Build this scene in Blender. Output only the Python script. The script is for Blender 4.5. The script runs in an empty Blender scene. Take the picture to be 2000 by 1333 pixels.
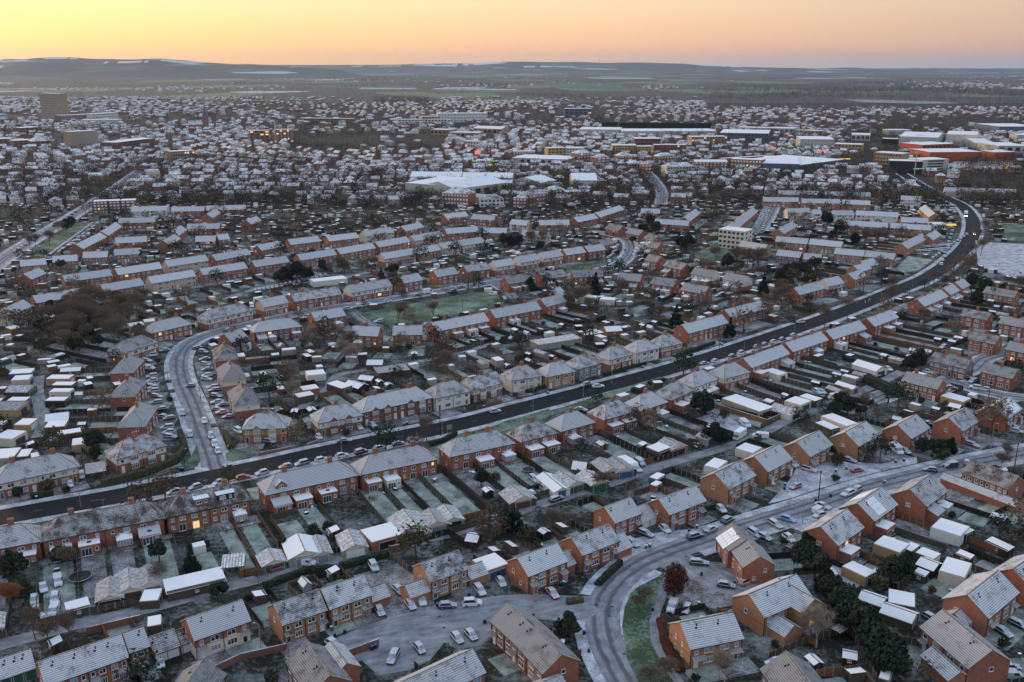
import bpy, math, random
from math import sin, cos, tan, pi, radians, atan2, hypot, sqrt, floor
RN = random.Random(11)
SC = bpy.context.scene
COL = SC.collection
# ------------------------------------------------------------------ camera model
FP, PITCH, HC = 1831.0, radians(16.4), 115.0
CP, SP = cos(PITCH), sin(PITCH)
def G(x, y, h=0.0):
    """photo pixel -> point on the horizontal plane z = h"""
    a, b = (x - 1000) / FP, (666.5 - y) / FP
    dy, dz = CP + b * SP, -SP + b * CP
    t = (h - HC) / dz
    return (a * t, dy * t)
def PX(X, Y, Z=0.0):
    z = Z - HC
    d = Y * CP - z * SP
    if d < 1: return (-999, -999)
    return (1000 + FP * X / d, 666.5 - FP * (Y * SP + z * CP) / d)
cam = bpy.data.cameras.new('camera'); co = bpy.data.objects.new('camera', cam); COL.objects.link(co)
cam.sensor_width = 36; cam.lens = 36 * FP / 2000; cam.clip_end = 60000; cam.clip_start = 1
co.location = (0, 0, HC); co.rotation_euler = (pi / 2 - PITCH, 0, 0); SC.camera = co
# ------------------------------------------------------------------ materials
MATS = {}
def nmat(name):
    m = bpy.data.materials.new(name); m.use_nodes = True; MATS[name] = m
    nt = m.node_tree; b = nt.nodes['Principled BSDF']
    b.inputs['Roughness'].default_value = .85
    return m, nt, b
class NT:
    def __init__(s, nt): s.nt = nt
    def n(s, t, **k):
        x = s.nt.nodes.new(t)
        for a, v in k.items(): setattr(x, a, v)
        return x
    def l(s, a, b): s.nt.links.new(a, b)
    def val(s, sock, v):
        if hasattr(v, 'is_linked') or isinstance(v, bpy.types.NodeSocket): s.l(v, sock)
        else: sock.default_value = v
    def math(s, op, a, b=0.0, clamp=False):
        x = s.n('ShaderNodeMath', operation=op); x.use_clamp = clamp
        s.val(x.inputs[0], a); s.val(x.inputs[1], b); return x.outputs[0]
    def mix(s, f, a, b):
        x = s.n('ShaderNodeMix', data_type='RGBA')
        s.val(x.inputs[0], f)
        for i, v in ((6, a), (7, b)):
            if isinstance(v, tuple): v = (*v, 1) if len(v) == 3 else v
            s.val(x.inputs[i], v)
        return x.outputs[2]
    def noise(s, vec, scale, detail=2.0, rough=.55):
        x = s.n('ShaderNodeTexNoise'); x.inputs['Scale'].default_value = scale
        x.inputs['Detail'].default_value = detail; x.inputs['Roughness'].default_value = rough
        if vec is not None: s.l(vec, x.inputs['Vector'])
        return x.outputs[0]
    def rng(s, v, a, b, c=0.0, d=1.0):
        x = s.n('ShaderNodeMapRange'); x.clamp = True
        s.val(x.inputs[0], v)
        for i, q in enumerate((a, b, c, d)): s.val(x.inputs[i + 1], q)
        return x.outputs[0]
    def xyz(s, v):
        x = s.n('ShaderNodeSeparateXYZ'); s.l(v, x.inputs[0]); return x.outputs
    def comb(s, a, b, c=0.0):
        x = s.n('ShaderNodeCombineXYZ')
        for i, q in enumerate((a, b, c)): s.val(x.inputs[i], q)
        return x.outputs[0]
    def obj(s): return s.n('ShaderNodeTexCoord').outputs['Object']
    def pos(s): return s.n('ShaderNodeNewGeometry').outputs['Position']
    def nrm(s): return s.n('ShaderNodeNewGeometry').outputs['Normal']
    def uv(s): return s.n('ShaderNodeTexCoord').outputs['UV']
    def info(s): return s.n('ShaderNodeObjectInfo').outputs
def plain(name, c, rough=.8, metal=0.0, var=.18, sc=1.5, spec=.3):
    m, nt, b = nmat(name); t = NT(nt)
    f = t.noise(t.pos(), sc, 3)
    f = t.rng(f, .3, .7)
    t.l(t.mix(f, tuple(x * (1 - var) for x in c), tuple(min(1, x * (1 + var)) for x in c)), b.inputs['Base Color'])
    b.inputs['Roughness'].default_value = rough; b.inputs['Metallic'].default_value = metal
    b.inputs['Specular IOR Level'].default_value = spec
    return m
FROST = (.74, .78, .86)
def frosted(name, c, lo=.35, hi=.62, sc=1.2, c2=None, var=.25, frost=FROST, up=True, fine=6.0, amax=1.0):
    """a surface with a dusting of frost on what faces up, broken by noise"""
    m, nt, b = nmat(name); t = NT(nt); p = t.pos()
    c2 = c2 or tuple(x * (1 + var) for x in c)
    base = t.mix(t.rng(t.noise(p, sc * .6, 3), .35, .65), c, c2)
    f = t.rng(t.math('ADD', t.math('MULTIPLY', t.noise(p, sc, 4, .65), .65), t.math('MULTIPLY', t.noise(p, sc * fine, 2), .35)), lo, hi, 0, amax)
    if up:
        z = t.xyz(t.nrm())[2]
        f = t.math('MULTIPLY', f, t.rng(z, .35, .75))
    t.l(t.mix(f, base, frost), b.inputs['Base Color'])
    b.inputs['Specular IOR Level'].default_value = .2
    return m
def brick(name, c, c2, mortar=(.30, .27, .24)):
    m, nt, b = nmat(name); t = NT(nt); x, y, z = t.xyz(t.obj())
    v = t.comb(t.math('ADD', x, y), z)
    br = t.n('ShaderNodeTexBrick'); t.l(v, br.inputs['Vector'])
    br.inputs['Scale'].default_value = 1.0
    br.inputs['Brick Width'].default_value = .46; br.inputs['Row Height'].default_value = .15
    br.inputs['Mortar Size'].default_value = .02
    br.inputs['Color1'].default_value = (*c, 1); br.inputs['Color2'].default_value = (*c2, 1); br.inputs['Mortar'].default_value = (*mortar, 1)
    n = t.rng(t.noise(v, .7, 4, .7), .3, .75, .72, 1.12)
    r = t.rng(t.info()['Random'], 0, 1, .84, 1.1)
    k = t.math('MULTIPLY', n, r)
    mu = t.n('ShaderNodeVectorMath', operation='SCALE'); t.l(br.outputs[0], mu.inputs[0]); t.l(k, mu.inputs['Scale'])
    t.l(mu.outputs[0], b.inputs['Base Color']); b.inputs['Specular IOR Level'].default_value = .15
    return m
M = {}
M['red'] = brick('red_brick', (.43, .105, .042), (.33, .078, .034))
M['dkred'] = brick('dark_red_brick', (.30, .082, .042), (.22, .062, .036))
M['orange'] = brick('orange_brick', (.54, .24, .105), (.45, .19, .085))
M['brown'] = brick('brown_brick', (.42, .185, .08), (.33, .14, .062))
M['buff'] = brick('buff_brick', (.50, .34, .20), (.42, .28, .16))
M['white'] = plain('white_render', (.66, .65, .62), .8, 0, .08, .8)
M['cream'] = plain('cream_render', (.66, .59, .48), .8, 0, .08, .8)
M['pink'] = plain('pink_render', (.60, .42, .36), .8, 0, .08, .8)
M['grey'] = plain('grey_render', (.22, .23, .26), .8, 0, .08, .8)
M['tan'] = plain('tan_render', (.42, .27, .15), .8, 0, .12, .8)
M['upvc'] = plain('white_plastic', (.74, .75, .75), .45, 0, .04, 3)
M['dark'] = plain('dark_plastic', (.02, .02, .024), .5)
M['fascia'] = plain('fascia', (.62, .56, .48), .6, 0, .1)
M['glass'] = plain('window_glass', (.03, .038, .05), .12, 0, .3, .9, .7)
M['glassb'] = plain('curtained_glass', (.26, .29, .32), .3, 0, .35, 1.3, .6)
M['wood'] = plain('grey_wood', (.085, .068, .052), .9, 0, .3, 2.5)
M['woodo'] = plain('orange_wood', (.19, .085, .042), .9, 0, .3, 2.0)
M['woodd'] = plain('dark_wood', (.025, .021, .02), .9, 0, .3, 2.0)
M['green'] = plain('green_paint', (.03, .12, .08), .6, 0, .2)
M['blue'] = plain('blue_paint', (.04, .10, .24), .6, 0, .2)
M['concrete'] = plain('concrete', (.30, .28, .25), .9, 0, .2, .6)
M['metal'] = plain('grey_metal', (.30, .31, .32), .45, .3, .1)
M['tyre'] = plain('tyre_rubber', (.015, .015, .016), .9)
M['bark'] = plain('bark', (.10, .075, .055), .95, 0, .35, 3)
M['palebark'] = plain('pale_bark', (.42, .37, .30), .9, 0, .3, 3)
M['rust'] = plain('brown_door', (.10, .055, .04), .8, 0, .2)
# roof tiles: object colour R = how much frost, G = hue of the tile, B = bare patches
def roofmat(name, course, sx):
    m, nt, b = nmat(name); t = NT(nt); u, v, _ = t.xyz(t.uv()); inf = t.info()
    c = t.n('ShaderNodeSeparateColor'); t.l(inf['Color'], c.inputs[0]); fr, hue, bare = c.outputs[0], c.outputs[1], c.outputs[2]
    off = t.math('MULTIPLY', inf['Random'], 60.0)
    p = t.comb(t.math('ADD', u, off), v)
    tile = t.mix(hue, (.052, .048, .048), (.11, .060, .046))
    tile = t.mix(t.math('MULTIPLY', t.rng(t.noise(p, .9, 4, .7), .45, .7), .7), tile, (.17, .155, .10))
    tile = t.mix(t.rng(t.noise(p, 6, 2), .45, .6), tile, (.05, .045, .045))
    cu = t.math('FRACT', t.math('DIVIDE', v, course))
    line = t.rng(cu, .12, .42)
    cx = t.math('FRACT', t.math('DIVIDE', u, .3)); lx = t.rng(t.math('ABSOLUTE', t.math('SUBTRACT', cx, .5)), .5, .30)
    line = t.math('MULTIPLY', line, t.rng(lx, 0, 1, 1 - sx, 1))
    patch = t.math('ADD', t.math('MULTIPLY', t.noise(p, .35, 3, .6), .6), t.math('MULTIPLY', t.noise(p, 2.6, 3, .7), .4))
    th = t.rng(bare, 0, 1, .18, .50)
    cover = t.rng(t.math('SUBTRACT', patch, th), -.02, .14)
    f = t.math('MULTIPLY', t.math('MULTIPLY', fr, cover), t.rng(line, 0, 1, .20, .92))
    z = t.xyz(t.nrm())[2]
    f = t.math('MULTIPLY', f, t.rng(z, .3, .6))
    t.l(t.mix(f, tile, FROST), b.inputs['Base Color']); b.inputs['Specular IOR Level'].default_value = .25
    bp = t.n('ShaderNodeBump'); bp.inputs['Strength'].default_value = .5; bp.inputs['Distance'].default_value = .04
    t.l(line, bp.inputs['Height']); t.l(bp.outputs[0], b.inputs['Normal'])
    return m
M['tile'] = roofmat('roof_tiles', .42, .35)
M['ridge'] = frosted('ridge_tiles', (.10, .075, .06), .42, .75, 3)
M['flat'] = frosted('frosted_felt', (.10, .10, .11), .18, .36, 1.0, frost=(.80, .83, .89))
def corr(name, base, amt):
    m, nt, b = nmat(name); t = NT(nt); u, v, _ = t.xyz(t.uv()); inf = t.info()
    s = t.rng(t.math('SINE', t.math('MULTIPLY', u, 9.0)), -.6, .6)
    p = t.comb(t.math('ADD', u, t.math('MULTIPLY', inf['Random'], 50)), v)
    f = t.math('MULTIPLY', t.rng(t.noise(p, 1.1, 4, .65), .3, .6), t.rng(s, 0, 1, .45, 1))
    f = t.math('MULTIPLY', f, t.rng(inf['Random'], 0, 1, amt * .5, amt))
    t.l(t.mix(f, t.mix(t.noise(p, 2, 3), base, tuple(x * .6 for x in base)), FROST), b.inputs['Base Color']); return m
M['corr'] = corr('corrugated_sheet', (.16, .15, .14), 1.15)
M['farroof'] = frosted('frosted_roofs', (.10, .078, .07), .36, .60, .045, frost=(.76, .78, .83), fine=8)
M['bigroof'] = frosted('snowy_flat_roof', (.20, .20, .20), .20, .42, .02, frost=(.74, .77, .83), fine=5)
# ground
M['townground'] = frosted('town_ground', (.022, .018, .015), .56, .80, .03, (.034, .028, .022), up=False, frost=(.30, .33, .36), fine=7)
M['garden'] = frosted('garden_soil', (.016, .0145, .012), .46, .74, .11, (.026, .028, .018), up=False, frost=(.30, .35, .37), fine=9)
M['lawn'] = frosted('frosty_lawn', (.034, .056, .032), .34, .60, .22, (.045, .075, .05), up=False, frost=(.38, .44, .42), fine=14)
M['green_field'] = frosted('green_grass', (.038, .070, .038), .44, .70, .06, (.042, .085, .038), up=False, frost=(.36, .48, .42), fine=22, amax=.75)
M['paving'] = frosted('paving', (.075, .062, .058), .40, .68, .25, (.10, .085, .075), up=False, frost=(.42, .45, .52), fine=8)
M['snowpave'] = frosted('snowy_pavement', (.13, .13, .145), .34, .64, .22, (.16, .155, .165), up=False, frost=(.62, .67, .77), fine=9)
M['kerb'] = plain('kerb_stone', (.30, .29, .29), .9)
def roadmat(name, c, fr, tracks):
    m, nt, b = nmat(name); t = NT(nt); u, v, _ = t.xyz(t.uv())
    p = t.comb(t.math('MULTIPLY', u, 1.0), t.math('MULTIPLY', v, .22))
    a = t.noise(p, .9, 4, .6); g = t.noise(t.pos(), .25, 4, .6)
    q = t.math('ADD', t.math('MULTIPLY', a, .5), t.math('MULTIPLY', g, .5))
    f = t.rng(q, .28, .76, 0, fr)
    if tracks:
        w = t.rng(t.math('ABSOLUTE', t.math('SUBTRACT', t.math('ABSOLUTE', t.math('ADD', u, t.math('MULTIPLY', g, .8))), 1.35)), .25, .75, .25, 1)
        f = t.math('MULTIPLY', f, w)
    base = t.mix(t.noise(t.pos(), .5, 4), c, tuple(x * 1.5 for x in c))
    t.l(t.mix(f, base, (.50, .54, .62)), b.inputs['Base Color'])
    b.inputs['Roughness'].default_value = .75; b.inputs['Specular IOR Level'].default_value = .15
    return m
M['asphalt'] = roadmat('dark_asphalt', (.0085, .0092, .0125), .015, False)
M['iced'] = roadmat('frosted_asphalt', (.06, .06, .072), .8, True)
M['icedlane'] = roadmat('frosted_lane', (.06, .056, .06), .8, False)
M['line'] = plain('road_paint', (.30, .30, .31), .8, 0, .4, 4)
def leafmat(name, c, c2, frost=.3):
    m, nt, b = nmat(name); t = NT(nt)
    k = t.mix(t.rng(t.noise(t.obj(), 1.1, 3), .35, .65), c, c2)
    z = t.xyz(t.nrm())[2]
    f = t.math('MULTIPLY', t.rng(t.noise(t.pos(), 2.3, 2), .45, .7), frost)
    t.l(t.mix(f, k, (.40, .45, .48)), b.inputs['Base Color']); b.inputs['Specular IOR Level'].default_value = .1
    return m
M['ever'] = leafmat('evergreen_leaves', (.011, .020, .012), (.022, .036, .018), .10)
M['conif'] = leafmat('conifer_leaves', (.007, .014, .011), (.015, .025, .016), .06)
M['olive'] = leafmat('olive_leaves', (.03, .034, .013), (.055, .048, .018), .15)
M['beech'] = leafmat('copper_leaves', (.085, .024, .016), (.05, .016, .012), .05)
M['brownleaf'] = leafmat('brown_leaves', (.105, .068, .044), (.062, .044, .03), .10)
M['orangetwig'] = leafmat('orange_twigs', (.30, .11, .045), (.22, .08, .04), .10)
M['twig'] = leafmat('twigs', (.20, .14, .10), (.13, .096, .074), .10)
M['twigpale'] = leafmat('pale_twigs', (.34, .28, .21), (.24, .20, .155), .12)
# car paint takes the object's own colour; frost lies on top
m, nt, b = nmat('car_paint'); t = NT(nt)
f = t.math('MULTIPLY', t.rng(t.xyz(t.nrm())[2], .25, .8), t.rng(t.noise(t.obj(), 1.6, 3), .22, .5))
inf = t.info(); c = t.n('ShaderNodeMix', data_type='RGBA')
f = t.math('MULTIPLY', f, inf['Alpha'])
t.l(t.mix(f, inf['Color'], (.58, .64, .74)), b.inputs['Base Color']); b.inputs['Roughness'].default_value = .35
M['paint'] = m
def emis(name, c, s):
    m, nt, b = nmat(name); b.inputs['Base Color'].default_value = (*c, 1)
    b.inputs['Emission Color'].default_value = (*c, 1); b.inputs['Emission Strength'].default_value = s; return m
M['lit'] = emis('lit_window', (1, .58, .25), .5)
M['lamp'] = emis('lit_lamp', (1, .72, .35), 7)
M['head'] = emis('lit_headlight', (1, .70, .34), 16)
M['tail'] = emis('lit_tail_light', (1, .06, .04), 3)
M['signy'] = emis('yellow_sign', (.9, .6, .04), .45)
M['signg'] = emis('green_sign', (.25, .7, .25), .35)
M['signr'] = emis('red_sign', (1, .2, .15), .5)
# ------------------------------------------------------------------ mesh builder
class MB:
    def __init__(s): s.v = []; s.f = []; s.m = []; s.ms = []; s.uv = []
    def mi(s, k):
        if k not in s.ms: s.ms.append(k)
        return s.ms.index(k)
    def face(s, pts, k, uv=False):
        i = len(s.v); s.v.extend(pts); s.f.append(tuple(range(i, i + len(pts)))); s.m.append(s.mi(k))
        if uv is False: s.uv.extend([(0, 0)] * len(pts))
        elif uv is True: s.uv.extend(autouv(pts))
        else: s.uv.extend(uv)
    def box(s, x0, x1, y0, y1, z0, z1, k, top=None, uv=False):
        P = [(x0, y0), (x1, y0), (x1, y1), (x0, y1)]
        for i in range(4):
            a, b = P[i], P[(i + 1) % 4]
            s.face([(a[0], a[1], z0), (b[0], b[1], z0), (b[0], b[1], z1), (a[0], a[1], z1)], k)
        s.face([(x, y, z1) for x, y in P], top or k, uv)
        s.face([(x, y, z0) for x, y in P[::-1]], k)
    def slab(s, poly, th, k, side):
        s.face(poly, k, True)
        s.face([(x, y, z - th) for x, y, z in poly[::-1]], side)
        n = len(poly)
        for i in range(n):
            a, b = poly[i], poly[(i + 1) % n]
            s.face([(a[0], a[1], a[2] - th), (b[0], b[1], b[2] - th), b, a], side)
    def tube(s, p, q, r0, r1, k, n=5, cap=False):
        d = [q[i] - p[i] for i in range(3)]; L = sqrt(sum(c * c for c in d)) or 1e-6; d = [c / L for c in d]
        a = (0, 0, 1) if abs(d[2]) < .9 else (1, 0, 0)
        u = (d[1] * a[2] - d[2] * a[1], d[2] * a[0] - d[0] * a[2], d[0] * a[1] - d[1] * a[0]); l = sqrt(sum(c * c for c in u)); u = [c / l for c in u]
        w = (d[1] * u[2] - d[2] * u[1], d[2] * u[0] - d[0] * u[2], d[0] * u[1] - d[1] * u[0])
        R0 = []; R1 = []
        for i in range(n):
            c, e = cos(2 * pi * i / n), sin(2 * pi * i / n)
            o = [u[j] * c + w[j] * e for j in range(3)]
            R0.append(tuple(p[j] + o[j] * r0 for j in range(3))); R1.append(tuple(q[j] + o[j] * r1 for j in range(3)))
        i0 = len(s.v); s.v.extend(R0 + R1); m = s.mi(k)
        for i in range(n):
            j = (i + 1) % n; s.f.append((i0 + i, i0 + j, i0 + n + j, i0 + n + i)); s.m.append(m); s.uv.extend([(0, 0)] * 4)
        if cap: s.face(R1, k)
    def mesh(s, name):
        me = bpy.data.meshes.new(name); me.from_pydata(s.v, [], s.f)
        for k in s.ms: me.materials.append(M[k])
        me.polygons.foreach_set('material_index', s.m)
        if any(a or b for a, b in s.uv[:400]):
            l = me.uv_layers.new(name='UV'); l.data.foreach_set('uv', [c for p in s.uv for c in p])
        me.update(); return me
def autouv(P):
    a, b, c = P[0], P[1], P[2]
    u = [b[i] - a[i] for i in range(3)]; v = [c[i] - a[i] for i in range(3)]
    n = (u[1] * v[2] - u[2] * v[1], u[2] * v[0] - u[0] * v[2], u[0] * v[1] - u[1] * v[0]); l = sqrt(sum(q * q for q in n)) or 1; n = [q / l for q in n]
    hl = hypot(n[0], n[1])
    h = (1, 0, 0) if hl < .02 else (-n[1] / hl, n[0] / hl, 0)
    s = (n[1] * h[2] - n[2] * h[1], n[2] * h[0] - n[0] * h[2], n[0] * h[1] - n[1] * h[0])
    return [(sum(p[i] * h[i] for i in range(3)), sum(p[i] * s[i] for i in range(3))) for p in P]
def ob(name, data, parent=None, loc=(0, 0, 0), rz=0.0, color=None, sc=None):
    o = bpy.data.objects.new(name, data.mesh(name) if isinstance(data, MB) else data)
    COL.objects.link(o)
    if parent is not None: o.parent = parent
    o.location = loc
    if rz: o.rotation_euler = (0, 0, rz)
    if color: o.color = color
    if sc: o.scale = (sc, sc, sc) if not isinstance(sc, tuple) else sc
    return o
def tag(o, label, cat, group=None):
    o['label'] = label; o['category'] = cat
    if group: o['group'] = group
    return o
def struct(name, mb, kind='structure'):
    o = ob(name, mb); o['kind'] = kind; return o
ORD = 'first second third fourth fifth sixth seventh eighth ninth tenth eleventh twelfth thirteenth fourteenth fifteenth sixteenth seventeenth eighteenth nineteenth twentieth'.split()
def nth(i):
    if i < 20: return ORD[i]
    return 'twenty-' + ORD[i - 20] if i < 29 else ('thirtieth' if i == 29 else 'thirty-' + ORD[(i - 30) % 9])
# where things stand: one byte per square metre
OX, OY, ONX, ONY = -1300, 80, 2700, 3500
OCC = bytearray(ONX * ONY)
def cells(cx, cy, ang, L, W):
    c, s = cos(ang), sin(ang); st = .9
    nx, ny = max(1, int(L / st) + 1), max(1, int(W / st) + 1)
    for i in range(nx + 1):
        for j in range(ny + 1):
            x, y = -L / 2 + L * i / nx, -W / 2 + W * j / ny
            X, Y = int(cx + x * c - y * s - OX), int(cy + x * s + y * c - OY)
            if 0 <= X < ONX and 0 <= Y < ONY: yield Y * ONX + X
def mark(cx, cy, ang, L, W, v=1):
    for k in cells(cx, cy, ang, L, W): OCC[k] |= v
def free(cx, cy, ang, L, W, v=255):
    for k in cells(cx, cy, ang, L, W):
        if OCC[k] & v: return False
    return True
# ------------------------------------------------------------------ parts of houses
CACHE = {}
def cached(key, fn):
    if key not in CACHE: CACHE[key] = fn()
    return CACHE[key]
def frame_mb(w, h, n, fr='upvc', glass=None, door=None):
    m = MB(); t = .09
    m.box(-w / 2, w / 2, -.07, 0, -h / 2, -h / 2 + t, fr); m.box(-w / 2, w / 2, -.07, 0, h / 2 - t, h / 2, fr)
    for i in range(n + 1):
        x = -w / 2 + (w - t) * i / n
        m.box(x, x + t, -.068, 0, -h / 2 + t, h / 2 - t, fr)
    if n > 1 and h < 1.6: m.box(-w / 2 + t, -w / 2 + w / n, -.066, 0, h * .16, h * .16 + .06, fr)
    m.box(-w / 2 - .06, w / 2 + .06, -.12, 0, -h / 2 - .07, -h / 2, fr)
    if glass: m.face([(-w / 2 + t, -.02, -h / 2 + t), (w / 2 - t, -.02, -h / 2 + t), (w / 2 - t, -.02, h / 2 - t), (-w / 2 + t, -.02, h / 2 - t)], glass)
    if door:
        m.box(-w / 2 + t, w / 2 - t, -.03, 0, -h / 2 + t, h / 2 - t, door)
    return m
def pane_mb(w, h, g):
    m = MB(); t = .09; m.face([(-w / 2 + t, -.03, -h / 2 + t), (w / 2 - t, -.03, -h / 2 + t), (w / 2 - t, -.03, h / 2 - t), (-w / 2 + t, -.03, h / 2 - t)], g); return m
def pick_glass():
    r = RN.random(); return 'lit' if r < .018 else ('glassb' if r < .55 else 'glass')
def add_window(par, pos, rz, w, h, lod, n=2, name='window', fr='upvc', glass=None):
    g = glass or pick_glass(); w = round(w, 1); h = round(h, 1)
    if lod == 0:
        f = ob(name, cached(('f', w, h, n, fr), lambda: frame_mb(w, h, n, fr).mesh('window_frame')), par, pos, rz)
        ob('pane', cached(('p', w, h, g), lambda: pane_mb(w, h, g).mesh('pane')), f)
    else:
        f = ob(name, cached(('c', w, h, n, fr, g), lambda: frame_mb(w, h, n, fr, g).mesh('window')), par, pos, rz)
    return f
def add_door(par, pos, rz, lod, col=None):
    col = col or RN.choice(['upvc', 'upvc', 'dark', 'blue', 'rust', 'grey', 'green'])
    return ob('door', cached(('d', col), lambda: frame_mb(1.0, 2.1, 1, 'upvc', None, col).mesh('door')), par, (pos[0], pos[1], 1.06), rz)
SIDES = {'-y': 0.0, '+y': pi, '-x': -pi / 2, '+x': pi / 2}
def roof_obj(par, kind, L, W, e, rh, ov=.35, frost=.8, hue=.2, bare=.45, name='roof', mat='tile', side='fascia', ends=(True, True), stag=None):
    m = MB(); l, w = L / 2 + (.18 if kind == 'gable' else ov), W / 2 + ov
    sl = (rh - e) / (W / 2); z0 = e - ov * sl; th = .16
    if kind == 'gable':
        m.slab([(-l, -w, z0), (l, -w, z0), (l, 0, rh), (-l, 0, rh)], th, mat, side)
        m.slab([(l, w, z0), (-l, w, z0), (-l, 0, rh), (l, 0, rh)], th, mat, side)
        m.box(-l - .01, l + .01, -.11, .11, rh - .1, rh + .06, 'ridge')
    elif kind == 'hip':
        r = max(.02, l - w); a, b = -r, r
        if not ends[0]: a = -l
        if not ends[1]: b = l
        m.slab([(-l, -w, z0), (l, -w, z0), (b, 0, rh), (a, 0, rh)], th, mat, side)
        m.slab([(l, w, z0), (-l, w, z0), (a, 0, rh), (b, 0, rh)], th, mat, side)
        if ends[0]: m.slab([(-l, w, z0), (-l, -w, z0), (a, 0, rh)], th, mat, side)
        if ends[1]: m.slab([(l, -w, z0), (l, w, z0), (b, 0, rh)], th, mat, side)
        m.box(a, b, -.11, .11, rh - .1, rh + .06, 'ridge')
        for sx in (0, 1):
            if not ends[sx]: continue
            for sy in (-1, 1):
                m.tube(((-l, l)[sx], sy * w, z0 + .02), ((a, b)[sx], 0, rh + .02), .09, .09, 'ridge', 4)
    elif kind == 'flat':
        m.box(-l + .2, l - .2, -w + .2, w - .2, e, e + .2, side, mat, True)
    elif kind == 'pent':   # falls towards -y
        m.slab([(-l, -w, e - .1), (l, -w, e - .1), (l, w, rh), (-l, w, rh)], .12, mat, side)
    return ob(name, m, par, color=(frost, hue, bare, 1))
def walls(par, L, W, e, rh, kind, low, up=None, split=2.65, name='wall', z0=0.0, ends=(True, True), win=None):
    m = MB(); up = up or low; l, w = L / 2, W / 2
    P = [(-l, -w), (l, -w), (l, w), (-l, w)]
    for i in range(4):
        a, b = P[i], P[(i + 1) % 4]
        if up != low and split < e:
            m.face([(*a, z0), (*b, z0), (*b, split), (*a, split)], low); m.face([(*a, split), (*b, split), (*b, e), (*a, e)], up)
        else: m.face([(*a, z0), (*b, z0), (*b, e), (*a, e)], low)
    if kind == 'gable' or (kind == 'hip' and not ends[0]): m.face([(-l, w, e), (-l, -w, e), (-l, 0, rh - .05)], up)
    if kind == 'gable' or (kind == 'hip' and not ends[1]): m.face([(l, -w, e), (l, w, e), (l, 0, rh - .05)], up)
    if kind == 'pent':
        m.face([(-l, w, e), (-l, -w, e), (-l, w, rh - .1)], up); m.face([(l, -w, e), (l, w, e), (l, w, rh - .1)], up); m.face([(l, w, e), (-l, w, e), (-l, w, rh - .1), (l, w, rh - .1)], up)
    if win:
        for q in win: m.face(q[0], q[1])
    return ob(name, m, par)
def chimney(roof, x, y, zb, zt, w=.95, d=.6, mat='red'):
    m = MB(); m.box(x - w / 2, x + w / 2, y - d / 2, y + d / 2, zb, zt, mat); m.box(x - w / 2 - .06, x + w / 2 + .06, y - d / 2 - .06, y + d / 2 + .06, zt, zt + .12, mat)
    k = 3 if w > 1.2 else 2
    for i in range(k): m.tube((x - w / 2 + w * (i + .5) / k, y, zt + .12), (x - w / 2 + w * (i + .5) / k, y, zt + .5), .13, .11, 'tan', 6, True)
    return ob('chimney', m, roof)
def bay(par, x, W, e, lod, mat, up, rz=0, roofh=None, fr=.8):
    sgn = -1 if rz == 0 else 1
    m = MB(); w = 1.15; d = .7
    m.box(x - w, x + w, -d, 0, 0, .75, mat); m.box(x - w, x + w, -d, 0, 2.15, 3.35, up); m.box(x - w, x + w, -d, 0, 4.65, e + .05, up)
    for z0, z1 in ((.75, 2.15), (3.35, 4.65)):
        m.box(x - w + .1, x + w - .1, -d + .08, 0, z0, z1, pick_glass())
        for k in range(5):
            q = x - w + .04 + (2 * w - .2) * k / 4; m.box(q, q + .1, -d + .0, -d + .09, z0, z1, 'upvc')
        m.box(x - w, x + w, -d + .01, -d + .07, z1 - .42, z1 - .34, 'upvc'); m.box(x - w - .03, x + w + .03, -d - .05, -d + .1, z0 - .08, z0, 'upvc')
    m.face([(x - w, -d, e + .05), (x + w, -d, e + .05), (x, -d, e + 1.05)], up)
    b = ob('bay_window', m, par, (0, -W / 2, 0) if rz == 0 else (0, W / 2, 0), rz)
    r = MB(); q = w + .25; f = -d - .2; bk = 1.9
    r.slab([(x - q, f, e - .05), (x, f, e + 1.2), (x, bk, e + 1.2), (x - q, .3, e - .05)][::-1], .1, 'tile', 'fascia')
    r.slab([(x, f, e + 1.2), (x + q, f, e - .05), (x + q, .3, e - .05), (x, bk, e + 1.2)][::-1], .1, 'tile', 'fascia')
    ob('bay_roof', r, b, color=(fr, .2, .4, 1))
    return b
def extension(par, x, w, d, W, side, lod, mat, kind='flat', h=2.7, fr=.85):
    rz = SIDES[side]; sgn = -1 if side == '-y' else 1
    r = ob('extension', MBbox(w, d, h, mat, kind), par, (x, sgn * (W / 2 + d / 2), 0), rz)
    if kind == 'flat': roof_obj(r, 'flat', w, d, h, h, .25, mat='flat', name='extension_roof')
    else: roof_obj(r, 'pent', w, d, h - .2, h + .75, .2, fr, .2, .3, name='extension_roof')
    add_window(r, (-w * .15, -d / 2, 1.1), 0, min(2.4, w * .55), 2.0, lod, 3, 'french_door', glass='glass')
    if w > 3.6: add_window(r, (w * .33, -d / 2, 1.55), 0, .8, .9, lod, 1)
    if RN.random() < .3:
        s = MB(); s.box(-.5, .5, -.4, .4, h + .2, h + .32, 'dark'); ob('skylight', s, r)
    return r
def MBbox(w, d, h, mat, kind):
    m = MB(); m.box(-w / 2, w / 2, -d / 2, d / 2, 0, h - (.2 if kind != 'flat' else 0), mat)
    if kind != 'flat':
        e = h - .2; m.face([(-w / 2, d / 2, e), (-w / 2, -d / 2, e), (-w / 2, d / 2, h + .6)], mat); m.face([(w / 2, -d / 2, e), (w / 2, d / 2, e), (w / 2, d / 2, h + .6)], mat)
    return m
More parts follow.
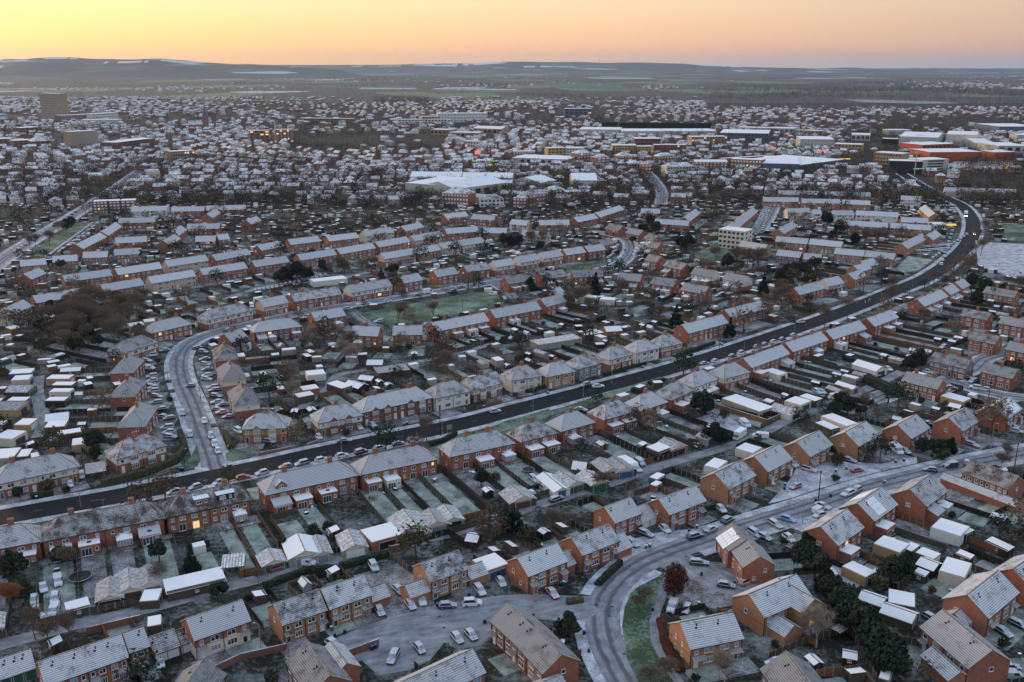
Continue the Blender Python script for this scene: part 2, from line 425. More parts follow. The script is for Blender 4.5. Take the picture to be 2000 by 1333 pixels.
def conservatory(par, x, w, d, W, side, lod):
    rz = SIDES[side]; sgn = -1 if side == '-y' else 1
    m = MB(); m.box(-w / 2, w / 2, -d / 2, d / 2, 0, .6, 'red'); m.box(-w / 2 + .06, w / 2 - .06, -d / 2 + .06, d / 2, .6, 2.25, 'glassb')
    for i in range(6):
        q = -w / 2 + (w - .12) * i / 5; m.box(q, q + .12, -d / 2, -d / 2 + .07, .6, 2.25, 'upvc')
    for i in range(5):
        q = -d / 2 + (d - .12) * i / 4
        for xx in (-w / 2, w / 2 - .07): m.box(xx, xx + .07, q, q + .12, .6, 2.25, 'upvc')
    m.box(-w / 2 - .05, w / 2 + .05, -d / 2 - .05, d / 2, 2.25, 2.4, 'upvc')
    r = ob('conservatory', m, par, (x, sgn * (W / 2 + d / 2), 0), rz)
    q = MB(); l, ww, z0, z1 = w / 2 + .1, d / 2 + .1, 2.4, 3.15; a = l - ww * .8
    q.face([(-l, -ww, z0), (l, -ww, z0), (a, 0, z1), (-a, 0, z1)], 'flat'); q.face([(-l, ww, z0), (-l, -ww, z0), (-a, 0, z1)], 'flat'); q.face([(l, -ww, z0), (l, ww, z0), (a, 0, z1)], 'flat')
    q.face([(-a, 0, z1), (a, 0, z1), (l, ww, z0 + .5), (-l, ww, z0 + .5)], 'flat')
    for s in (-1, 1): q.tube((s * l, -ww, z0), (s * a, 0, z1 + .02), .05, .05, 'upvc', 4)
    q.tube((-a, 0, z1 + .02), (a, 0, z1 + .02), .06, .06, 'upvc', 4)
    for i in range(1, 6):
        xx = -l + 2 * l * i / 6; q.tube((xx, -ww, z0 + .02), (max(-a, min(a, xx)), 0, z1 + .02), .03, .03, 'upvc', 4)
    ob('conservatory_roof', q, r)
    return r
HOUSES = []
NAMES = {'semi': 'semi_detached_house', 'terr': 'terraced_houses', 'det': 'detached_house', 'flats': 'block_of_flats', 'garages': 'garage_block'}
def house(cx, cy, ang, L, W, o, label, group, ref):
    D = hypot(cx, cy); lod = 0 if D < 335 else (1 if D < 640 else 2)
    kind, u = o.get('kind', 'gable'), o.get('u', 2)
    e = o.get('e', 5.0); pt = o.get('pt', 36 if kind == 'gable' else 40); rh = e + W / 2 * tan(radians(pt))
    low, up = o.get('low', 'red'), o.get('up', None)
    ty = o.get('ty', 'semi' if u <= 2 else 'terr')
    root = ob(NAMES[ty], None, None, (cx, cy, 0), ang)
    tag(root, label, {'semi': 'house', 'terr': 'terrace', 'det': 'house', 'flats': 'flats', 'garages': 'garages'}[ty], group)
    c, s = cos(ang), sin(ang); vx, vy = -cx / D, -cy / D
    def vis(side):
        t = SIDES[side]; ox, oy = sin(t), -cos(t)
        return (ox * c - oy * s) * vx + (ox * s + oy * c) * vy > -.12
    ends = o.get('ends', (True, True))
    front = o.get('front', '-y'); back = '+y' if front == '-y' else '-y'
    uw = L / u; win = []
    st = 1 if e < 4 else 2
    if lod == 2:
        for side, yy, sg in (('-y', -W / 2 - .04, 1), ('+y', W / 2 + .04, -1)):
            if not vis(side): continue
            for i in range(u):
                for k in range(st):
                    for fx, ww in ((.28, .8), (.72, .5)):
                        x = -L / 2 + uw * (i + fx); z = 1.4 + 2.45 * k
                        if side == '+y': x = -x
                        q = [(x - ww * sg, yy, z - .6), (x + ww * sg, yy, z - .6), (x + ww * sg, yy, z + .6), (x - ww * sg, yy, z + .6)]
                        win.append((q, RN.choice(['glassb', 'upvc', 'glassb', 'glass'])))
    walls(root, L, W, e, rh, kind, low, up, ends=ends, win=win, split=o.get('split', 2.65))
    fr, hue, bare = o.get('frost', .85) * RN.uniform(.8, 1.05), o.get('hue', RN.choice([.05, .2, .4, .8])), min(1, o.get('bare', .45) + RN.uniform(-.1, .32))
    roof = roof_obj(root, kind, L, W, e, rh, .35, fr, hue, bare, ends=ends)
    ch = o.get('ch', 'old')
    if ch == 'old':
        xs = [0] if u <= 2 else [-L / 2 + uw * (i + 1) for i in range(0, u - 1, 1 if u < 4 else 2)]
        if kind == 'gable' and u > 2 and u % 2: xs.append(L / 2 - .6)
        for x in xs: chimney(roof, x, .1, rh - .7, rh + 1.25, 1.3, .65, 'dkred' if low == 'dkred' else 'red')
    elif ch == 'flue':
        for k in range(u):
            x = -L / 2 + uw * (k + .5) + RN.uniform(-1, 1); y = -W * .12
            m = MB(); z = rh - abs(y) * tan(radians(pt)); m.tube((x, y, z - .1), (x, y, z + .45), .13, .11, 'dark', 6, True); m.box(x - .5, x - .1, y - .6, y - .2, z - .45, z - .15, 'dark'); ob('flue', m, roof)
    if lod < 2:
        g = MB()
        for sy in (-1, 1): g.box(-L / 2 - .2, L / 2 + .2, sy * (W / 2 + .36) - .07, sy * (W / 2 + .36) + .07, e - .42, e - .28, 'dark')
        ob('gutter', g, root)
        for side in ('-y', '+y'):
            if vis(side):
                for k in range(0, u + 1, 1 if u < 3 else 2):
                    d = MB(); x = -L / 2 + .12 + (L - .24) * k / u; yy = -W / 2 if side == '-y' else W / 2; sg = -1 if side == '-y' else 1
                    d.box(x - .05, x + .05, min(yy, yy + sg * .12), max(yy, yy + sg * .12), 0, e - .4, 'dark'); ob('downpipe', d, root)
        if low in ('orange',) or o.get('band'):
            d = MB(); t = .025; d.box(-L / 2 - t, L / 2 + t, -W / 2 - t, W / 2 + t, 2.6, 2.75, 'dkred' if low == 'orange' else 'orange'); ob('string_course', d, root)
        used_bay = o.get('bay', False)
        for side in ('-y', '+y'):
            if not vis(side): continue
            isf = side == front; rz = SIDES[side]; yy = -W / 2 if side == '-y' else W / 2
            for i in range(u):
                mir = -1 if i % 2 else 1
                x0 = -L / 2 + uw * (i + .5)
                P = lambda fx: x0 + mir * fx * uw
                uz = e - 1.35
                if isf and used_bay:
                    xb = P(.16); bay(root, xb if side == '-y' else -xb, W, e, lod, low, o.get('bayup', [low, 'white'][RN.random() < .4]) if not isinstance(o.get('bayup'), list) else o['bayup'][i % len(o['bayup'])], rz, fr=fr)
                    add_window(root, (P(-.3), yy, uz), rz, .9, 1.1, lod, 1)
                    add_door(root, (P(-.3), yy), rz, lod)
                elif isf:
                    if st == 2:
                        add_window(root, (P(.2), yy, uz), rz, min(1.9, uw * .32), 1.2, lod, 2); add_window(root, (P(-.27), yy, uz), rz, .8 if uw < 6 else 1.2, 1.1, lod, 1)
                    if ty == 'garages':
                        m_ = cached(('gd', o.get('door', 'upvc')), lambda: garage_door_mb(2.3, 2.0, o.get('door', 'upvc')).mesh('garage_door')); ob('garage_door', m_, root, (x0, yy, 0), rz)
                    else:
                        add_window(root, (P(.2), yy, 1.4), rz, min(2.1, uw * .36), 1.3, lod, 3); add_door(root, (P(-.27), yy), rz, lod)
                        if o.get('porch') and st == 2:
                            pr = MB(); sg = -1 if side == '-y' else 1; a, b = P(-.27) - 1.0, P(-.27) + 1.0
                            if o['porch'] == 'long': a, b = min(P(-.45), P(.05)), max(P(-.45), P(.05))
                            pr.slab([(a, yy + sg * 1.15, 2.3), (b, yy + sg * 1.15, 2.3), (b, yy, 2.75), (a, yy, 2.75)][::1 if sg < 0 else -1], .1, 'tile', 'fascia')
                            if o['porch'] == 'box': pr.box(a + .15, b - .15, *sorted((yy, yy + sg * 1.0)), 0, 2.25, low)
                            ob('porch', pr, root, color=(fr * .55, hue, bare, 1))
                            if o['porch'] == 'box': add_door(root, (P(-.27), yy + sg * 1.0), rz, lod)
                else:
                    if st == 2: add_window(root, (P(.22), yy, uz), rz, min(1.5, uw * .3), 1.1, lod, 2); add_window(root, (P(-.25), yy, uz), rz, .8, 1.0, lod, 1)
                    r = RN.random(); ext = o.get('ext', .75)
                    if ty != 'garages':
                        if r < ext * .55: extension(root, P(.05), min(uw * .72, 4.8), RN.choice([2.6, 3.0, 3.6]), W, side, lod, low if low in M and RN.random() < .75 else 'white', RN.choice(['flat', 'flat', 'pent']), 2.7)
                        elif r < ext * .78: conservatory(root, P(.1), min(3.6, uw * .6), 2.8, W, side, lod)
                        else:
                            add_window(root, (P(.18), yy, 1.1), rz, 1.7, 2.0, lod, 2, 'french_door'); add_window(root, (P(-.26), yy, 1.5), rz, 1.0, 1.0, lod, 2)
        for side in ('-x', '+x'):
            if vis(side) and st == 2:
                xx = -L / 2 if side == '-x' else L / 2
                for (yy, zz, w_, h_) in o.get('gw', [(W * .06, e - 1.4, .9, 1.0)] if RN.random() < .6 else [(W * .2, e - 1.4, .8, 1.0), (-W * .15, 1.6, .8, .9)]):
                    add_window(root, (xx, yy, zz), SIDES[side], w_, h_, lod, 1 if w_ < 1 else 2)
        if kind == 'gable' and RN.random() < .5 and D < 420:
            aerial(root, RN.choice([-1, 1]) * (L / 2 - .4), 0, rh)
        elif ch == 'old' and D < 450 and RN.random() < .6: aerial(root, .5, 0, rh + .9)
    for f in o.get('feat', []): f(root, roof, L, W, e, rh, lod)
    mark(cx, cy, ang, L + 1.2, W + 1.2, 1)
    HOUSES.append(dict(x=cx, y=cy, ang=ang, L=L, W=W, u=u, ref=ref, front=front, o=o, D=D))
    return root
def aerial(par, x, y, z):
    def mk():
        m = MB(); m.tube((0, 0, 0), (0, 0, 1.5), .03, .03, 'metal', 4); m.tube((-.6, 0, 1.45), (.6, 0, 1.45), .02, .02, 'metal', 4)
        for k in range(6): m.tube((-.5 + .2 * k, -.22, 1.45), (-.5 + .2 * k, .22, 1.45), .012, .012, 'metal', 4)
        return m.mesh('aerial')
    return ob('aerial', cached('aerial', mk), par, (x, y, z), RN.random() * 6)
def garage_door_mb(w, h, col):
    m = MB(); m.box(-w / 2, w / 2, -.05, 0, .02, h, col)
    for i in range(8): m.box(-w / 2 + .05, w / 2 - .05, -.065, -.05, .1 + i * h / 8.4, .17 + i * h / 8.4, col)
    m.box(-w / 2 - .1, -w / 2, -.08, 0, 0, h + .1, 'fascia'); m.box(w / 2, w / 2 + .1, -.08, 0, 0, h + .1, 'fascia'); m.box(-w / 2, w / 2, -.08, 0, h, h + .1, 'fascia')
    return m
# features
def solar(nx, ny, x=0.0, side=-1):
    def f(root, roof, L, W, e, rh, lod):
        m = MB(); sl = (rh - e) / (W / 2)
        for i in range(nx):
            for j in range(ny):
                a = x + (i - nx / 2) * 1.1; b = .7 + j * 1.35
                P = [(a + .03, side * (b + 1.3), 0), (a + 1.07, side * (b + 1.3), 0), (a + 1.07, side * b, 0), (a + .03, side * b, 0)]
                m.slab([(p[0], p[1], rh - abs(p[1]) * sl + .13) for p in P][::1 if side < 0 else -1], .05, 'flat', 'metal')
        ob('solar_panels', m, roof)
    return f
def dormer(x, w, mat='woodd', h=1.7):
    def f(root, roof, L, W, e, rh, lod):
        sl = (rh - e) / (W / 2); y0 = -W / 2 + .9; z0 = e + .9 * sl; zt = z0 + h; y1 = -(rh - zt) / sl if zt < rh else 0
        m = MB(); m.box(x - w / 2, x + w / 2, y0, min(-.05, y1 + .2), z0 - .2, zt, mat)
        d = ob('dormer', m, roof); r = MB(); r.box(x - w / 2 - .15, x + w / 2 + .15, y0 - .2, min(0, y1 + .3), zt, zt + .14, 'fascia', 'flat', True); ob('dormer_roof', r, d)
        add_window(root, (x - w * .18, y0, z0 + h * .5), 0, w * .36, 1.0, 1, 2, 'dormer_window'); add_window(root, (x + w * .28, y0, z0 + h * .5), 0, .7, .9, 1, 1, 'dormer_window')
    return f
def gdormer(x):
    def f(root, roof, L, W, e, rh, lod):
        m = MB(); y0 = -W / 2 + .6; z0 = e + .3; w = 1.5; m.box(x - w, x + w, y0, -.8, z0, z0 + 1.2, 'dkred'); m.face([(x - w, y0, z0 + 1.2), (x + w, y0, z0 + 1.2), (x, y0, z0 + 2.4)], 'dkred')
        d = ob('dormer', m, roof); r = MB()
        r.slab([(x - w - .2, y0 - .3, z0 + 1.1), (x, y0 - .3, z0 + 2.5), (x, -.4, z0 + 2.5), (x - w - .2, -.4, z0 + 1.1)][::-1], .1, 'tile', 'upvc'); r.slab([(x, y0 - .3, z0 + 2.5), (x + w + .2, y0 - .3, z0 + 1.1), (x + w + .2, -.4, z0 + 1.1), (x, -.4, z0 + 2.5)][::-1], .1, 'tile', 'upvc')
        ob('dormer_roof', r, d, color=(.9, .2, .2, 1)); add_window(root, (x, y0, z0 + .75), 0, 1.1, .9, 1, 2, 'dormer_window')
    return f
def wing(x, y, l, w, e2, kind='gable', along='x', rhx=None, mat=None, doors=0, gable_win=True, name='side_wing'):
    """a lower or crossing wing; (x, y) its centre in the house's frame, along: which way its ridge runs"""
    def f(root, roof, L, W, e, rh, lod):
        mt = mat or 'red'; r2 = e2 + w / 2 * tan(radians(34))
        r = ob(name, None, root, (x, y, 0), 0 if along == 'x' else pi / 2)
        m = MB(); a, b = l / 2, w / 2; m.box(-a, a, -b, b, 0, e2, mt); m.face([(-a, b, e2), (-a, -b, e2), (-a, 0, r2 - .05)], mt); m.face([(a, -b, e2), (a, b, e2), (a, 0, r2 - .05)], mt)
        ww = ob(name, m, root, (x, y, 0), 0 if along == 'x' else pi / 2); bpy.data.objects.remove(r)
        roof_obj(ww, 'gable' if kind == 'gable' else kind, l, w, e2, r2, .3, .85, .2, .5, name='wing_roof')
        for k in range(doors): ob('garage_door', cached(('gd', 'upvc'), lambda: garage_door_mb(2.3, 2.0, 'upvc').mesh('garage_door')), ww, (-a + l * (k + .5) / doors, -b, 0), 0)
        if gable_win and e2 > 4:
            if along == 'y': add_window(ww, (-a, 0, e2 - 1.2), SIDES['-x'], 1.4, 1.2, lod, 2); add_window(ww, (-a, 0, 1.4), SIDES['-x'], 1.6, 1.3, lod, 2)
            else: add_window(ww, (0, -b, e2 - 1.2), 0, 1.2, 1.1, lod, 2); add_window(ww, (0, -b, 1.4), 0, 1.5, 1.2, lod, 2)
    return f
# ------------------------------------------------------------------ labels that single a thing out
USED = set()
def relation(h, x, y):
    d = hypot(x, y) or 1; ux, uy = x / d, y / d
    dx, dy = x - h['x'], y - h['y']; lat = dx * uy - dy * ux; dep = dx * ux + dy * uy
    if abs(lat) > abs(dep) * 1.1: return 'right of' if lat > 0 else 'left of'
    return 'behind' if dep > 0 else 'in front of'
def lab(desc, x, y, k=9):
    hs = sorted(HOUSES, key=lambda h: (h['x'] - x) ** 2 + (h['y'] - y) ** 2)[:k]
    for h in hs:
        l = f"{desc} {relation(h, x, y)} the {h['ref']}"
        if l not in USED and len(l.split()) <= 16: USED.add(l); return l, None
    for w in ('second', 'third', 'fourth', 'fifth', 'sixth'):
        for h in hs[:3]:
            l = f"{w} {desc} {relation(h, x, y)} the {h['ref']}"
            if l not in USED and len(l.split()) <= 16: USED.add(l); return l, None
    return f"{desc} {relation(hs[0], x, y)} the {hs[0]['ref']}", 1
def thing(name, desc, cat, group, x, y, rz=0.0, z=0.0, full=None):
    l = full or lab(desc, x, y)[0]
    USED.add(l)
    return tag(ob(name, None, None, (x, y, z), rz), l, cat, group)
# ------------------------------------------------------------------ outbuildings
def outbuilding(x, y, ang, L, W, typ, h=None, col=None, door=None, roof=None, full=None):
    """L along local x; the door (or open end) at +x"""
    D = hypot(x, y)
    col = col or {'garage': 'concrete', 'shed': RN.choice(['wood', 'woodo', 'woodd', 'wood', 'green', 'blue']), 'flat': 'concrete', 'pent': 'wood', 'carport': 'wood', 'greenhouse': 'glassb', 'summer': 'woodd', 'caravan': 'upvc'}[typ]
    cn = {'concrete': 'concrete', 'wood': 'grey wooden', 'woodo': 'orange wooden', 'woodd': 'dark wooden', 'green': 'green', 'blue': 'blue', 'red': 'red brick', 'orange': 'brick', 'upvc': 'white', 'white': 'white', 'cream': 'cream', 'glassb': 'glass', 'tan': 'tan', 'pink': 'pink', 'grey': 'grey', 'dkred': 'brick', 'buff': 'pale brick', 'metal': 'grey metal', 'beech': 'red'}[col]
    nm = {'garage': 'garage', 'shed': 'garden_shed', 'flat': 'flat_roofed_garage', 'pent': 'lean_to_shed', 'carport': 'carport', 'greenhouse': 'greenhouse', 'summer': 'summer_house', 'caravan': 'touring_caravan'}[typ]
    kd = {'garage': 'garage', 'shed': 'shed', 'flat': 'flat roofed garage', 'pent': 'lean-to shed', 'carport': 'carport', 'greenhouse': 'greenhouse', 'summer': 'summer house', 'caravan': 'caravan'}[typ]
    r = thing(nm, f"{cn} {kd}".replace('glass greenhouse', 'glass greenhouse') + '', {'flat roofed garage': 'garage', 'lean-to shed': 'shed'}.get(kd, kd), 'garages and sheds in the back gardens', x, y, ang, full=full)
    h = h or {'garage': 2.2, 'shed': 1.9, 'flat': 2.5, 'pent': 2.1, 'carport': 2.5, 'greenhouse': 1.5, 'summer': 2.2, 'caravan': 2.3}[typ]
    a, b = L / 2, W / 2
    if typ == 'caravan':
        m = MB(); n = 12
        P = [(-a, .5), (a * .92, .5), (a, .9), (a * .95, 1.7), (a * .8, h), (-a * .9, h), (-a, h * .8)]
        for sgn in (-1, 1): m.face([(p[0], sgn * b, p[1]) for p in (P if sgn < 0 else P[::-1])], 'upvc')
        for i in range(len(P)):
            p, q = P[i], P[(i + 1) % len(P)]; m.face([(p[0], b, p[1]), (q[0], b, q[1]), (q[0], -b, q[1]), (p[0], -b, p[1])][::-1], 'flat' if p[1] >= h * .99 and q[1] >= h * .99 else 'upvc')
        ob('body', m, r)
        for xx in (-a * .5, a * .3): add_window(r, (xx, -b, 1.5), 0, 1.2, .6, 1, 1, glass='glass'); add_window(r, (xx, b, 1.5), pi, 1.2, .6, 1, 1, glass='glass')
        for s in (-1, 1): ob('wheel', wheel_mesh(), r, (0, s * (b - .1), .33))
        mark(x, y, ang, L, W, 4); return r
    m = MB()
    if typ in ('carport',):
        for sx in (-1, 1):
            for sy in (-1, 1): m.box(sx * (a - .1) - .06, sx * (a - .1) + .06, sy * (b - .1) - .06, sy * (b - .1) + .06, 0, h, 'woodd')
        ob('posts', m, r); roof_obj(r, 'flat', L, W, h, h, .2, mat=roof or 'corr', side='wood'); mark(x, y, ang, L, W, 4); return r
    rh = h + (b * tan(radians(22)) if typ in ('garage', 'shed', 'summer') else (b * .9 if typ == 'greenhouse' else 0))
    m.box(-a, a, -b, b, 0, h, col)
    if rh > h: m.face([(-a, b, h), (-a, -b, h), (-a, 0, rh - .03)], col if typ != 'garage' else 'fascia'); m.face([(a, -b, h), (a, b, h), (a, 0, rh - .03)], col if typ != 'garage' else 'fascia')
    ob('wall', m, r)
    fr = RN.uniform(.7, 1)
    rm = roof or {'garage': 'corr', 'shed': 'flat', 'flat': 'flat', 'pent': 'flat', 'greenhouse': 'flat', 'summer': 'flat'}[typ]
    if rh > h: roof_obj(r, 'gable', L, W, h, rh, .15, fr, .1, .1, mat=rm, side='fascia' if typ == 'garage' else 'wood')
    elif typ == 'pent': roof_obj(r, 'pent', L, W, h, h + .4, .12, fr, .1, .1, mat=rm, side='wood')
    else: roof_obj(r, 'flat', L, W, h, h, .1, mat=rm, side='fascia')
    dc = door or RN.choice(['upvc', 'green', 'blue', 'rust', 'dark', 'grey', 'wood'])
    if typ in ('garage', 'flat'):
        dw = round(min(W - .8, 2.4 if W < 5.6 else 4.4), 1); ob('garage_door', cached(('gd', dw, dc), lambda: garage_door_mb(dw, 1.95, dc).mesh('garage_door')), r, (a, 0, 0), pi / 2)
    elif typ in ('shed', 'pent', 'summer'):
        q = MB(); q.box(a, a + .04, -.4, .4, .05, 1.75, 'woodd' if col != 'woodd' else 'wood'); ob('door', q, r)
        if D < 450: add_window(r, (0, -b, 1.25), 0, .8 if typ != 'summer' else 1.4, .6, 1, 2, glass='glass')
    elif typ == 'greenhouse':
        q = MB()
        for i in range(6):
            xx = -a + (L - .06) * i / 5
            q.box(xx, xx + .06, -b - .03, -b, 0, h, 'upvc'); q.tube((xx, -b, h), (xx, 0, rh), .03, .03, 'upvc', 4); q.tube((xx, b, h), (xx, 0, rh), .03, .03, 'upvc', 4)
        ob('frame', q, r)
    mark(x, y, ang, L + .4, W + .4, 4)
    return r
def SHED(x1, y1, x2, y2, W, typ, h=None, col=None, door=None, roof=None, full=None, mn=None):
    hh = (h or 2.4) + .5
    A, B = G(x1, y1, hh), G(x2, y2, hh); L = max(2, hypot(B[0] - A[0], B[1] - A[1]))
    return outbuilding((A[0] + B[0]) / 2, (A[1] + B[1]) / 2, atan2(B[1] - A[1], B[0] - A[0]), min(L, mn or 26), W, typ, h, col, door, roof, full)
# ------------------------------------------------------------------ vehicles
def wheel_mesh():
    def mk():
        m = MB(); m.tube((0, -.1, 0), (0, .1, 0), .33, .33, 'tyre', 10); 
        for s in (-1, 1):
            P = [(.33 * cos(2 * pi * i / 10), s * .1, .33 * sin(2 * pi * i / 10)) for i in range(10)]; m.face(P if s < 0 else P[::-1], 'tyre')
            P = [(.2 * cos(2 * pi * i / 8), s * .112, .2 * sin(2 * pi * i / 8)) for i in range(8)]; m.face(P if s < 0 else P[::-1], 'metal')
        return m.mesh('wheel')
    return cached('wheel', mk)
M['wscreen'] = frosted('frosted_windscreen', (.03, .035, .045), .25, .6, 2.0, up=True, frost=(.45, .52, .62))
SHAPES = {  # length, width, belt, roof, bonnet x, windscreen base x, roof front x, roof rear x, tail x
    'hatch': (4.1, 1.76, .92, 1.46, 1.05, .3, -1.35, -1.95), 'saloon': (4.6, 1.8, .92, 1.42, 1.05, .25, -1.1, -1.75),
    'suv': (4.5, 1.88, 1.05, 1.68, 1.15, .5, -1.75, -2.15), 'estate': (4.7, 1.82, .95, 1.48, 1.1, .35, -1.9, -2.3), 'small': (3.6, 1.65, .95, 1.5, 1.0, .45, -1.3, -1.72)}
def car_meshes(kind):
    L, W, zb, zr, xw, xf, xr, xt = SHAPES[kind]; a = L / 2; w = W / 2
    m = MB()
    S = [(-a, .45, zb - .28, .80), (-a + .12, .28, zb - .02, .93), (-a + .6, .25, zb, 1), (0, .25, zb, 1), (xw, .25, zb - .02, 1), (a - .55, .25, zb - .12, .98), (a - .15, .28, zb - .26, .90), (a, .42, .62, .74)]
    loops = []
    for x, z0, z1, k in S:
        ww = w * k; loops.append([(x, -ww, z0), (x, -ww, z1 - .12), (x, -ww + .12, z1), (x, ww - .12, z1), (x, ww, z1 - .12), (x, ww, z0)])
    for i in range(len(S) - 1):
        for j in range(5): m.face([loops[i][j], loops[i + 1][j], loops[i + 1][j + 1], loops[i][j + 1]], 'paint')
    m.face(loops[0][::-1], 'paint'); m.face(loops[-1], 'paint')
    rw = w - .22; bw = w - .07
    m.face([(xr, -rw, zr), (xf, -rw, zr), (xf, rw, zr), (xr, rw, zr)], 'paint')
    for s in (-1, 1):
        for x0, x1 in ((xr, xt), (xf, xw)):
            P = [(x0, s * rw, zr), (x1, s * bw, zb - .02), (x1 + (.1 if x1 < 0 else -.1), s * bw, zb - .02), (x0 + (.1 if x1 < 0 else -.1), s * rw, zr)]
            m.face(P if (s > 0) == (x1 > 0) else P[::-1], 'paint')
    for sx, yy in ((-1, 0), (1, 0)): pass
    body = m.mesh('car_body'); g = MB()
    for s in (-1, 1):
        P = [(xt, s * bw, zb - .02), (xw, s * bw, zb - .02), (xf, s * rw, zr - .02), (xr, s * rw, zr - .02)]; g.face(P if s < 0 else P[::-1], 'glass')
    g.face([(xw, -bw, zb - .02), (xw, bw, zb - .02), (xf, rw, zr - .01), (xf, -rw, zr - .01)], 'wscreen'); g.face([(xt, bw, zb - .02), (xt, -bw, zb - .02), (xr, -rw, zr - .01), (xr, rw, zr - .01)], 'wscreen')
    return body, g.mesh('car_windows')
def van_meshes(L=5.4, W=2.0, h=2.2, box=False):
    a, w = L / 2, W / 2; m = MB()
    P = [(-a, .35), (a - .1, .35), (a, .75), (a - .25, 1.05), (a - .75, 1.25), (a - 1.35, 2.0 if h > 2.1 else 1.8), (a - 1.6, h - .06), (-a + .1, h), (-a, h - .2)]
    for s in (-1, 1): m.face([(x, s * w * .97, z) for x, z in (P if s < 0 else P[::-1])], 'paint')
    for i in range(len(P)):
        p, q = P[i], P[(i + 1) % len(P)]
        if i == 4: continue
        m.face([(p[0], -w * .97, p[1]), (q[0], -w * .97, q[1]), (q[0], w * .97, q[1]), (p[0], w * .97, p[1])][::-1], 'paint')
    g = MB(); p, q = P[4], P[5]; g.face([(p[0], -w * .9, p[1]), (p[0], w * .9, p[1]), (q[0], w * .9, q[1]), (q[0], -w * .9, q[1])], 'wscreen')
    for s in (-1, 1):
        Q = [(a - .95, s * w * .985, 1.2), (a - 1.35, s * w * .985, 1.8), (a - 2.1, s * w * .985, 1.8), (a - 2.1, s * w * .985, 1.2)]; g.face(Q if s > 0 else Q[::-1], 'glass')
    return m.mesh('van_body'), g.mesh('van_windows')
COLS = {'white': (.75, .76, .78), 'silver': (.42, .44, .47), 'grey': (.13, .14, .155), 'black': (.018, .018, .022), 'dark': (.03, .032, .04), 'blue': (.03, .07, .20), 'skyblue': (.07, .30, .62), 'teal': (.25, .45, .48), 'red': (.40, .02, .02), 'maroon': (.13, .02, .025), 'green': (.04, .10, .07), 'pink': (.8, .25, .3), 'beige': (.35, .30, .22), 'yellow': (.75, .62, .03)}
NC = [0]
def car(x, y, ang, col, kind='hatch', frost=.9, full=None, where=None, lights=False, z=0.0):
    D = hypot(x, y); NC[0] += 1
    isv = kind in ('van', 'bigvan', 'minivan')
    nm = {'van': 'panel_van', 'bigvan': 'panel_van', 'minivan': 'small_van'}.get(kind, 'parked_car')
    word = {'hatch': 'hatchback', 'saloon': 'saloon car', 'suv': 'tall SUV', 'estate': 'estate car', 'small': 'small car', 'van': 'van', 'bigvan': 'high-roofed van', 'minivan': 'small van'}[kind]
    fw = 'frosted ' if frost > .4 else ''
    cw = {'dark': 'dark grey', 'skyblue': 'bright blue', 'teal': 'pale green'}.get(col, col)
    r = thing(nm if full is None or 'driving' not in full else 'moving_car', f"{fw}{cw} {word}", 'van' if isv else 'car', where or 'cars parked on drives and kerbs', x, y, ang, z, full)
    if isv: b, g = cached(kind, lambda: van_meshes(*{'van': (5.2, 1.95, 2.0), 'bigvan': (5.9, 2.05, 2.6), 'minivan': (4.3, 1.8, 1.8)}[kind])); L, W = (5.4, 2.0)
    else: b, g = cached(kind, lambda: car_meshes(kind)); L, W = SHAPES[kind][:2]
    ob('body', b, r, color=(*COLS[col], frost)); ob('windows', g, r, color=(0, 0, 0, frost))
    if D < 520:
        wb = L * .3
        for sx in (-1, 1):
            for sy in (-1, 1): ob('wheel', wheel_mesh(), r, (sx * wb, sy * (W / 2 - .1), .33))
    if D < 430 or lights:
        for sy in (-1, 1):
            hl = cached(('hl', lights), lambda: lamp_box('head' if lights else 'upvc')); tl = cached(('tl', lights), lambda: lamp_box('tail' if lights else 'beech'))
            ob('headlight', hl, r, (L / 2 - .1, sy * (W / 2 - .35), .66)); ob('tail_light', tl, r, (-L / 2 + .06, sy * (W / 2 - .28), .75))
    mark(x, y, ang, L + .4, W + .4, 4)
    return r
def lamp_box(k):
    m = MB(); m.box(-.1, .1, -.14, .14, -.07, .08, k); return m.mesh('lamp')
def C(x, y, dx, dy, col, kind='hatch', frost=.9, full=None, where=None, lights=False):
    A, B = G(x, y), G(x + dx, y + dy)
    return car(A[0], A[1], atan2(B[1] - A[1], B[0] - A[0]), col, kind, frost, full, where, lights, .02)
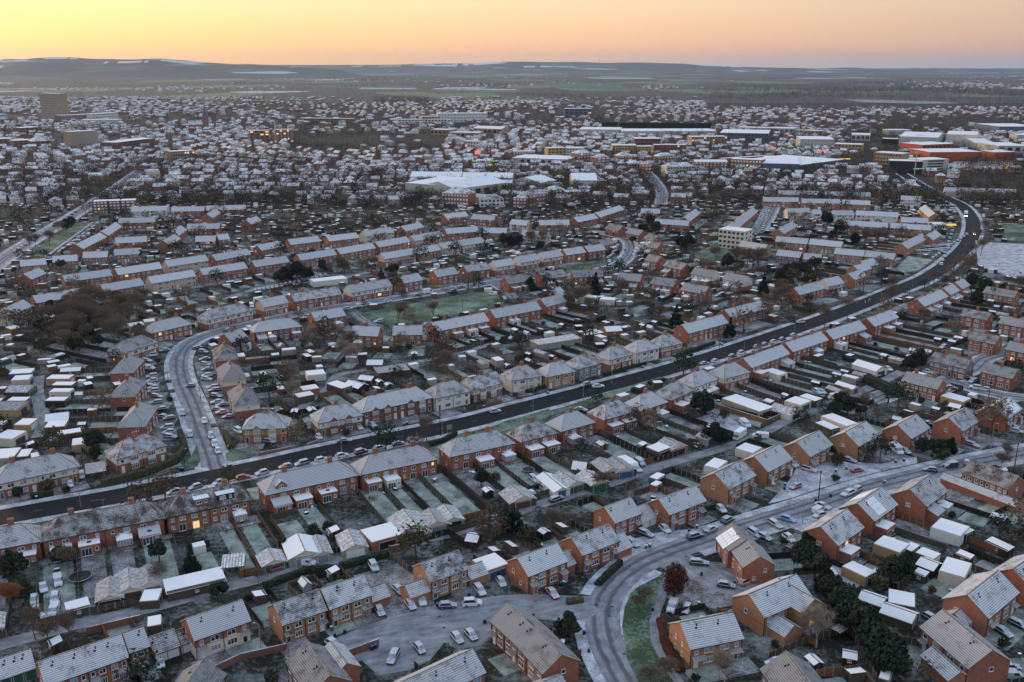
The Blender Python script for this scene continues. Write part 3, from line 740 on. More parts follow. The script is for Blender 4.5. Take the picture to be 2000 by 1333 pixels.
# ------------------------------------------------------------------ trees
def bare_tree(seed, H=9.0, spread=1.0, twig='twig', lv=4, up=.55):
    r = random.Random(seed); tm, cm = MB(), MB()
    def grow(p, d, L, rad, k):
        n = 2 if k < 2 else 1
        for i in range(n):
            d2 = [d[j] + r.uniform(-.14, .14) for j in range(3)]; l = sqrt(sum(c * c for c in d2)); d2 = [c / l for c in d2]
            q = [p[j] + d2[j] * L / n for j in range(3)]; (tm if k < 2 else cm).tube(p, q, rad, rad * .72, ('palebark' if twig == 'twigpale' else 'bark') if k < 2 else twig, 5 if k < 2 else 3); p = q; d = d2; rad *= .72
            if k > 0 and i == 0 and n == 2: kids(p, d, L, rad, k, 2)
        kids(p, d, L, rad, k, {0: 7, 1: 5, 2: 5, 3: 6}.get(k, 0))
    def kids(p, d, L, rad, k, n):
        if k >= lv: return
        for i in range(n):
            a = i * 2.4 + r.uniform(-.5, .5); t = (r.uniform(.2, .7) if k == 0 else r.uniform(.3, .95)) * spread
            e = [cos(a) * t, sin(a) * t, 0]; d2 = [d[j] * .75 + e[j] for j in range(3)]; d2[2] += up * .5; l = sqrt(sum(c * c for c in d2)); d2 = [c / l for c in d2]
            grow(p, d2, L * (r.uniform(.75, 1.0) if k == 0 else r.uniform(.6, .82)), max(.027, rad * .6), k + 1)
    grow([0, 0, 0], [0, 0, 1], H * .26, H * .02, 0)
    return tm.mesh('trunk'), cm.mesh('crown')
def leaf_tree(seed, H=7.0, R_=2.6, mat='ever', shape='round', n=1500, leaf=.34):
    r = random.Random(seed); tm, cm = MB(), MB(); tm.tube((0, 0, 0), (0, 0, H * .5), R_ * .09, R_ * .05, 'bark', 6)
    lumps = []
    for i in range(16):
        if shape == 'cone': z = r.random() ** 1.2; a = r.uniform(0, 6.28); q = (1 - z) * R_ * .75; lumps.append((cos(a) * q, sin(a) * q, H * (.1 + .85 * z), R_ * (.52 - .38 * z), R_ * .9 * (.6 - .35 * z)))
        elif shape == 'egg': z = r.uniform(-1, 1); a = r.uniform(0, 6.28); q = sqrt(1 - z * z) * R_ * .3; lumps.append((cos(a) * q, sin(a) * q, H * (.5 + .22 * z), R_ * .72, H * .27))
        else: a = r.uniform(0, 6.28); z = r.uniform(-.7, 1); q = sqrt(max(0, 1 - z * z * .8)) * R_ * r.uniform(.35, .7); lumps.append((cos(a) * q, sin(a) * q, H * (.55 + .28 * z), R_ * r.uniform(.3, .5), R_ * r.uniform(.3, .5)))
    for i in range(n):
        x, y, z, a, b = r.choice(lumps); t = r.uniform(0, 6.28); u = r.uniform(-1, 1); s = sqrt(1 - u * u); k = r.uniform(.75, 1.08)
        nx, ny, nz = cos(t) * s, sin(t) * s, u
        p = (x + nx * a * k, y + ny * a * k, max(.05, z + nz * b * k)); sz = leaf * r.uniform(.6, 1.3)
        j = [r.uniform(-.6, .6) for _ in range(3)]
        d = (nx + j[0], ny + j[1], nz + j[2]); e = (-ny + j[1], nx + j[2], j[0])
        f = (d[1] * e[2] - d[2] * e[1], d[2] * e[0] - d[0] * e[2], d[0] * e[1] - d[1] * e[0])
        el = sqrt(sum(c * c for c in e)) or 1; fl = sqrt(sum(c * c for c in f)) or 1; e = [c / el * sz for c in e]; f = [c / fl * sz for c in f]
        cm.face([tuple(p[q] - e[q] for q in range(3)), tuple(p[q] + f[q] * .8 for q in range(3)), tuple(p[q] + e[q] for q in range(3)), tuple(p[q] - f[q] * .8 for q in range(3))], mat)
    return tm.mesh('trunk'), cm.mesh('crown')
TREES = {}
def tree_kind(k):
    def mk():
        t, i = k
        if t == 'bare': return bare_tree(100 + i, 11.0, [.9, 1.15, .75, 1.0][i % 4], 'twig')
        if t == 'bigbare': return bare_tree(200 + i, 15.0, 1.0, 'twig')
        if t == 'pale': return bare_tree(300 + i, 9.5, .95, 'twigpale', 4, .7)
        if t == 'scrub': return bare_tree(400 + i, 4.6, 1.5, 'twig')
        if t == 'orange': return bare_tree(500 + i, 5.2, 1.3, 'orangetwig')
        if t == 'ever': return leaf_tree(600 + i, 6.5, 2.9, 'ever')
        if t == 'bigever': return leaf_tree(700 + i, 11.0, 5.4, 'conif', 'round', 3600, .42)
        if t == 'conifer': return leaf_tree(800 + i, 9.5, 2.6, 'conif', 'cone', 2200, .32)
        if t == 'olive': return leaf_tree(900 + i, 3.4, 1.9, 'olive', 'round', 700, .26)
        if t == 'bush': return leaf_tree(950 + i, 2.0, 1.4, 'ever', 'round', 380, .22)
        if t == 'brush': return leaf_tree(970 + i, 2.0, 1.5, 'brownleaf', 'round', 420, .2)
        if t == 'copper': return leaf_tree(990 + i, 10.2, 3.1, 'beech', 'egg', 4200, .22)
    return cached(k, mk)
TN = {'bare': ('bare_tree', 'bare brown tree'), 'bigbare': ('bare_tree', 'tall bare tree'), 'pale': ('bare_birch', 'bare pale birch'), 'scrub': ('bare_shrub', 'bare brown shrub'), 'orange': ('orange_shrub', 'bare orange twigged shrub'), 'ever': ('evergreen_tree', 'dark evergreen tree'), 'bigever': ('evergreen_tree', 'massive dark evergreen'), 'conifer': ('conifer_tree', 'dark pointed conifer'), 'olive': ('leafy_shrub', 'olive green shrub'), 'bush': ('evergreen_bush', 'low green bush'), 'brush': ('brown_bush', 'low brown bush'), 'copper': ('copper_beech', 'copper leaved egg shaped tree')}
TC = {}
def tree(x, y, t, sc=1.0, full=None):
    TC[t] = TC.get(t, 0) + 1
    tm, cm = tree_kind((t, RN.randrange(3)))
    nm, d = TN[t]
    r = thing(nm, d, 'tree' if 'tree' in d or 'birch' in d or 'conifer' in d or 'evergreen' in d and 'bush' not in d else 'shrub', 'trees and shrubs among the gardens', x, y, RN.random() * 6.28, full=full)
    r.scale = (sc, sc, sc * RN.uniform(.9, 1.1))
    ob('trunk', tm, r); ob('crown', cm, r)
    mark(x, y, 0, 1.5, 1.5, 8)
    return r
def T(x, y, t, sc=1.0, full=None):
    p = G(x, y); return tree(p[0], p[1], t, sc, full)
# ------------------------------------------------------------------ fences, hedges, poles
def fence_mb(L, h=1.7, mat='wood', posts='concrete', gaps=False):
    m = MB(); n = max(1, round(L / 1.83)); s = L / n
    for i in range(n):
        dz = RN.uniform(-.04, .04); m.box(i * s + .06, (i + 1) * s - .06, -.03, .03, .08, h + dz, mat)
        m.box(i * s + .06, (i + 1) * s - .06, -.045, .045, h + dz, h + dz + .04, mat)
    for i in range(n + 1): m.box(i * s - .06, i * s + .06, -.06, .06, 0, h + .1, posts)
    return m
FN = [0]
BULKF = {}
def fence(A, B, h=1.7, mat=None, full=None, posts=None):
    L = hypot(B[0] - A[0], B[1] - A[1])
    if L < 1.5: return
    mat = mat or RN.choices(['wood', 'woodd', 'woodo'], [5, 3, 1.4])[0]; ang = atan2(B[1] - A[1], B[0] - A[0])
    mx, my = (A[0] + B[0]) / 2, (A[1] + B[1]) / 2
    FN[0] += 1
    if full is None and (hypot(mx, my) > 390 or FN[0] > 285):
        m = BULKF.setdefault('f', MB()); f = MB(); c, s = cos(ang), sin(ang)
        f.box(0, L, -.04, .04, 0, h, mat)
        for k, face in enumerate(f.f): m.face([(A[0] + f.v[i][0] * c - f.v[i][1] * s, A[1] + f.v[i][0] * s + f.v[i][1] * c, f.v[i][2]) for i in face], f.ms[f.m[k]])
    else:
        w = {'wood': 'grey wooden', 'woodd': 'dark wooden', 'woodo': 'orange wooden', 'red': 'red brick', 'dkred': 'red brick', 'orange': 'orange brick', 'concrete': 'pale concrete', 'white': 'white rendered'}[mat]
        iswall = mat in ('red', 'dkred', 'orange', 'concrete', 'white')
        l = full or lab(f"{w} {'wall' if iswall else 'panel fence'}", mx, my)[0]
        if iswall: mb = MB(); mb.box(0, L, -.11, .11, 0, h, mat); mb.box(-.02, L + .02, -.15, .15, h, h + .07, 'snowpave')
        else: mb = fence_mb(L, h, mat, posts or ('concrete' if RN.random() < .5 else 'wood'))
        o = ob('garden_wall' if iswall else 'garden_fence', mb, None, (A[0], A[1], 0), ang); tag(o, l, 'wall' if iswall else 'fence', 'fences and walls between gardens')
    mark(mx, my, ang, L, .3, 4)
def hedge_mesh(L, h, w, mat, seed=0):
    r = random.Random(seed); m = MB(); nx = max(2, int(L / .8)); 
    sec = []
    for i in range(nx + 1):
        x = L * i / nx; k = lambda: r.uniform(-.09, .09)
        sec.append([(x + k(), -w / 2 + k(), 0), (x + k(), -w / 2 - .05 + k(), h * .5 + k()), (x + k(), -w / 2 + .1 + k(), h * .93 + k()), (x + k(), 0 + k(), h + k()), (x + k(), w / 2 - .1 + k(), h * .93 + k()), (x + k(), w / 2 + k(), h * .5), (x + k(), w / 2, 0)])
    for i in range(nx):
        for j in range(6): m.face([sec[i][j], sec[i + 1][j], sec[i + 1][j + 1], sec[i][j + 1]], mat)
    m.face(sec[0], mat); m.face(sec[-1][::-1], mat)
    for i in range(int(L * (w + 2 * h) * 5)):
        x = r.uniform(0, L); s = r.uniform(0, w + 2 * h)
        if s < h: p = (x, -w / 2 - .03, s); e = (.14, 0, 0); f = (0, -.06, .12)
        elif s < h + w: p = (x, -w / 2 + s - h, h + .02); e = (.14, 0, .05); f = (0, .13, .06)
        else: p = (x, w / 2 + .03, s - h - w); e = (.14, 0, 0); f = (0, .06, .12)
        k = r.uniform(.5, 1.2); j = [r.uniform(-.08, .08) for _ in range(3)]
        m.face([(p[0] - e[0] * k, p[1] + j[0], p[2] - e[2]), (p[0] + j[1], p[1] + f[1] * 2 * k, p[2] - f[2] * k), (p[0] + e[0] * k, p[1] + j[2], p[2] + e[2]), (p[0], p[1] + f[1], p[2] + f[2] * k)], mat)
    return m
HN = [0]
def hedge(pts, h=1.6, w=1.1, mat='ever', full=None, px=True):
    P = [G(*p) for p in pts] if px else pts
    w_ = {'ever': 'dark green', 'olive': 'olive green', 'beech': 'copper brown', 'brownleaf': 'brown', 'conif': 'dark evergreen'}[mat]
    for i in range(len(P) - 1):
        A, B = P[i], P[i + 1]; L = hypot(B[0] - A[0], B[1] - A[1]); ang = atan2(B[1] - A[1], B[0] - A[0]); HN[0] += 1
        l = (full if len(P) == 2 else None) or lab(f"clipped {w_} hedge", (A[0] + B[0]) / 2, (A[1] + B[1]) / 2)[0]
        o = ob('clipped_hedge', hedge_mesh(L, h, w, mat, HN[0]), None, (A[0], A[1], 0), ang); tag(o, l, 'hedge', 'hedges round the gardens'); mark((A[0] + B[0]) / 2, (A[1] + B[1]) / 2, ang, L, w, 4)
def lamp_post(x, y, ang, h=7.5, lit=False, dark=False, full=None):
    r = thing('street_lamp', ('dark ' if dark else 'pale grey ') + 'street lamp post', 'street lamp', 'street lamps', x, y, ang, full=full)
    k = 'dark' if dark else 'concrete'
    def mk():
        m = MB(); m.tube((0, 0, 0), (0, 0, 1.3), .12, .12, k, 6); m.tube((0, 0, 1.3), (0, 0, h - .3), .085, .055, k, 6); m.tube((0, 0, h - .3), (.7, 0, h), .05, .04, k, 5); return m.mesh('pole')
    ob('pole', cached(('lp', h, k), mk), r)
    q = MB(); q.box(.6, 1.25, -.13, .13, h - .06, h + .06, 'metal'); q.box(.65, 1.2, -.1, .1, h - .1, h - .06, 'lamp' if lit else 'upvc'); ob('lantern', q, r)
def pole(x, y, h=9.0, full=None):
    r = thing('telegraph_pole', 'dark wooden telegraph pole', 'pole', 'telegraph poles', x, y, RN.random() * 3, full=full)
    m = MB(); m.tube((0, 0, 0), (0, 0, h), .16, .11, 'woodd', 7, True); ob('post', m, r)
    c = MB(); c.tube((0, 0, h - .25), (0, 0, h + .05), .2, .2, 'dark', 8, True); c.box(-.35, .35, -.03, .03, h - .5, h - .42, 'dark'); ob('cap', c, r)
def bin_(x, y, col='green', ang=0.0):
    r = thing('wheelie_bin', {'green': 'green wheelie bin with pale lid', 'blue': 'dark wheelie bin with bright blue lid', 'dark': 'black wheelie bin'}[col], 'bin', 'wheelie bins', x, y, ang)
    def mk():
        m = MB(); a = .24; m.box(-a, a, -a * 1.1, a * 1.1, .08, .95, {'green': 'green', 'blue': 'dark', 'dark': 'dark'}[col]); return m.mesh('body')
    ob('body', cached(('bb', col), mk), r)
    def mk2():
        m = MB(); m.box(-.3, .3, -.31, .31, .95, 1.04, 'binlid' if col == 'blue' else 'flat'); m.tube((-.31, -.25, 1.0), (-.31, .25, 1.0), .04, .04, 'dark', 5); return m.mesh('lid')
    ob('lid', cached(('bl', col), mk2), r)
    for s in (-1, 1): ob('wheel', cached('bw', lambda: small_wheel()), r, (-.22, s * .27, .12))
def small_wheel():
    m = MB(); m.tube((0, -.04, 0), (0, .04, 0), .12, .12, 'tyre', 8, True); return m.mesh('wheel')
M['binlid'] = plain('blue_lid', (.05, .22, .42), .5, 0, .1)
def B_(x, y, col='blue'):
    p = G(x, y); bin_(p[0], p[1], col, RN.uniform(-3, 3))
def trampoline(x, y, r_=1.6, net=True):
    r = thing('trampoline', 'round dark trampoline', 'trampoline', 'trampolines', x, y)
    m = MB(); n = 16; P = [(r_ * cos(2 * pi * i / n), r_ * sin(2 * pi * i / n)) for i in range(n)]
    for i in range(n):
        a, b = P[i], P[(i + 1) % n]; m.tube((*a, .8), (*b, .8), .09, .09, 'snowpave', 5)
        if i % 4 == 0: m.tube((*a, 0), (*a, 2.4 if net else .8), .04, .04, 'metal', 4)
        if net: m.tube((*a, 2.4), (*b, 2.4), .03, .03, 'dark', 4)
    ob('frame', m, r); q = MB(); q.face([(x * .96, y * .96, .8) for x, y in P], 'dark'); ob('mat', q, r)
    if net:
        q = MB()
        for i in range(n):
            a, b = P[i], P[(i + 1) % n]
            for k in range(5): z = 1.0 + k * .3; q.box(0, 0, 0, 0, 0, 0, 'dark') if False else q.tube((*a, z), (*b, z), .012, .012, 'dark', 3)
            q.tube((*a, .8), (*a, 2.4), .012, .012, 'dark', 3)
        ob('net', q, r)
    mark(x, y, 0, 3, 3, 4)
# ------------------------------------------------------------------ roads
def smooth(P, step=4.0):
    P = [P[0]] + P + [P[-1]]; out = []
    for i in range(1, len(P) - 2):
        p0, p1, p2, p3 = P[i - 1], P[i], P[i + 1], P[i + 2]; n = max(1, int(hypot(p2[0] - p1[0], p2[1] - p1[1]) / step))
        for k in range(n):
            t = k / n; out.append(tuple(.5 * (2 * p1[j] + (p2[j] - p0[j]) * t + (2 * p0[j] - 5 * p1[j] + 4 * p2[j] - p3[j]) * t * t + (3 * p1[j] - p0[j] - 3 * p2[j] + p3[j]) * t ** 3) for j in (0, 1)))
    out.append(P[-2]); return out
def normals(P):
    N = []
    for i in range(len(P)):
        a, b = P[max(0, i - 1)], P[min(len(P) - 1, i + 1)]; l = hypot(b[0] - a[0], b[1] - a[1]) or 1; N.append((-(b[1] - a[1]) / l, (b[0] - a[0]) / l))
    return N
def ribbon(mb, P, w, z, k, off=0.0, th=0.0, skip=None, side='kerb'):
    N = normals(P); v = 0
    for i in range(len(P) - 1):
        l = hypot(P[i + 1][0] - P[i][0], P[i + 1][1] - P[i][1])
        q = [(P[j][0] + N[j][0] * o, P[j][1] + N[j][1] * o, z) for j, o in ((i, off - w / 2), (i + 1, off - w / 2), (i + 1, off + w / 2), (i, off + w / 2))]
        if not (skip and skip((q[0][0] + q[2][0]) / 2, (q[0][1] + q[2][1]) / 2)):
            mb.face(q[::-1] if False else q, k, [(off - w / 2 + .001, v), (off - w / 2, v + l), (off + w / 2, v + l), (off + w / 2, v)])
            if th:
                for a, b in ((0, 1), (2, 3)): mb.face([(q[a][0], q[a][1], 0), (q[b][0], q[b][1], 0), q[b], q[a]], side)
        v += l
ROADS = [
 ('main', [(-160, 1052), (0, 1012), (250, 966), (500, 914), (625, 886), (750, 860), (900, 829), (1000, 803), (1150, 764), (1300, 724), (1400, 694), (1500, 661), (1600, 627), (1680, 597), (1750, 568), (1810, 543), (1852, 515), (1888, 480), (1900, 450), (1897, 425), (1878, 402), (1845, 385), (1805, 366), (1770, 345), (1735, 322)], 10.0, 'asphalt', 2.6),
 ('west', [(422, 925), (410, 888), (392, 840), (372, 785), (353, 740), (350, 702), (370, 672), (415, 652), (470, 638), (540, 622), (620, 606), (690, 596), (760, 585), (850, 571), (950, 554), (1040, 541), (1105, 541), (1165, 530), (1205, 518), (1226, 500), (1232, 482), (1222, 468), (1190, 458), (1150, 452)], 7.0, 'iced', 1.9),
 ('green_south', [(690, 610), (712, 628), (745, 640)], 4.5, 'iced', 0),
 ('green_east', [(962, 553), (985, 566), (1000, 585)], 5.0, 'iced', 1.5),
 ('estate', [(2090, 872), (2000, 886), (1900, 905), (1800, 928), (1700, 953), (1600, 986), (1500, 1017), (1440, 1036), (1380, 1055), (1310, 1078), (1255, 1102), (1212, 1132), (1184, 1170), (1176, 1215), (1186, 1262), (1207, 1305), (1240, 1360)], 7.4, 'iced', 2.4),
 ('close', [(1172, 1190), (1110, 1188), (1040, 1185), (960, 1190), (890, 1204), (810, 1221), (740, 1242), (672, 1272)], 10.0, 'iced', 0),
 ('court', [(1290, 1090), (1335, 1100), (1390, 1125), (1440, 1150), (1500, 1150)], 9.0, 'icedlane', 0),
 ('lane', [(-60, 1275), (60, 1245), (140, 1222), (230, 1203), (330, 1178), (430, 1150), (520, 1128), (600, 1106), (700, 1083), (800, 1062), (900, 1036), (1000, 1003), (1100, 972), (1200, 942), (1280, 913), (1380, 885), (1475, 853), (1540, 820), (1600, 797), (1660, 774), (1710, 752), (1762, 726)], 4.2, 'icedlane', 0),
 ('northlane', [(570, 810), (610, 780), (640, 758), (655, 735), (700, 725), (790, 712), (900, 690), (960, 672)], 3.2, 'icedlane', 0),
 ('westlane', [(75, 855), (85, 830), (78, 790), (72, 762), (75, 735)], 4.5, 'icedlane', 0),
 ('eastclose', [(1700, 785), (1740, 770), (1800, 760), (1850, 745), (1920, 765), (1990, 778), (2050, 783)], 7, 'iced', 1.5),
 ('eastclose2', [(1850, 745), (1900, 720), (1925, 700), (1975, 690), (2040, 692)], 6, 'iced', 1.5),
 ('side', [(1540, 618), (1562, 632), (1585, 640)], 6, 'asphalt', 0),
 ('northwest', [(-60, 560), (0, 512), (60, 472), (130, 430), (190, 392), (240, 358), (275, 333)], 9, 'iced', 3),
 ('parking', [(92, 505), (125, 470), (160, 447), (200, 432)], 6, 'iced', 0),
 ('midlane', [(440, 585), (520, 560), (600, 552), (660, 545), (720, 532)], 5, 'icedlane', 0),
 ('north_street', [(1290, 400), (1292, 375), (1278, 352), (1262, 335)], 8, 'iced', 2),
 ('north_street2', [(1478, 455), (1500, 425), (1512, 400)], 8, 'iced', 2),
 ('eastpath', [(1880, 540), (1920, 545), (2000, 560)], 5, 'icedlane', 0),
]
RP = {}
for nm, px, w, mat, pv in ROADS:
    P = smooth([G(*p) for p in px]); RP[nm] = (P, w)
    for i in range(len(P) - 1):
        a, b = P[i], P[i + 1]; L = hypot(b[0] - a[0], b[1] - a[1]); mark((a[0] + b[0]) / 2, (a[1] + b[1]) / 2, atan2(b[1] - a[1], b[0] - a[0]), L, w, 2)
def onroad(x, y):
    X, Y = int(x - OX), int(y - OY); return 0 <= X < ONX and 0 <= Y < ONY and OCC[Y * ONX + X] & 2
KIND_ROAD = {'lane': 'service_lane', 'northlane': 'service_lane', 'westlane': 'service_lane', 'midlane': 'service_lane', 'eastpath': 'path', 'court': 'parking_court', 'parking': 'parking_street'}
PAV = MB(); pvm = []
for i, (nm, px, w, mat, pv) in enumerate(ROADS):
    P, w = RP[nm]; m = MB(); ribbon(m, P, w, .062 - i * .0025, mat); struct(KIND_ROAD.get(nm, 'road'), m)
    if pv:
        for s in (-1, 1): ribbon(PAV, P, pv, .125 + .004 * (i % 3) + (.002 if s > 0 else 0), 'snowpave', s * (w / 2 + pv / 2 + .05), .12, onroad)
for i, (nm, px, w, mat, pv) in enumerate(ROADS):
    P, w = RP[nm]
    if pv:
        for k in range(len(P) - 1):
            a, b = P[k], P[k + 1]; mark((a[0] + b[0]) / 2, (a[1] + b[1]) / 2, atan2(b[1] - a[1], b[0] - a[0]), hypot(b[0] - a[0], b[1] - a[1]), w + 2 * pv, 64)
struct('pavement', PAV)
LN = MB(); P, w = RP['main']; N = normals(P); d = 0
for i in range(len(P) - 1):
    if i % 3 == 0:
        a, b = P[i], P[i + 1]; t = .5
        c = (a[0] + (b[0] - a[0]) * t, a[1] + (b[1] - a[1]) * t); n = N[i]
        LN.face([(a[0] - n[0] * .06, a[1] - n[1] * .06, .068), (c[0] - n[0] * .06, c[1] - n[1] * .06, .068), (c[0] + n[0] * .06, c[1] + n[1] * .06, .068), (a[0] + n[0] * .06, a[1] + n[1] * .06, .068)], 'line')
P2, w2 = RP['west']
for k in range(6):
    a = P2[1]; n = normals(P2)[1]; q = (a[0] + n[0] * (-2.6 + k * .95), a[1] + n[1] * (-2.6 + k * .95)); LN.face([(q[0], q[1], .07), (q[0] + n[0] * .6, q[1] + n[1] * .6, .07), (q[0] + n[0] * .6, q[1] + n[1] * .6 + .2, .07), (q[0], q[1] + .2, .07)], 'line')
struct('road_marking', LN)
# drain covers on the frosted estate road
DR = MB()
for x, y in ((859, 1205), (867, 1227), (1046, 1079 + 24), (1297, 1079), (1340, 1088), (1230, 1107), (1196, 1186), (1190, 1204), (1165, 1182), (1211, 1214), (1219, 1278), (1628, 935), (1538, 961), (1617, 955), (1551, 987), (1722, 919), (1748, 936), (1906, 887)):
    p = G(x, y); DR.box(p[0] - .3, p[0] + .3, p[1] - .22, p[1] + .22, .05, .075, 'tyre')
struct('drain_cover', DR)
# ------------------------------------------------------------------ greens
def area(name, px, mat, z, bit=32):
    P = [G(*p) for p in px]; m = MB(); m.face([(x, y, z) for x, y in P], mat, [(x * .35 - y * .94, x * .94 + y * .35) for x, y in P])
    o = struct(name, m)
    xs = [p[0] for p in P]; ys = [p[1] for p in P]
    y = min(ys)
    while y < max(ys):
        x = min(xs)
        while x < max(xs):
            ins = False; j = len(P) - 1
            for i in range(len(P)):
                if (P[i][1] > y) != (P[j][1] > y) and x < (P[j][0] - P[i][0]) * (y - P[i][1]) / (P[j][1] - P[i][1]) + P[i][0]: ins = not ins
                j = i
            if ins:
                X, Y = int(x - OX), int(y - OY)
                if 0 <= X < ONX and 0 <= Y < ONY: OCC[Y * ONX + X] |= bit
            x += .9
        y += .9
    return o
area('village_green', [(704, 613), (830, 589), (930, 571), (972, 577), (985, 592), (940, 607), (850, 624), (765, 638), (742, 632)], 'green_field', .13)
area('grass_verge', [(1100, 796), (1190, 766), (1290, 737), (1310, 741), (1250, 758), (1170, 784), (1115, 806)], 'green_field', .14)
area('grass_verge', [(945, 842), (985, 824), (1030, 812), (1070, 800), (1090, 807), (1050, 826), (975, 846)], 'green_field', .14)
area('grass_verge', [(870, 862), (900, 848), (928, 842), (905, 862), (880, 868)], 'green_field', .14)
area('grass_island', [(1247, 1147), (1300, 1120), (1297, 1150), (1282, 1187), (1272, 1225), (1280, 1262), (1300, 1295), (1325, 1325), (1335, 1350), (1255, 1350), (1225, 1287), (1215, 1225), (1220, 1187), (1232, 1160)], 'green_field', .14)
area('grass_verge', [(440, 890), (452, 876), (470, 880), (490, 893), (465, 901), (445, 903)], 'green_field', .14)
area('grass_verge', [(348, 917), (372, 895), (385, 870), (392, 900), (386, 912), (365, 920)], 'green_field', .14)
area('playing_field', [(1105, 525), (1165, 512), (1210, 500), (1208, 512), (1170, 527), (1110, 535)], 'green_field', .1)
area('playing_field', [(1750, 524), (1775, 500), (1822, 508), (1795, 528), (1765, 534)], 'lawn', .1)
area('playing_field', [(1352, 495), (1400, 478), (1440, 495), (1420, 512), (1370, 515)], 'green_field', .1)
area('allotments', [(540, 425), (560, 413), (690, 412), (770, 432), (700, 447), (560, 450)], 'garden', .1, 0)
area('grass_verge', [(60, 500), (90, 478), (135, 446), (180, 437), (150, 455), (115, 480), (85, 503)], 'green_field', .1)
area('car_park', [(1905, 470), (1950, 475), (2060, 480), (2060, 560), (1985, 545), (1910, 520)], 'snowpave', .08)
area('playing_field', [(1955, 440), (2060, 440), (2060, 472), (1965, 470)], 'green_field', .08)
area('parking_forecourt', [(1345, 1095), (1430, 1100), (1475, 1130), (1460, 1175), (1400, 1190), (1330, 1180), (1300, 1165), (1305, 1130)], 'paving', .035)
area('snowy_forecourt', [(1545, 935), (1560, 908), (1600, 905), (1660, 902), (1720, 907), (1790, 892), (1792, 905), (1700, 926), (1600, 955), (1540, 975), (1500, 985)], 'snowpave', .045, 0)
area('snowy_forecourt', [(1560, 1000), (1600, 990), (1640, 974), (1652, 984), (1600, 1012), (1578, 1042), (1545, 1032), (1538, 1012)], 'snowpave', .046, 0)
area('snowy_forecourt', [(1200, 1062), (1290, 1040), (1350, 1034), (1382, 1040), (1340, 1054), (1260, 1080), (1215, 1092), (1192, 1082)], 'snowpave', .047, 0)
area('snowy_forecourt', [(1650, 1115), (1625, 1085), (1600, 1090), (1625, 1130), (1670, 1150), (1690, 1140)], 'snowpave', .045, 0)
area('snowy_forecourt', [(1350, 820), (1400, 805), (1460, 835), (1440, 850), (1400, 850)], 'snowpave', .045, 0)
area('turning_area', [(650, 1262), (700, 1228), (790, 1202), (880, 1182), (1000, 1173), (1150, 1176), (1175, 1195), (1150, 1208), (1060, 1205), (985, 1200), (960, 1215), (968, 1232), (940, 1262), (900, 1268), (868, 1256), (840, 1290), (800, 1310), (740, 1320), (700, 1285), (672, 1300)], 'iced', .058, 2)
area('parking_forecourt', [(690, 1125), (780, 1100), (835, 1150), (860, 1200), (760, 1212), (735, 1170)], 'paving', .033)
m = MB(); ribbon(m, smooth([G(*p) for p in [(1308, 1105), (1302, 1135), (1290, 1175), (1277, 1215), (1280, 1255), (1298, 1290), (1330, 1340)]]), 1.9, .15, 'icedlane'); struct('footpath', m)
# ------------------------------------------------------------------ rows of houses, given by their ridge ends in the photograph
LOOK = {'red': 'red brick', 'dkred': 'dark red brick', 'orange': 'orange brick', 'buff': 'buff brick', 'white': 'white rendered', 'cream': 'cream rendered', 'pink': 'pink rendered', 'grey': 'grey rendered', 'tan': 'tan', 'brown': 'brown brick'}
def row(phrase, items, mode='line', group=None, **d):
    H = []
    for it in items:
        o = dict(d); o.update(it[4] if len(it) > 4 else {}); W = o.get('W', 8.2); kind = o.get('kind', 'gable')
        e = o.get('e', 5.0); pt = o.get('pt', 36 if kind == 'gable' else 40); rh = e + W / 2 * tan(radians(pt)); o['pt'] = pt
        A, B = G(it[0], it[1], rh), G(it[2], it[3], rh); H.append((o, A, B, ((A[0] + B[0]) / 2, (A[1] + B[1]) / 2), W, kind))
    if mode == 'avg':
        sx = sum(h[2][0] - h[1][0] for h in H); sy = sum(h[2][1] - h[1][1] for h in H); aa = atan2(sy, sx)
    for i, (o, A, B, Mi, W, kind) in enumerate(H):
        L = hypot(B[0] - A[0], B[1] - A[1]); ang = atan2(B[1] - A[1], B[0] - A[0])
        if mode == 'avg': ang = aa
        if mode == 'line' and len(H) > 1:
            p, q = H[max(0, i - 1)][3], H[min(len(H) - 1, i + 1)][3]; ang = atan2(q[1] - p[1], q[0] - p[0])
        if 'ang' in o: ang = radians(o['ang'])
        if mode != 'own': L *= abs(cos(ang - atan2(B[1] - A[1], B[0] - A[0])))
        L = o['L'] if 'L' in o else (L - .4 if kind == 'gable' else L + W * sum(o.get('ends', (1, 1))) / 2)
        ty = o.get('ty', 'semi' if o.get('u', 2) <= 2 else 'terr'); noun = {'semi': 'semi', 'terr': 'terrace', 'det': 'house', 'flats': 'flats', 'garages': 'garages'}[ty]
        low, up = o.get('low', 'red'), o.get('up')
        look = LOOK[low] + (f" and {LOOK[up].split()[0]}" if up and up != low else '') + (' hipped' if kind == 'hip' else ' gabled')
        n = len(H)
        ref = f"{nth(i)} {noun} {phrase}"; l = f"{look} {noun}, {nth(i)} from the left {phrase}" if n > 1 else f"{look} {noun} {phrase}"
        if n == 1: ref = f"{noun} {phrase}"
        USED.add(l); o['row'] = phrase
        house(Mi[0], Mi[1], ang, L, W, o, l, group or f"houses {phrase}", ref)
H_ = dict
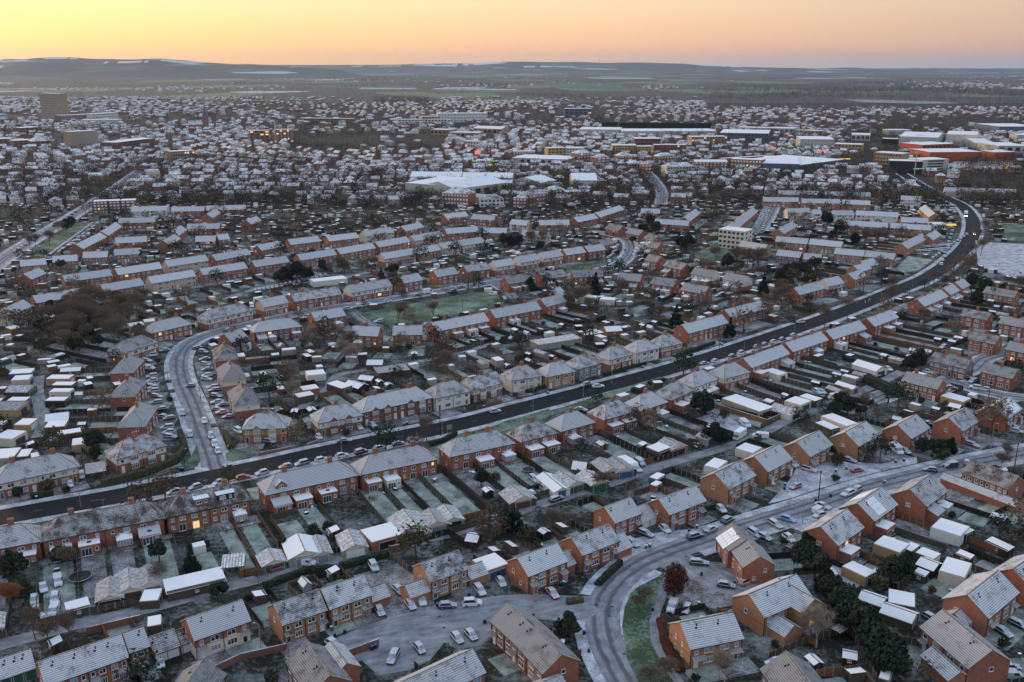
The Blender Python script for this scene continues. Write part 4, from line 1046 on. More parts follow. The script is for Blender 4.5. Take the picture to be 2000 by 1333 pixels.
row('south of the main road', [
 (-75, 1040, 8, 1028, H_(L=24, u=4)), (115, 1006, 280, 982, H_(u=4, bare=.8, frost=.8)), (350, 965, 447, 946, H_(u=4, bare=.9, frost=.75, feat=[dormer(-1.5, 3.6, 'dkred'), dormer(4.6, 4.4, 'woodd')])), (540, 925, 659, 899, H_(u=4, bare=.25, feat=[gdormer(-8.5)])),
 (721, 887, 817, 870, H_(u=4, bare=.3)), (892, 854, 970, 840, H_(u=3, bare=.6)),
 (1026, 826, 1054, 822, H_(L=13.4)), (1104, 806, 1125, 803, H_(L=13.4, bare=.2)), (1185, 786, 1207, 781, H_(L=13.4)), (1250, 769, 1272, 765, H_(L=13.4)), (1306, 749, 1325, 744, H_(L=13.4)), (1350, 726, 1375, 722, H_(L=13.4, up='white')), (1415, 711, 1435, 707, H_(L=13.4, up='cream'))],
 kind='hip', W=8.4, front='+y', frost=.85, gb=34, gf=7, ch='old', e=5.0)
row('beyond the south semis', [(1450, 699, 1528, 673, H_(u=4)), (1532, 669, 1604, 647, H_(u=4)), (1614, 646, 1676, 625, H_(u=4)), (1689, 621, 1744, 605, H_(u=3)), (1790, 584, 1838, 565, H_(u=3)), (1840, 562, 1862, 554, H_(u=2, low='orange')), (1864, 551, 1882, 544, H_(u=2, low='orange'))],
 W=7.8, front='+y', frost=.95, bare=.15, gb=30, gf=8, u=4)
row('north of the main road', [
 (15, 903, 112, 886, H_(u=4, up='cream', W=8.6)), (251, 857, 275, 849, H_(L=15, ang=44, bay=True, bayup='white', up='white')), (506, 806, 533, 807, H_(L=14, ang=5, bay=True, bayup=['tan', 'cream'], up='tan')),
 (640, 794, 672, 786, H_(L=15, bay=True, up='white', bayup='dkred', low='dkred')), (717, 772, 815, 756, H_(u=4, bay=True, bayup=['dkred', 'dkred', 'dkred', 'white'], low='dkred')), (858, 748, 888, 742, H_(L=14, low='white')),
 (922, 735, 958, 729, H_(kind='gable', L=13, low='dkred', up='cream', bay=True, bayup=['white', 'cream'])), (1008, 716, 1030, 712, H_(L=12.6, low='cream', up='white')), (1074, 709, 1096, 704, H_(L=12.6, low='tan')), (1125, 694, 1152, 689, H_(L=12.6, low='grey')), (1187, 677, 1212, 674, H_(L=12.6, up='white')),
 (1240, 665, 1265, 660, H_(L=12.6, low='white')), (1287, 655, 1312, 651, H_(L=12, up='pink'))],
 kind='hip', W=8.4, front='-y', frost=.85, gb=26, gf=6, bare=.45)
row('beyond the north semis', [(1331, 634, 1410, 614, H_(u=4)), (1415, 605, 1484, 587, H_(u=4)), (1549, 562, 1599, 549, H_(u=3)), (1607, 545, 1638, 539, H_(u=2, up='white')), (1656, 534, 1680, 526, H_(low='orange')), (1667, 519, 1691, 512, H_(low='orange')), (1680, 510, 1705, 504, H_(low='orange')), (1760, 475, 1800, 456, H_(low='orange', u=4)), (1810, 459, 1827, 449, H_(low='orange'))],
 mode='own', W=8, front='-y', frost=.95, bare=.15, gb=22, gf=8)
# modern estate houses
md = dict(W=8.0, e=4.9, pt=34, ch='flue', frost=.9, bare=.35, gb=11, gf=4, porch=True, ext=.5)
row('at the bottom left', [(74, 1295, 236, 1236, H_(u=4, porch='long')), (239, 1237, 280, 1222, H_(u=1, W=7, ty='semi')), (362, 1208, 474, 1171, H_(u=2, up='red', low='cream', split=2.7)), (-60, 1304, 61, 1269, H_(u=5, e=2.5, ty='garages', door='green', W=6.5)), (289, 1246, 340, 1227, H_(u=2, e=2.5, ty='garages', W=6, bare=.7)), (343, 1231, 368, 1224, H_(u=1, e=2.5, ty='garages', W=5, bare=.6))], mode='avg', **md)
row('around the left cul-de-sac', [(534, 1180, 622, 1150, H_(u=2, porch=True)), (625, 1149, 711, 1123, H_(u=2, porch='long', feat=[wing(7.6, -.5, 4.2, 5, 2.5)])), (822, 1100, 896, 1074, H_(u=2, feat=[wing(-7.3, -1.2, 5, 5, 2.6, mat='orange'), wing(7.5, -2.2, 4.6, 5, 2.5, mat='orange')]))], mode='avg', **{**md, 'low': 'orange', 'frost': .85, 'bare': .6, 'band': True})
row('beside the frosted junction', [(1008, 1088, 1090, 1061, H_(porch='box', feat=[wing(7.5, .5, 4, 6, 2.4)])), (1116, 1050, 1189, 1022, H_(porch=True, feat=[wing(7.2, -1.5, 4.5, 6.5, 2.6)])), (1180, 990, 1232, 971, H_(feat=[wing(7.6, -.8, 5.5, 7, 2.4, doors=2)])), (1287, 975, 1357, 947, H_(feat=[wing(7.2, 1.5, 3.6, 6, 2.4)]))], mode='avg', **{**md, 'band': True, 'gf': 9})
row('above the estate road', [(1396, 924, 1450, 897, H_(low='brown')), (1477, 891, 1518, 867, H_(low='brown')), (1556, 862, 1600, 841, H_(low='brown')), (1650, 844, 1692, 822, H_(low='brown', feat=[wing(7.6, -1.5, 4, 5, 2.6, mat='brown')])), (1752, 829, 1791, 809), (1852, 815, 1887, 796), (1936, 796, 1975, 770, H_(feat=[solar(6, 3, 2)]))],
 mode='avg', **{**md, 'W': 9.2, 'porch': 'box', 'gw': [(.3, 3.5, 1.1, 1.0)], 'L': 13, 'gb': 14, 'gf': 12})
row('below the estate road', [(1605, 1026, 1652, 995, H_(feat=[])), (1676, 981, 1720, 952, H_(feat=[solar(4, 3, -1.6), solar(5, 3, 1, 1)])), (1779, 954, 1817, 926)], mode='avg', **{**md, 'W': 9.4, 'low': 'red', 'front': '+y', 'gw': [(0, 3.4, 1.3, 1.1)], 'ext': .95, 'L': 13.2, 'gb': 15})
row('at the right edge', [(1897, 897, 1990, 930, H_(u=4, e=5.0, W=8, frost=.55, bare=.5, feat=[wing(0, -5.4, 22, 3.2, 2.3, mat='red', name='front_extension')]))], mode='own', **{**md, 'front': '-y', 'gf': 9})
row('behind the solar panel court', [(1434, 1025, 1452, 1050, H_(feat=[solar(5, 3, 0)], frost=.35, L=8.5)), (1463, 1057, 1480, 1078, H_(L=8.5, frost=.5)),], mode='avg', **{**md, 'front': '+y', 'gb': 5, 'u': 1, 'ty': 'det', 'band': True, 'ext': 0, 'W': 7.4})
row('beside the copper tree', [(1328, 1215, 1432, 1195, H_(porch='long', gw=[(1.6, 3.6, .7, 1), (-1.2, 3.6, .7, 1), (1.6, 1.3, .7, 1), (-1.2, 1.3, .7, 1)])), (1462, 1160, 1556, 1121, H_(feat=[wing(4.0, -3.0, 9.5, 6.4, 4.9, along='y', mat='orange'), wing(-3.5, -6.2, 6, 5, 2.5, along='y', mat='orange')]))], mode='own', **{**md, 'low': 'orange', 'frost': .97, 'bare': .22, 'W': 9.0, 'gb': 8})
row('at the lower right', [(1889, 1161, 1950, 1113, H_(feat=[wing(-8, 1, 4, 5, 2.5)], L=15)), (1880, 1193, 1897, 1265, H_(frost=.55, bare=.5, ang=-76, L=14, feat=[wing(2.8, -6.3, 8, 4.6, 2.7)])), (1990, 1103, 2020, 1084, H_(L=12)), (1548, 1288, 1592, 1345, H_(frost=.4, L=14)), ], mode='own', **{**md, 'W': 9.4})
row('at the bottom edge', [(386, 1303, 352, 1352, H_(frost=.35, L=12)), (601, 1258, 640, 1312, H_(frost=.35, bare=.6, L=12, feat=[wing(-2, 5, 8, 5, 4.2)])), (788, 1330, 893, 1281, H_(L=19, u=3)), (999, 1184, 1036, 1216, H_(frost=.4, L=10)), (1038, 1218, 1088, 1268, H_(frost=.45, bare=.6, L=13)), (1015, 1352, 1065, 1330, H_(e=2.6, u=2, ty='garages', L=13))], mode='own', **{**md, 'gb': 7, 'gf': 3})
# estate on the right with rough grey roofs
row('in the right-hand closes', [(1772, 725, 1842, 742, H_(u=4)), (1825, 687, 1897, 703, H_(u=3, up='grey')), (1925, 708, 1988, 722), (1900, 646, 1953, 657), (1972, 666, 2020, 675), (1882, 602, 1937, 611), (1957, 617, 2008, 625), (1927, 559, 1988, 569, H_(low='orange', u=3))], mode='avg', W=8.0, pt=32, frost=.5, bare=.45, hue=.05, gb=14, gf=6, front='-y')
# the curving street on the left
row('west of the curving street', [(270, 651, 247, 668, H_(L=18, ang=-118, up='white')), (243, 688, 250, 708, H_(L=15, ang=-84)), (244, 729, 252, 754, H_(L=15, ang=-84)), (262, 777, 272, 811, H_(L=17, ang=-82))], mode='own', kind='hip', W=8.4, frost=.55, bare=.45, gb=42, gf=10, front='+y')
row('east of the curving street', [(434, 668, 441, 682, H_(L=15, ang=-68)), (443, 702, 455, 721, H_(L=16, ang=-66, up='cream')), (467, 745, 480, 768, H_(L=16, ang=-66, up='white'))], mode='own', kind='hip', W=8.4, frost=.45, bare=.45, gb=24, gf=10, front='-y')
row('beyond the curving street', [(307, 629, 344, 617, H_(kind='hip', u=4)), (410, 605, 467, 591, H_(kind='hip', u=4, up='white')), (505, 585, 555, 576, H_(u=2, up='pink')), (567, 574, 660, 560, H_(u=4)), (675, 557, 760, 545, H_(u=4, up='white')), (777, 539, 820, 534, H_(u=2)), (842, 527, 890, 522), (905, 519, 950, 512), (960, 510, 998, 504, H_(up='white'))], mode='line', W=8.2, frost=.85, bare=.35, gb=18, gf=9)
row('north of the second green', [(1007, 501, 1047, 495, H_(up='white')), (1055, 494, 1090, 487, H_(up='cream')), (1100, 487, 1135, 481), (1142, 481, 1175, 476)], mode='line', W=8.2, frost=.9, bare=.25, gb=14, gf=6)
row('south of the village green', [(437, 652, 470, 642, H_(u=2)), (509, 627, 565, 620, H_(kind='hip', u=4)), (607, 610, 667, 600), (692, 634, 740, 640, H_(ang=-8)), (767, 637, 825, 634, H_(ang=4)), (842, 630, 945, 610, H_(u=4)), (957, 605, 1047, 588, H_(u=4)), (1055, 584, 1095, 574), (1073, 567, 1094, 559, H_(L=9))], mode='own', W=8.2, frost=.85, bare=.3, gb=20, gf=8, front='+y')
row('beyond the village green', [(985, 541, 1027, 534), (1052, 531, 1100, 526), (1117, 528, 1175, 526, H_(u=3)), (1210, 532, 1255, 536), (1277, 540, 1322, 546), (1337, 552, 1385, 560), (1305, 507, 1342, 515), (1357, 522, 1400, 529, H_(up='white')), (1420, 532, 1462, 540, H_(up='white')), (1268, 496, 1292, 501), (1272, 471, 1292, 475), (1267, 456, 1286, 461), (1230, 445, 1257, 450), (1190, 436, 1217, 441), (1168, 470, 1190, 464)], mode='own', W=8.2, frost=.5, bare=.4, gb=14, gf=7, front='+y')
tb = dict(W=8.0, frost=.95, bare=.1, gb=13, gf=6, u=4, ch='old')
row('in the nearest long terrace row', [(742, 494, 807, 485, H_(up='pink')), (808, 485, 852, 477, H_(u=3)), (853, 475, 895, 470, H_(u=3, low='cream')), (897, 470, 937, 462, H_(u=3, up='cream'))], mode='line', **tb)
row('in the second long terrace row', [(62, 577, 155, 563), (192, 555, 277, 544), (287, 540, 377, 527, H_(low='pink')), (390, 525, 475, 511), (490, 509, 560, 500), (580, 497, 650, 486), (655, 485, 727, 474), (730, 472, 795, 462), (800, 460, 862, 451, H_(low='pink')), (870, 447, 930, 441), (945, 444, 990, 446)], mode='line', **tb)
row('in the third long terrace row', [(122, 538, 212, 525), (222, 524, 312, 512), (322, 509, 400, 497, H_(low='pink')), (410, 497, 485, 486), (497, 478, 550, 471), (560, 467, 622, 461), (637, 461, 695, 454), (705, 451, 765, 444, H_(low='cream')), (775, 441, 827, 435), (860, 417, 915, 414), (927, 417, 967, 422)], mode='line', **tb)
row('in the far left rows', [(0, 605, 45, 585, H_(low='cream')), (45, 535, 75, 523, H_(u=2)), (38, 508, 89, 504, H_(low='orange')), (102, 500, 151, 497, H_(low='orange')), (162, 492, 211, 490), (222, 487, 270, 484), (225, 464, 287, 461), (147, 477, 195, 454), (197, 452, 225, 434), (232, 426, 304, 424), (321, 420, 355, 419), (366, 437, 430, 436), (382, 461, 422, 460), (423, 458, 445, 456), (318, 470, 340, 457, H_(u=2)), (335, 452, 352, 440, H_(u=2)), (403, 418, 420, 408, H_(u=2)), (480, 430, 500, 422, H_(u=2)), (256, 405, 325, 402, H_(low='white')), (335, 404, 400, 403), (402, 402, 480, 400)], mode='own', **tb)
row('in the far right rows', [(1000, 428, 1034, 431, H_(low='cream')), (1022, 449, 1072, 453, H_(low='cream')), (1052, 430, 1111, 429), (1120, 425, 1160, 417), (1162, 416, 1210, 401), (1280, 427, 1347, 431), (1252, 407, 1290, 408), (1336, 424, 1358, 408, H_(u=2)), (1420, 445, 1470, 405), (1535, 407, 1580, 406, H_(low='cream')), (1587, 409, 1603, 409, H_(low='white', u=2)), (1627, 411, 1666, 411, H_(low='white')), (1672, 411, 1755, 415, H_(low='white')), (1760, 424, 1812, 426, H_(low='orange')), (1650, 430, 1735, 435, H_(low='orange', u=6)), (1740, 435, 1820, 440, H_(low='orange', u=5)), (1517, 461, 1580, 466, H_(low='orange')), (1583, 466, 1647, 472, H_(low='orange')), (1632, 484, 1690, 489, H_(low='orange')), (1692, 489, 1750, 495, H_(low='orange')), (1520, 487, 1567, 492), (1570, 494, 1605, 496), (1520, 447, 1547, 432, H_(low='orange', u=3)), (1807, 400, 1827, 417, H_(low='orange', u=4)), (1450, 470, 1500, 478, H_(low='tan')), (1490, 385, 1560, 386, H_(low='orange')), (1565, 388, 1640, 389, H_(low='orange')), (1645, 390, 1700, 392, H_(low='orange')), (1520, 372, 1600, 373, H_(low='orange')), (1610, 374, 1700, 376, H_(low='orange')), (1760, 382, 1800, 384, H_(low='white')), (1845, 366, 1925, 368, H_(low='cream')), (1930, 368, 1985, 370, H_(low='cream'))], mode='own', **tb)
# ------------------------------------------------------------------ gardens
LAWN, PAT, DRV = MB(), MB(), MB()
BS = MB(); NS = [0]; SHN = [0]
def w2(h, x, y): c, s = cos(h['ang']), sin(h['ang']); return (h['x'] + x * c - y * s, h['y'] + x * s + y * c)
def bit(x, y):
    X, Y = int(x - OX), int(y - OY); return OCC[Y * ONX + X] if 0 <= X < ONX and 0 <= Y < ONY else 2
def quad(mb, h, x0, x1, y0, y1, z, k): 
    P = [w2(h, x0, y0), w2(h, x1, y0), w2(h, x1, y1), w2(h, x0, y1)]; mb.face([(*p, z) for p in P] if (x1 - x0) * (y1 - y0) > 0 else [(*p, z) for p in P[::-1]], k)
def bulk_shed(x, y, ang, L, W, h, col):
    c, s = cos(ang), sin(ang); f = MB(); f.box(-L / 2, L / 2, -W / 2, W / 2, 0, h, col, 'flat')
    for k, face in enumerate(f.f): BS.face([(x + f.v[i][0] * c - f.v[i][1] * s, y + f.v[i][0] * s + f.v[i][1] * c, f.v[i][2]) for i in face], f.ms[f.m[k]])
def gardens(h):
    o = h['o']; u = h['u']; L, W = h['L'], h['W']; uw = L / u; end = 1.6 if u > 1 else 1
    D = h['D']
    if h['o'].get('ty') == 'garages': return
    for which in ('back', 'front'):
        isb = which == 'back'; sg = (1 if h['front'] == '-y' else -1) * (1 if isb else -1); g = o.get('gb' if isb else 'gf', 10)
        for i in range(u):
            x0, x1 = -L / 2 + uw * i, -L / 2 + uw * (i + 1)
            if i == 0: x0 -= end
            if i == u - 1: x1 += end
            xm = (x0 + x1) / 2; gl = 0
            while gl < g:
                y = sg * (W / 2 + 1.5 + gl); bad = 0
                for xx in (x0 + .8, xm, x1 - .8):
                    if bit(*w2(h, xx, y)) & (1 | 2 | 32 | (64 if not isb else 64)): bad = 1
                if bad: break
                gl += 1
            if gl < 2: continue
            for yy in range(int(gl)):
                for xx in range(int(x1 - x0)): 
                    p = w2(h, x0 + xx + .5, sg * (W / 2 + 1.6 + yy)); X, Y = int(p[0] - OX), int(p[1] - OY)
                    if 0 <= X < ONX and 0 <= Y < ONY: OCC[Y * ONX + X] |= 16
            ye = W / 2 + gl + .8
            if isb:
                pt = min(gl, RN.choice([2.5, 3.5, 5]))
                quad(PAT, h, x0 + .2, x1 - .2, sg * (W / 2 + .02), sg * (W / 2 + pt), .028, 'paving')
                shl = 0
                man = o.get('noshed')
                if gl > 8:
                    n = 1 if gl < 20 else RN.choice([1, 2, 2])
                    yy = ye - .3
                    for k in range(n):
                        big = gl > 22 and k == 0 and RN.random() < .75
                        sl, sw = (RN.uniform(4.6, 6.2), min(uw - 1, RN.uniform(2.8, 3.6))) if big else (RN.uniform(2, 3.4), RN.uniform(1.7, 2.6))
                        xs = RN.uniform(x0 + sw / 2 + .3, max(x0 + sw / 2 + .31, x1 - sw / 2 - .3)); yc = yy - sl / 2
                        p = w2(h, xs, sg * yc); a = h['ang'] + (pi / 2 if sg > 0 else -pi / 2)
                        if yc - sl / 2 > W / 2 + 4 and free(p[0], p[1], a, sl, sw, 1 | 2 | 4) and RN.random() < .9:
                            SHN[0] += 1; ty = 'garage' if big and RN.random() < .55 else ('flat' if big else RN.choice(['shed', 'shed', 'pent', 'pent', 'summer', 'greenhouse']))
                            if SHN[0] < 285 and D < 560: outbuilding(p[0], p[1], a + (0 if big else pi * RN.randrange(2)), sl, sw, ty)
                            else: bulk_shed(p[0], p[1], a, sl, sw, 2.1, RN.choice(['wood', 'woodd', 'concrete', 'woodo', 'white']))
                            shl = gl - (yc - sl / 2 - W / 2) + .5
                        yy = yc - sl / 2 - RN.uniform(1, 3)
                        if yy < W / 2 + 8: break
                a, b = W / 2 + pt + .4, ye - shl - .6
                if b - a > 2: quad(LAWN, h, x0 + RN.uniform(.5, 1.4), x1 - RN.uniform(.5, 1.4), sg * a, sg * b, .035, 'lawn' if RN.random() < .8 else 'paving')
                mt = RN.choices(['wood', 'woodd', 'woodo', 'dkred'], [6, 3, 1.3, .5])[0]
                if i == 0: fence(w2(h, x0, sg * (W / 2 - .5)), w2(h, x0, sg * ye), RN.choice([1.5, 1.7, 1.8]), mt)
                fence(w2(h, x1, sg * (W / 2 + (.1 if i < u - 1 else -.5))), w2(h, x1, sg * ye), RN.choice([1.3, 1.6, 1.7]), None)
                if gl > 6 and RN.random() < .7: fence(w2(h, x0 + .1, sg * (ye + .1)), w2(h, x1 - .1, sg * (ye + .1)), 1.6, mt)
                for k in range(int(gl * uw / 42 + RN.random())):
                    yy = RN.uniform(W / 2 + 4, ye - .8); xx = RN.choice([x0 + .9, x1 - .9]); p = w2(h, xx, sg * yy)
                    if free(p[0], p[1], 0, 1.4, 1.4, 1 | 2 | 4 | 8): plant(p, D)
                if D < 420:
                    for k in range(RN.randrange(5)):
                        yy = RN.uniform(W / 2 + .8, min(ye - 1, W / 2 + 8)); p = w2(h, RN.uniform(x0 + .6, x1 - .6), sg * yy)
                        if free(p[0], p[1], 0, 1, 1, 1 | 2 | 4 | 8): CL.append((p, RN.random()))
                    if gl > 14 and RN.random() < .10:
                        p = w2(h, xm, sg * (W / 2 + gl * .5))
                        if free(p[0], p[1], 0, 3.4, 3.4, 1 | 2 | 4 | 8): trampoline(p[0], p[1], 1.6, RN.random() < .6)
            else:
                quad(DRV, h, x0 + .1, x1 - .1, sg * (W / 2 + .02), sg * (ye + .3), .03, 'paving' if RN.random() < .7 else 'lawn')
                if gl > 4.5 and D < 700 and RN.random() < o.get('pcar', .6 if D > 330 else .25): CARQ.append((h, (x0 + x1) / 2 + RN.uniform(-.6, .6), sg * (W / 2 + min(gl - 1.6, 3.4)), sg))
                if RN.random() < .25:
                    p = w2(h, x0 + .8, sg * (ye - .8))
                    if free(p[0], p[1], 0, 1.2, 1.2, 1 | 2 | 4): plant(p, D, low=True)
PLN = {'n': 0}
PQ = []
def plant(p, D, low=False):
    PQ.append((D, p, low))
CL = []; CARQ = []
M['bluegrey'] = plain('blue_grey_cladding', (.10, .13, .18), .6, 0, .1, .2); M['redclad'] = plain('red_cladding', (.42, .085, .03), .7, 0, .1, .2)
# ------------------------------------------------------------------ outbuildings seen one by one
SHED(251, 1112, 254, 1150, 6, 'garage', col='cream', door='rust'); SHED(287, 1106, 291, 1140, 5.6, 'garage', col='cream'); SHED(215, 1129, 213, 1166, 5.8, 'garage', col='woodd', door='dark')
SHED(276, 1161, 313, 1158, 5, 'flat', h=2.0, col='wood'); SHED(322, 1144, 436, 1118, 6, 'pent', h=2.2, col='wood', mn=26); SHED(433, 1095, 478, 1090, 6.5, 'carport', h=2.5)
SHED(128, 1182, 172, 1170, 3.4, 'pent', col='wood'); SHED(287, 1212, 315, 1207, 4, 'flat', h=1.9, col='wood')
SHED(582, 1050, 596, 1083, 8, 'garage', h=2.4, col='concrete', door='grey', roof='flat'); SHED(617, 1046, 631, 1078, 4.6, 'garage', col='concrete', door='grey'); SHED(680, 1037, 694, 1067, 6.4, 'garage', col='concrete', door='upvc')
SHED(733, 1025, 757, 1049, 8.5, 'flat', h=2.6, col='red', door='dark'); SHED(788, 1003, 812, 1033, 9, 'garage', h=2.4, col='white', door='dark'); SHED(838, 998, 854, 1023, 7.5, 'garage', col='wood', door='grey', roof='corr'); SHED(868, 988, 886, 1013, 6, 'garage', col='concrete', door='dark')
SHED(524, 1076, 536, 1098, 6, 'garage', h=2.0, col='green', door='green'); SHED(914, 1041, 936, 1044, 4.6, 'shed', col='woodd'); SHED(944, 1084, 972, 1106, 6.5, 'flat', h=2.6, col='orange', door='blue'); SHED(773, 1030, 782, 1040, 2.8, 'shed', col='woodo')
SHED(1000, 953, 1022, 974, 8, 'garage', col='wood', door='rust'); SHED(1094, 924, 1126, 944, 7, 'garage', col='wood', door='green'); SHED(1142, 920, 1172, 940, 6, 'garage', col='wood', door='green'); SHED(1172, 896, 1197, 916, 6, 'garage', col='wood', roof='corr'); SHED(1197, 895, 1224, 916, 6.6, 'garage', col='wood', door='blue')
SHED(1062, 925, 1098, 955, 5, 'garage', h=2.0, col='white', roof='flat'); SHED(1274, 867, 1299, 877, 6, 'flat', col='wood'); SHED(1298, 858, 1328, 872, 6.5, 'garage', h=2.4, col='red', door='dark', roof='corr'); SHED(1424, 772, 1498, 798, 7.5, 'flat', h=2.6, col='concrete', door='dark')
SHED(1212, 886, 1240, 903, 3.2, 'caravan'); SHED(1120, 902, 1146, 905, 4, 'greenhouse', col='wood'); SHED(1276, 925, 1292, 930, 4.5, 'flat', h=2.2, col='blue'); SHED(1275, 940, 1288, 944, 3.4, 'flat', h=2.0, col='red')
SHED(1172, 857, 1182, 863, 2.8, 'shed', col='red'); SHED(1385, 900, 1412, 907, 7, 'flat', col='white'); SHED(1446, 868, 1480, 878, 6, 'flat', col='cream', h=2.4)
SHED(1716, 1051, 1768, 1069, 6, 'flat', h=2.5, col='tan'); SHED(1771, 1062, 1790, 1069, 4.5, 'flat', h=2.2, col='woodd'); SHED(1655, 1098, 1702, 1120, 4.2, 'flat', h=2.4, col='tan'); SHED(1701, 1112, 1718, 1120, 4.4, 'flat', h=2.2, col='woodd'); SHED(1795, 1071, 1832, 1085, 4, 'flat', h=2.1, col='wood'); SHED(1800, 1090, 1833, 1103, 5, 'summer', col='woodd'); SHED(1842, 1098, 1892, 1112, 8, 'flat', h=2.6, col='cream')
SHED(1684, 1157, 1728, 1172, 4.6, 'garage', h=2.1, col='wood', roof='flat'); SHED(1727, 1182, 1788, 1203, 5, 'garage', h=2.2, col='wood', roof='flat'); SHED(1735, 1160, 1788, 1170, 6, 'flat', h=2.4, col='wood'); SHED(1648, 1267, 1674, 1272, 3.0, 'shed', col='beech'); SHED(1583, 1272, 1600, 1288, 2.2, 'shed', col='woodd')
SHED(1828, 1018, 1886, 1036, 7, 'flat', h=2.8, col='white'); SHED(1876, 1030, 1895, 1038, 4.5, 'flat', h=2.2, col='woodd'); SHED(1932, 1048, 1975, 1068, 2.6, 'pent', col='woodd')
SHED(1720, 1310, 1740, 1316, 4, 'flat', h=2.0, col='wood'); SHED(1632, 1220, 1650, 1230, 3, 'carport', h=2.0)
SHED(1615, 808, 1665, 828, 5.5, 'flat', h=2.3, col='cream'); SHED(1600, 822, 1632, 836, 4, 'flat', col='wood'); SHED(1513, 790, 1556, 803, 7, 'garage', col='white', door='dark', roof='corr'); SHED(1543, 777, 1575, 786, 7, 'flat', col='cream'); SHED(1568, 770, 1600, 780, 4.5, 'flat', col='wood'); SHED(1620, 752, 1655, 765, 3.4, 'garage', col='wood'); SHED(1638, 745, 1672, 756, 4, 'garage', h=2.1, col='tan', roof='flat'); SHED(1676, 706, 1722, 720, 7, 'garage', h=2.6, col='white', roof='flat'); SHED(1500, 720, 1530, 730, 5, 'flat', col='cream')
SHED(1845, 768, 1890, 780, 6, 'flat', h=2.4, col='tan'); SHED(1857, 785, 1878, 790, 4, 'shed', col='woodd')
SHED(20, 757, 62, 757, 7, 'garage', h=2.6, col='wood', roof='corr'); SHED(18, 778, 55, 778, 4, 'flat', col='wood'); SHED(-5, 790, 45, 790, 8, 'garage', h=2.6, col='tan', roof='corr'); SHED(35, 822, 66, 822, 6, 'flat', h=2.3, col='tan', door='upvc'); SHED(0, 845, 38, 848, 7, 'flat', h=2.6, col='cream'); SHED(95, 735, 140, 735, 5, 'flat', col='tan'); SHED(105, 748, 145, 748, 4, 'flat', col='wood'); SHED(100, 761, 140, 761, 4, 'flat', col='cream'); SHED(92, 778, 130, 778, 4, 'flat', col='woodd'); SHED(90, 813, 134, 808, 7, 'garage', col='wood', roof='flat'); SHED(90, 828, 130, 825, 6, 'flat', col='wood'); SHED(112, 845, 158, 838, 4, 'flat', col='wood'); SHED(25, 737, 60, 735, 6, 'flat', col='pink', h=2.6); SHED(20, 725, 65, 722, 6, 'flat', col='blue', h=2.4)
SHED(-10, 885, 34, 882, 8, 'flat', h=2.6, col='concrete'); SHED(37, 884, 60, 882, 6, 'flat', col='wood'); SHED(60, 889, 76, 886, 4, 'flat', col='white'); SHED(140, 862, 186, 856, 6, 'flat', h=2.4, col='tan'); SHED(185, 902, 187, 922, 5.5, 'carport')
SHED(648, 745, 678, 755, 5, 'flat', col='wood'); SHED(682, 744, 710, 752, 5.5, 'summer', col='woodd'); SHED(733, 722, 797, 715, 7.5, 'flat', col='wood', h=2.6, roof='corr'); SHED(705, 732, 730, 735, 5, 'shed', col='wood'); SHED(598, 728, 634, 724, 6, 'flat', col='white', h=2.4); SHED(588, 758, 620, 753, 5, 'flat', col='red'); SHED(578, 772, 610, 766, 4.5, 'flat', col='wood'); SHED(718, 706, 748, 706, 6, 'shed', col='wood', h=2.2)
SHED(1043, 668, 1128, 655, 7.5, 'flat', h=2.6, col='concrete', roof='corr'); SHED(1135, 650, 1172, 645, 7, 'flat', col='wood'); SHED(1180, 642, 1210, 640, 7, 'shed', col='red', h=2.2); SHED(1135, 577, 1164, 580, 7, 'flat', h=2.6, col='white'); SHED(1173, 581, 1202, 583, 6, 'flat', h=2.6, col='white'); SHED(608, 547, 674, 540, 8, 'flat', h=2.8, col='white'); SHED(250, 634, 280, 630, 6, 'flat', col='white'); SHED(280, 626, 308, 623, 5.5, 'flat', col='tan')
SHED(112, 660, 136, 656, 4, 'flat', col='woodo'); SHED(15, 640, 35, 636, 6, 'flat', h=2.6, col='red'); SHED(120, 718, 158, 716, 4.5, 'shed', col='woodo')
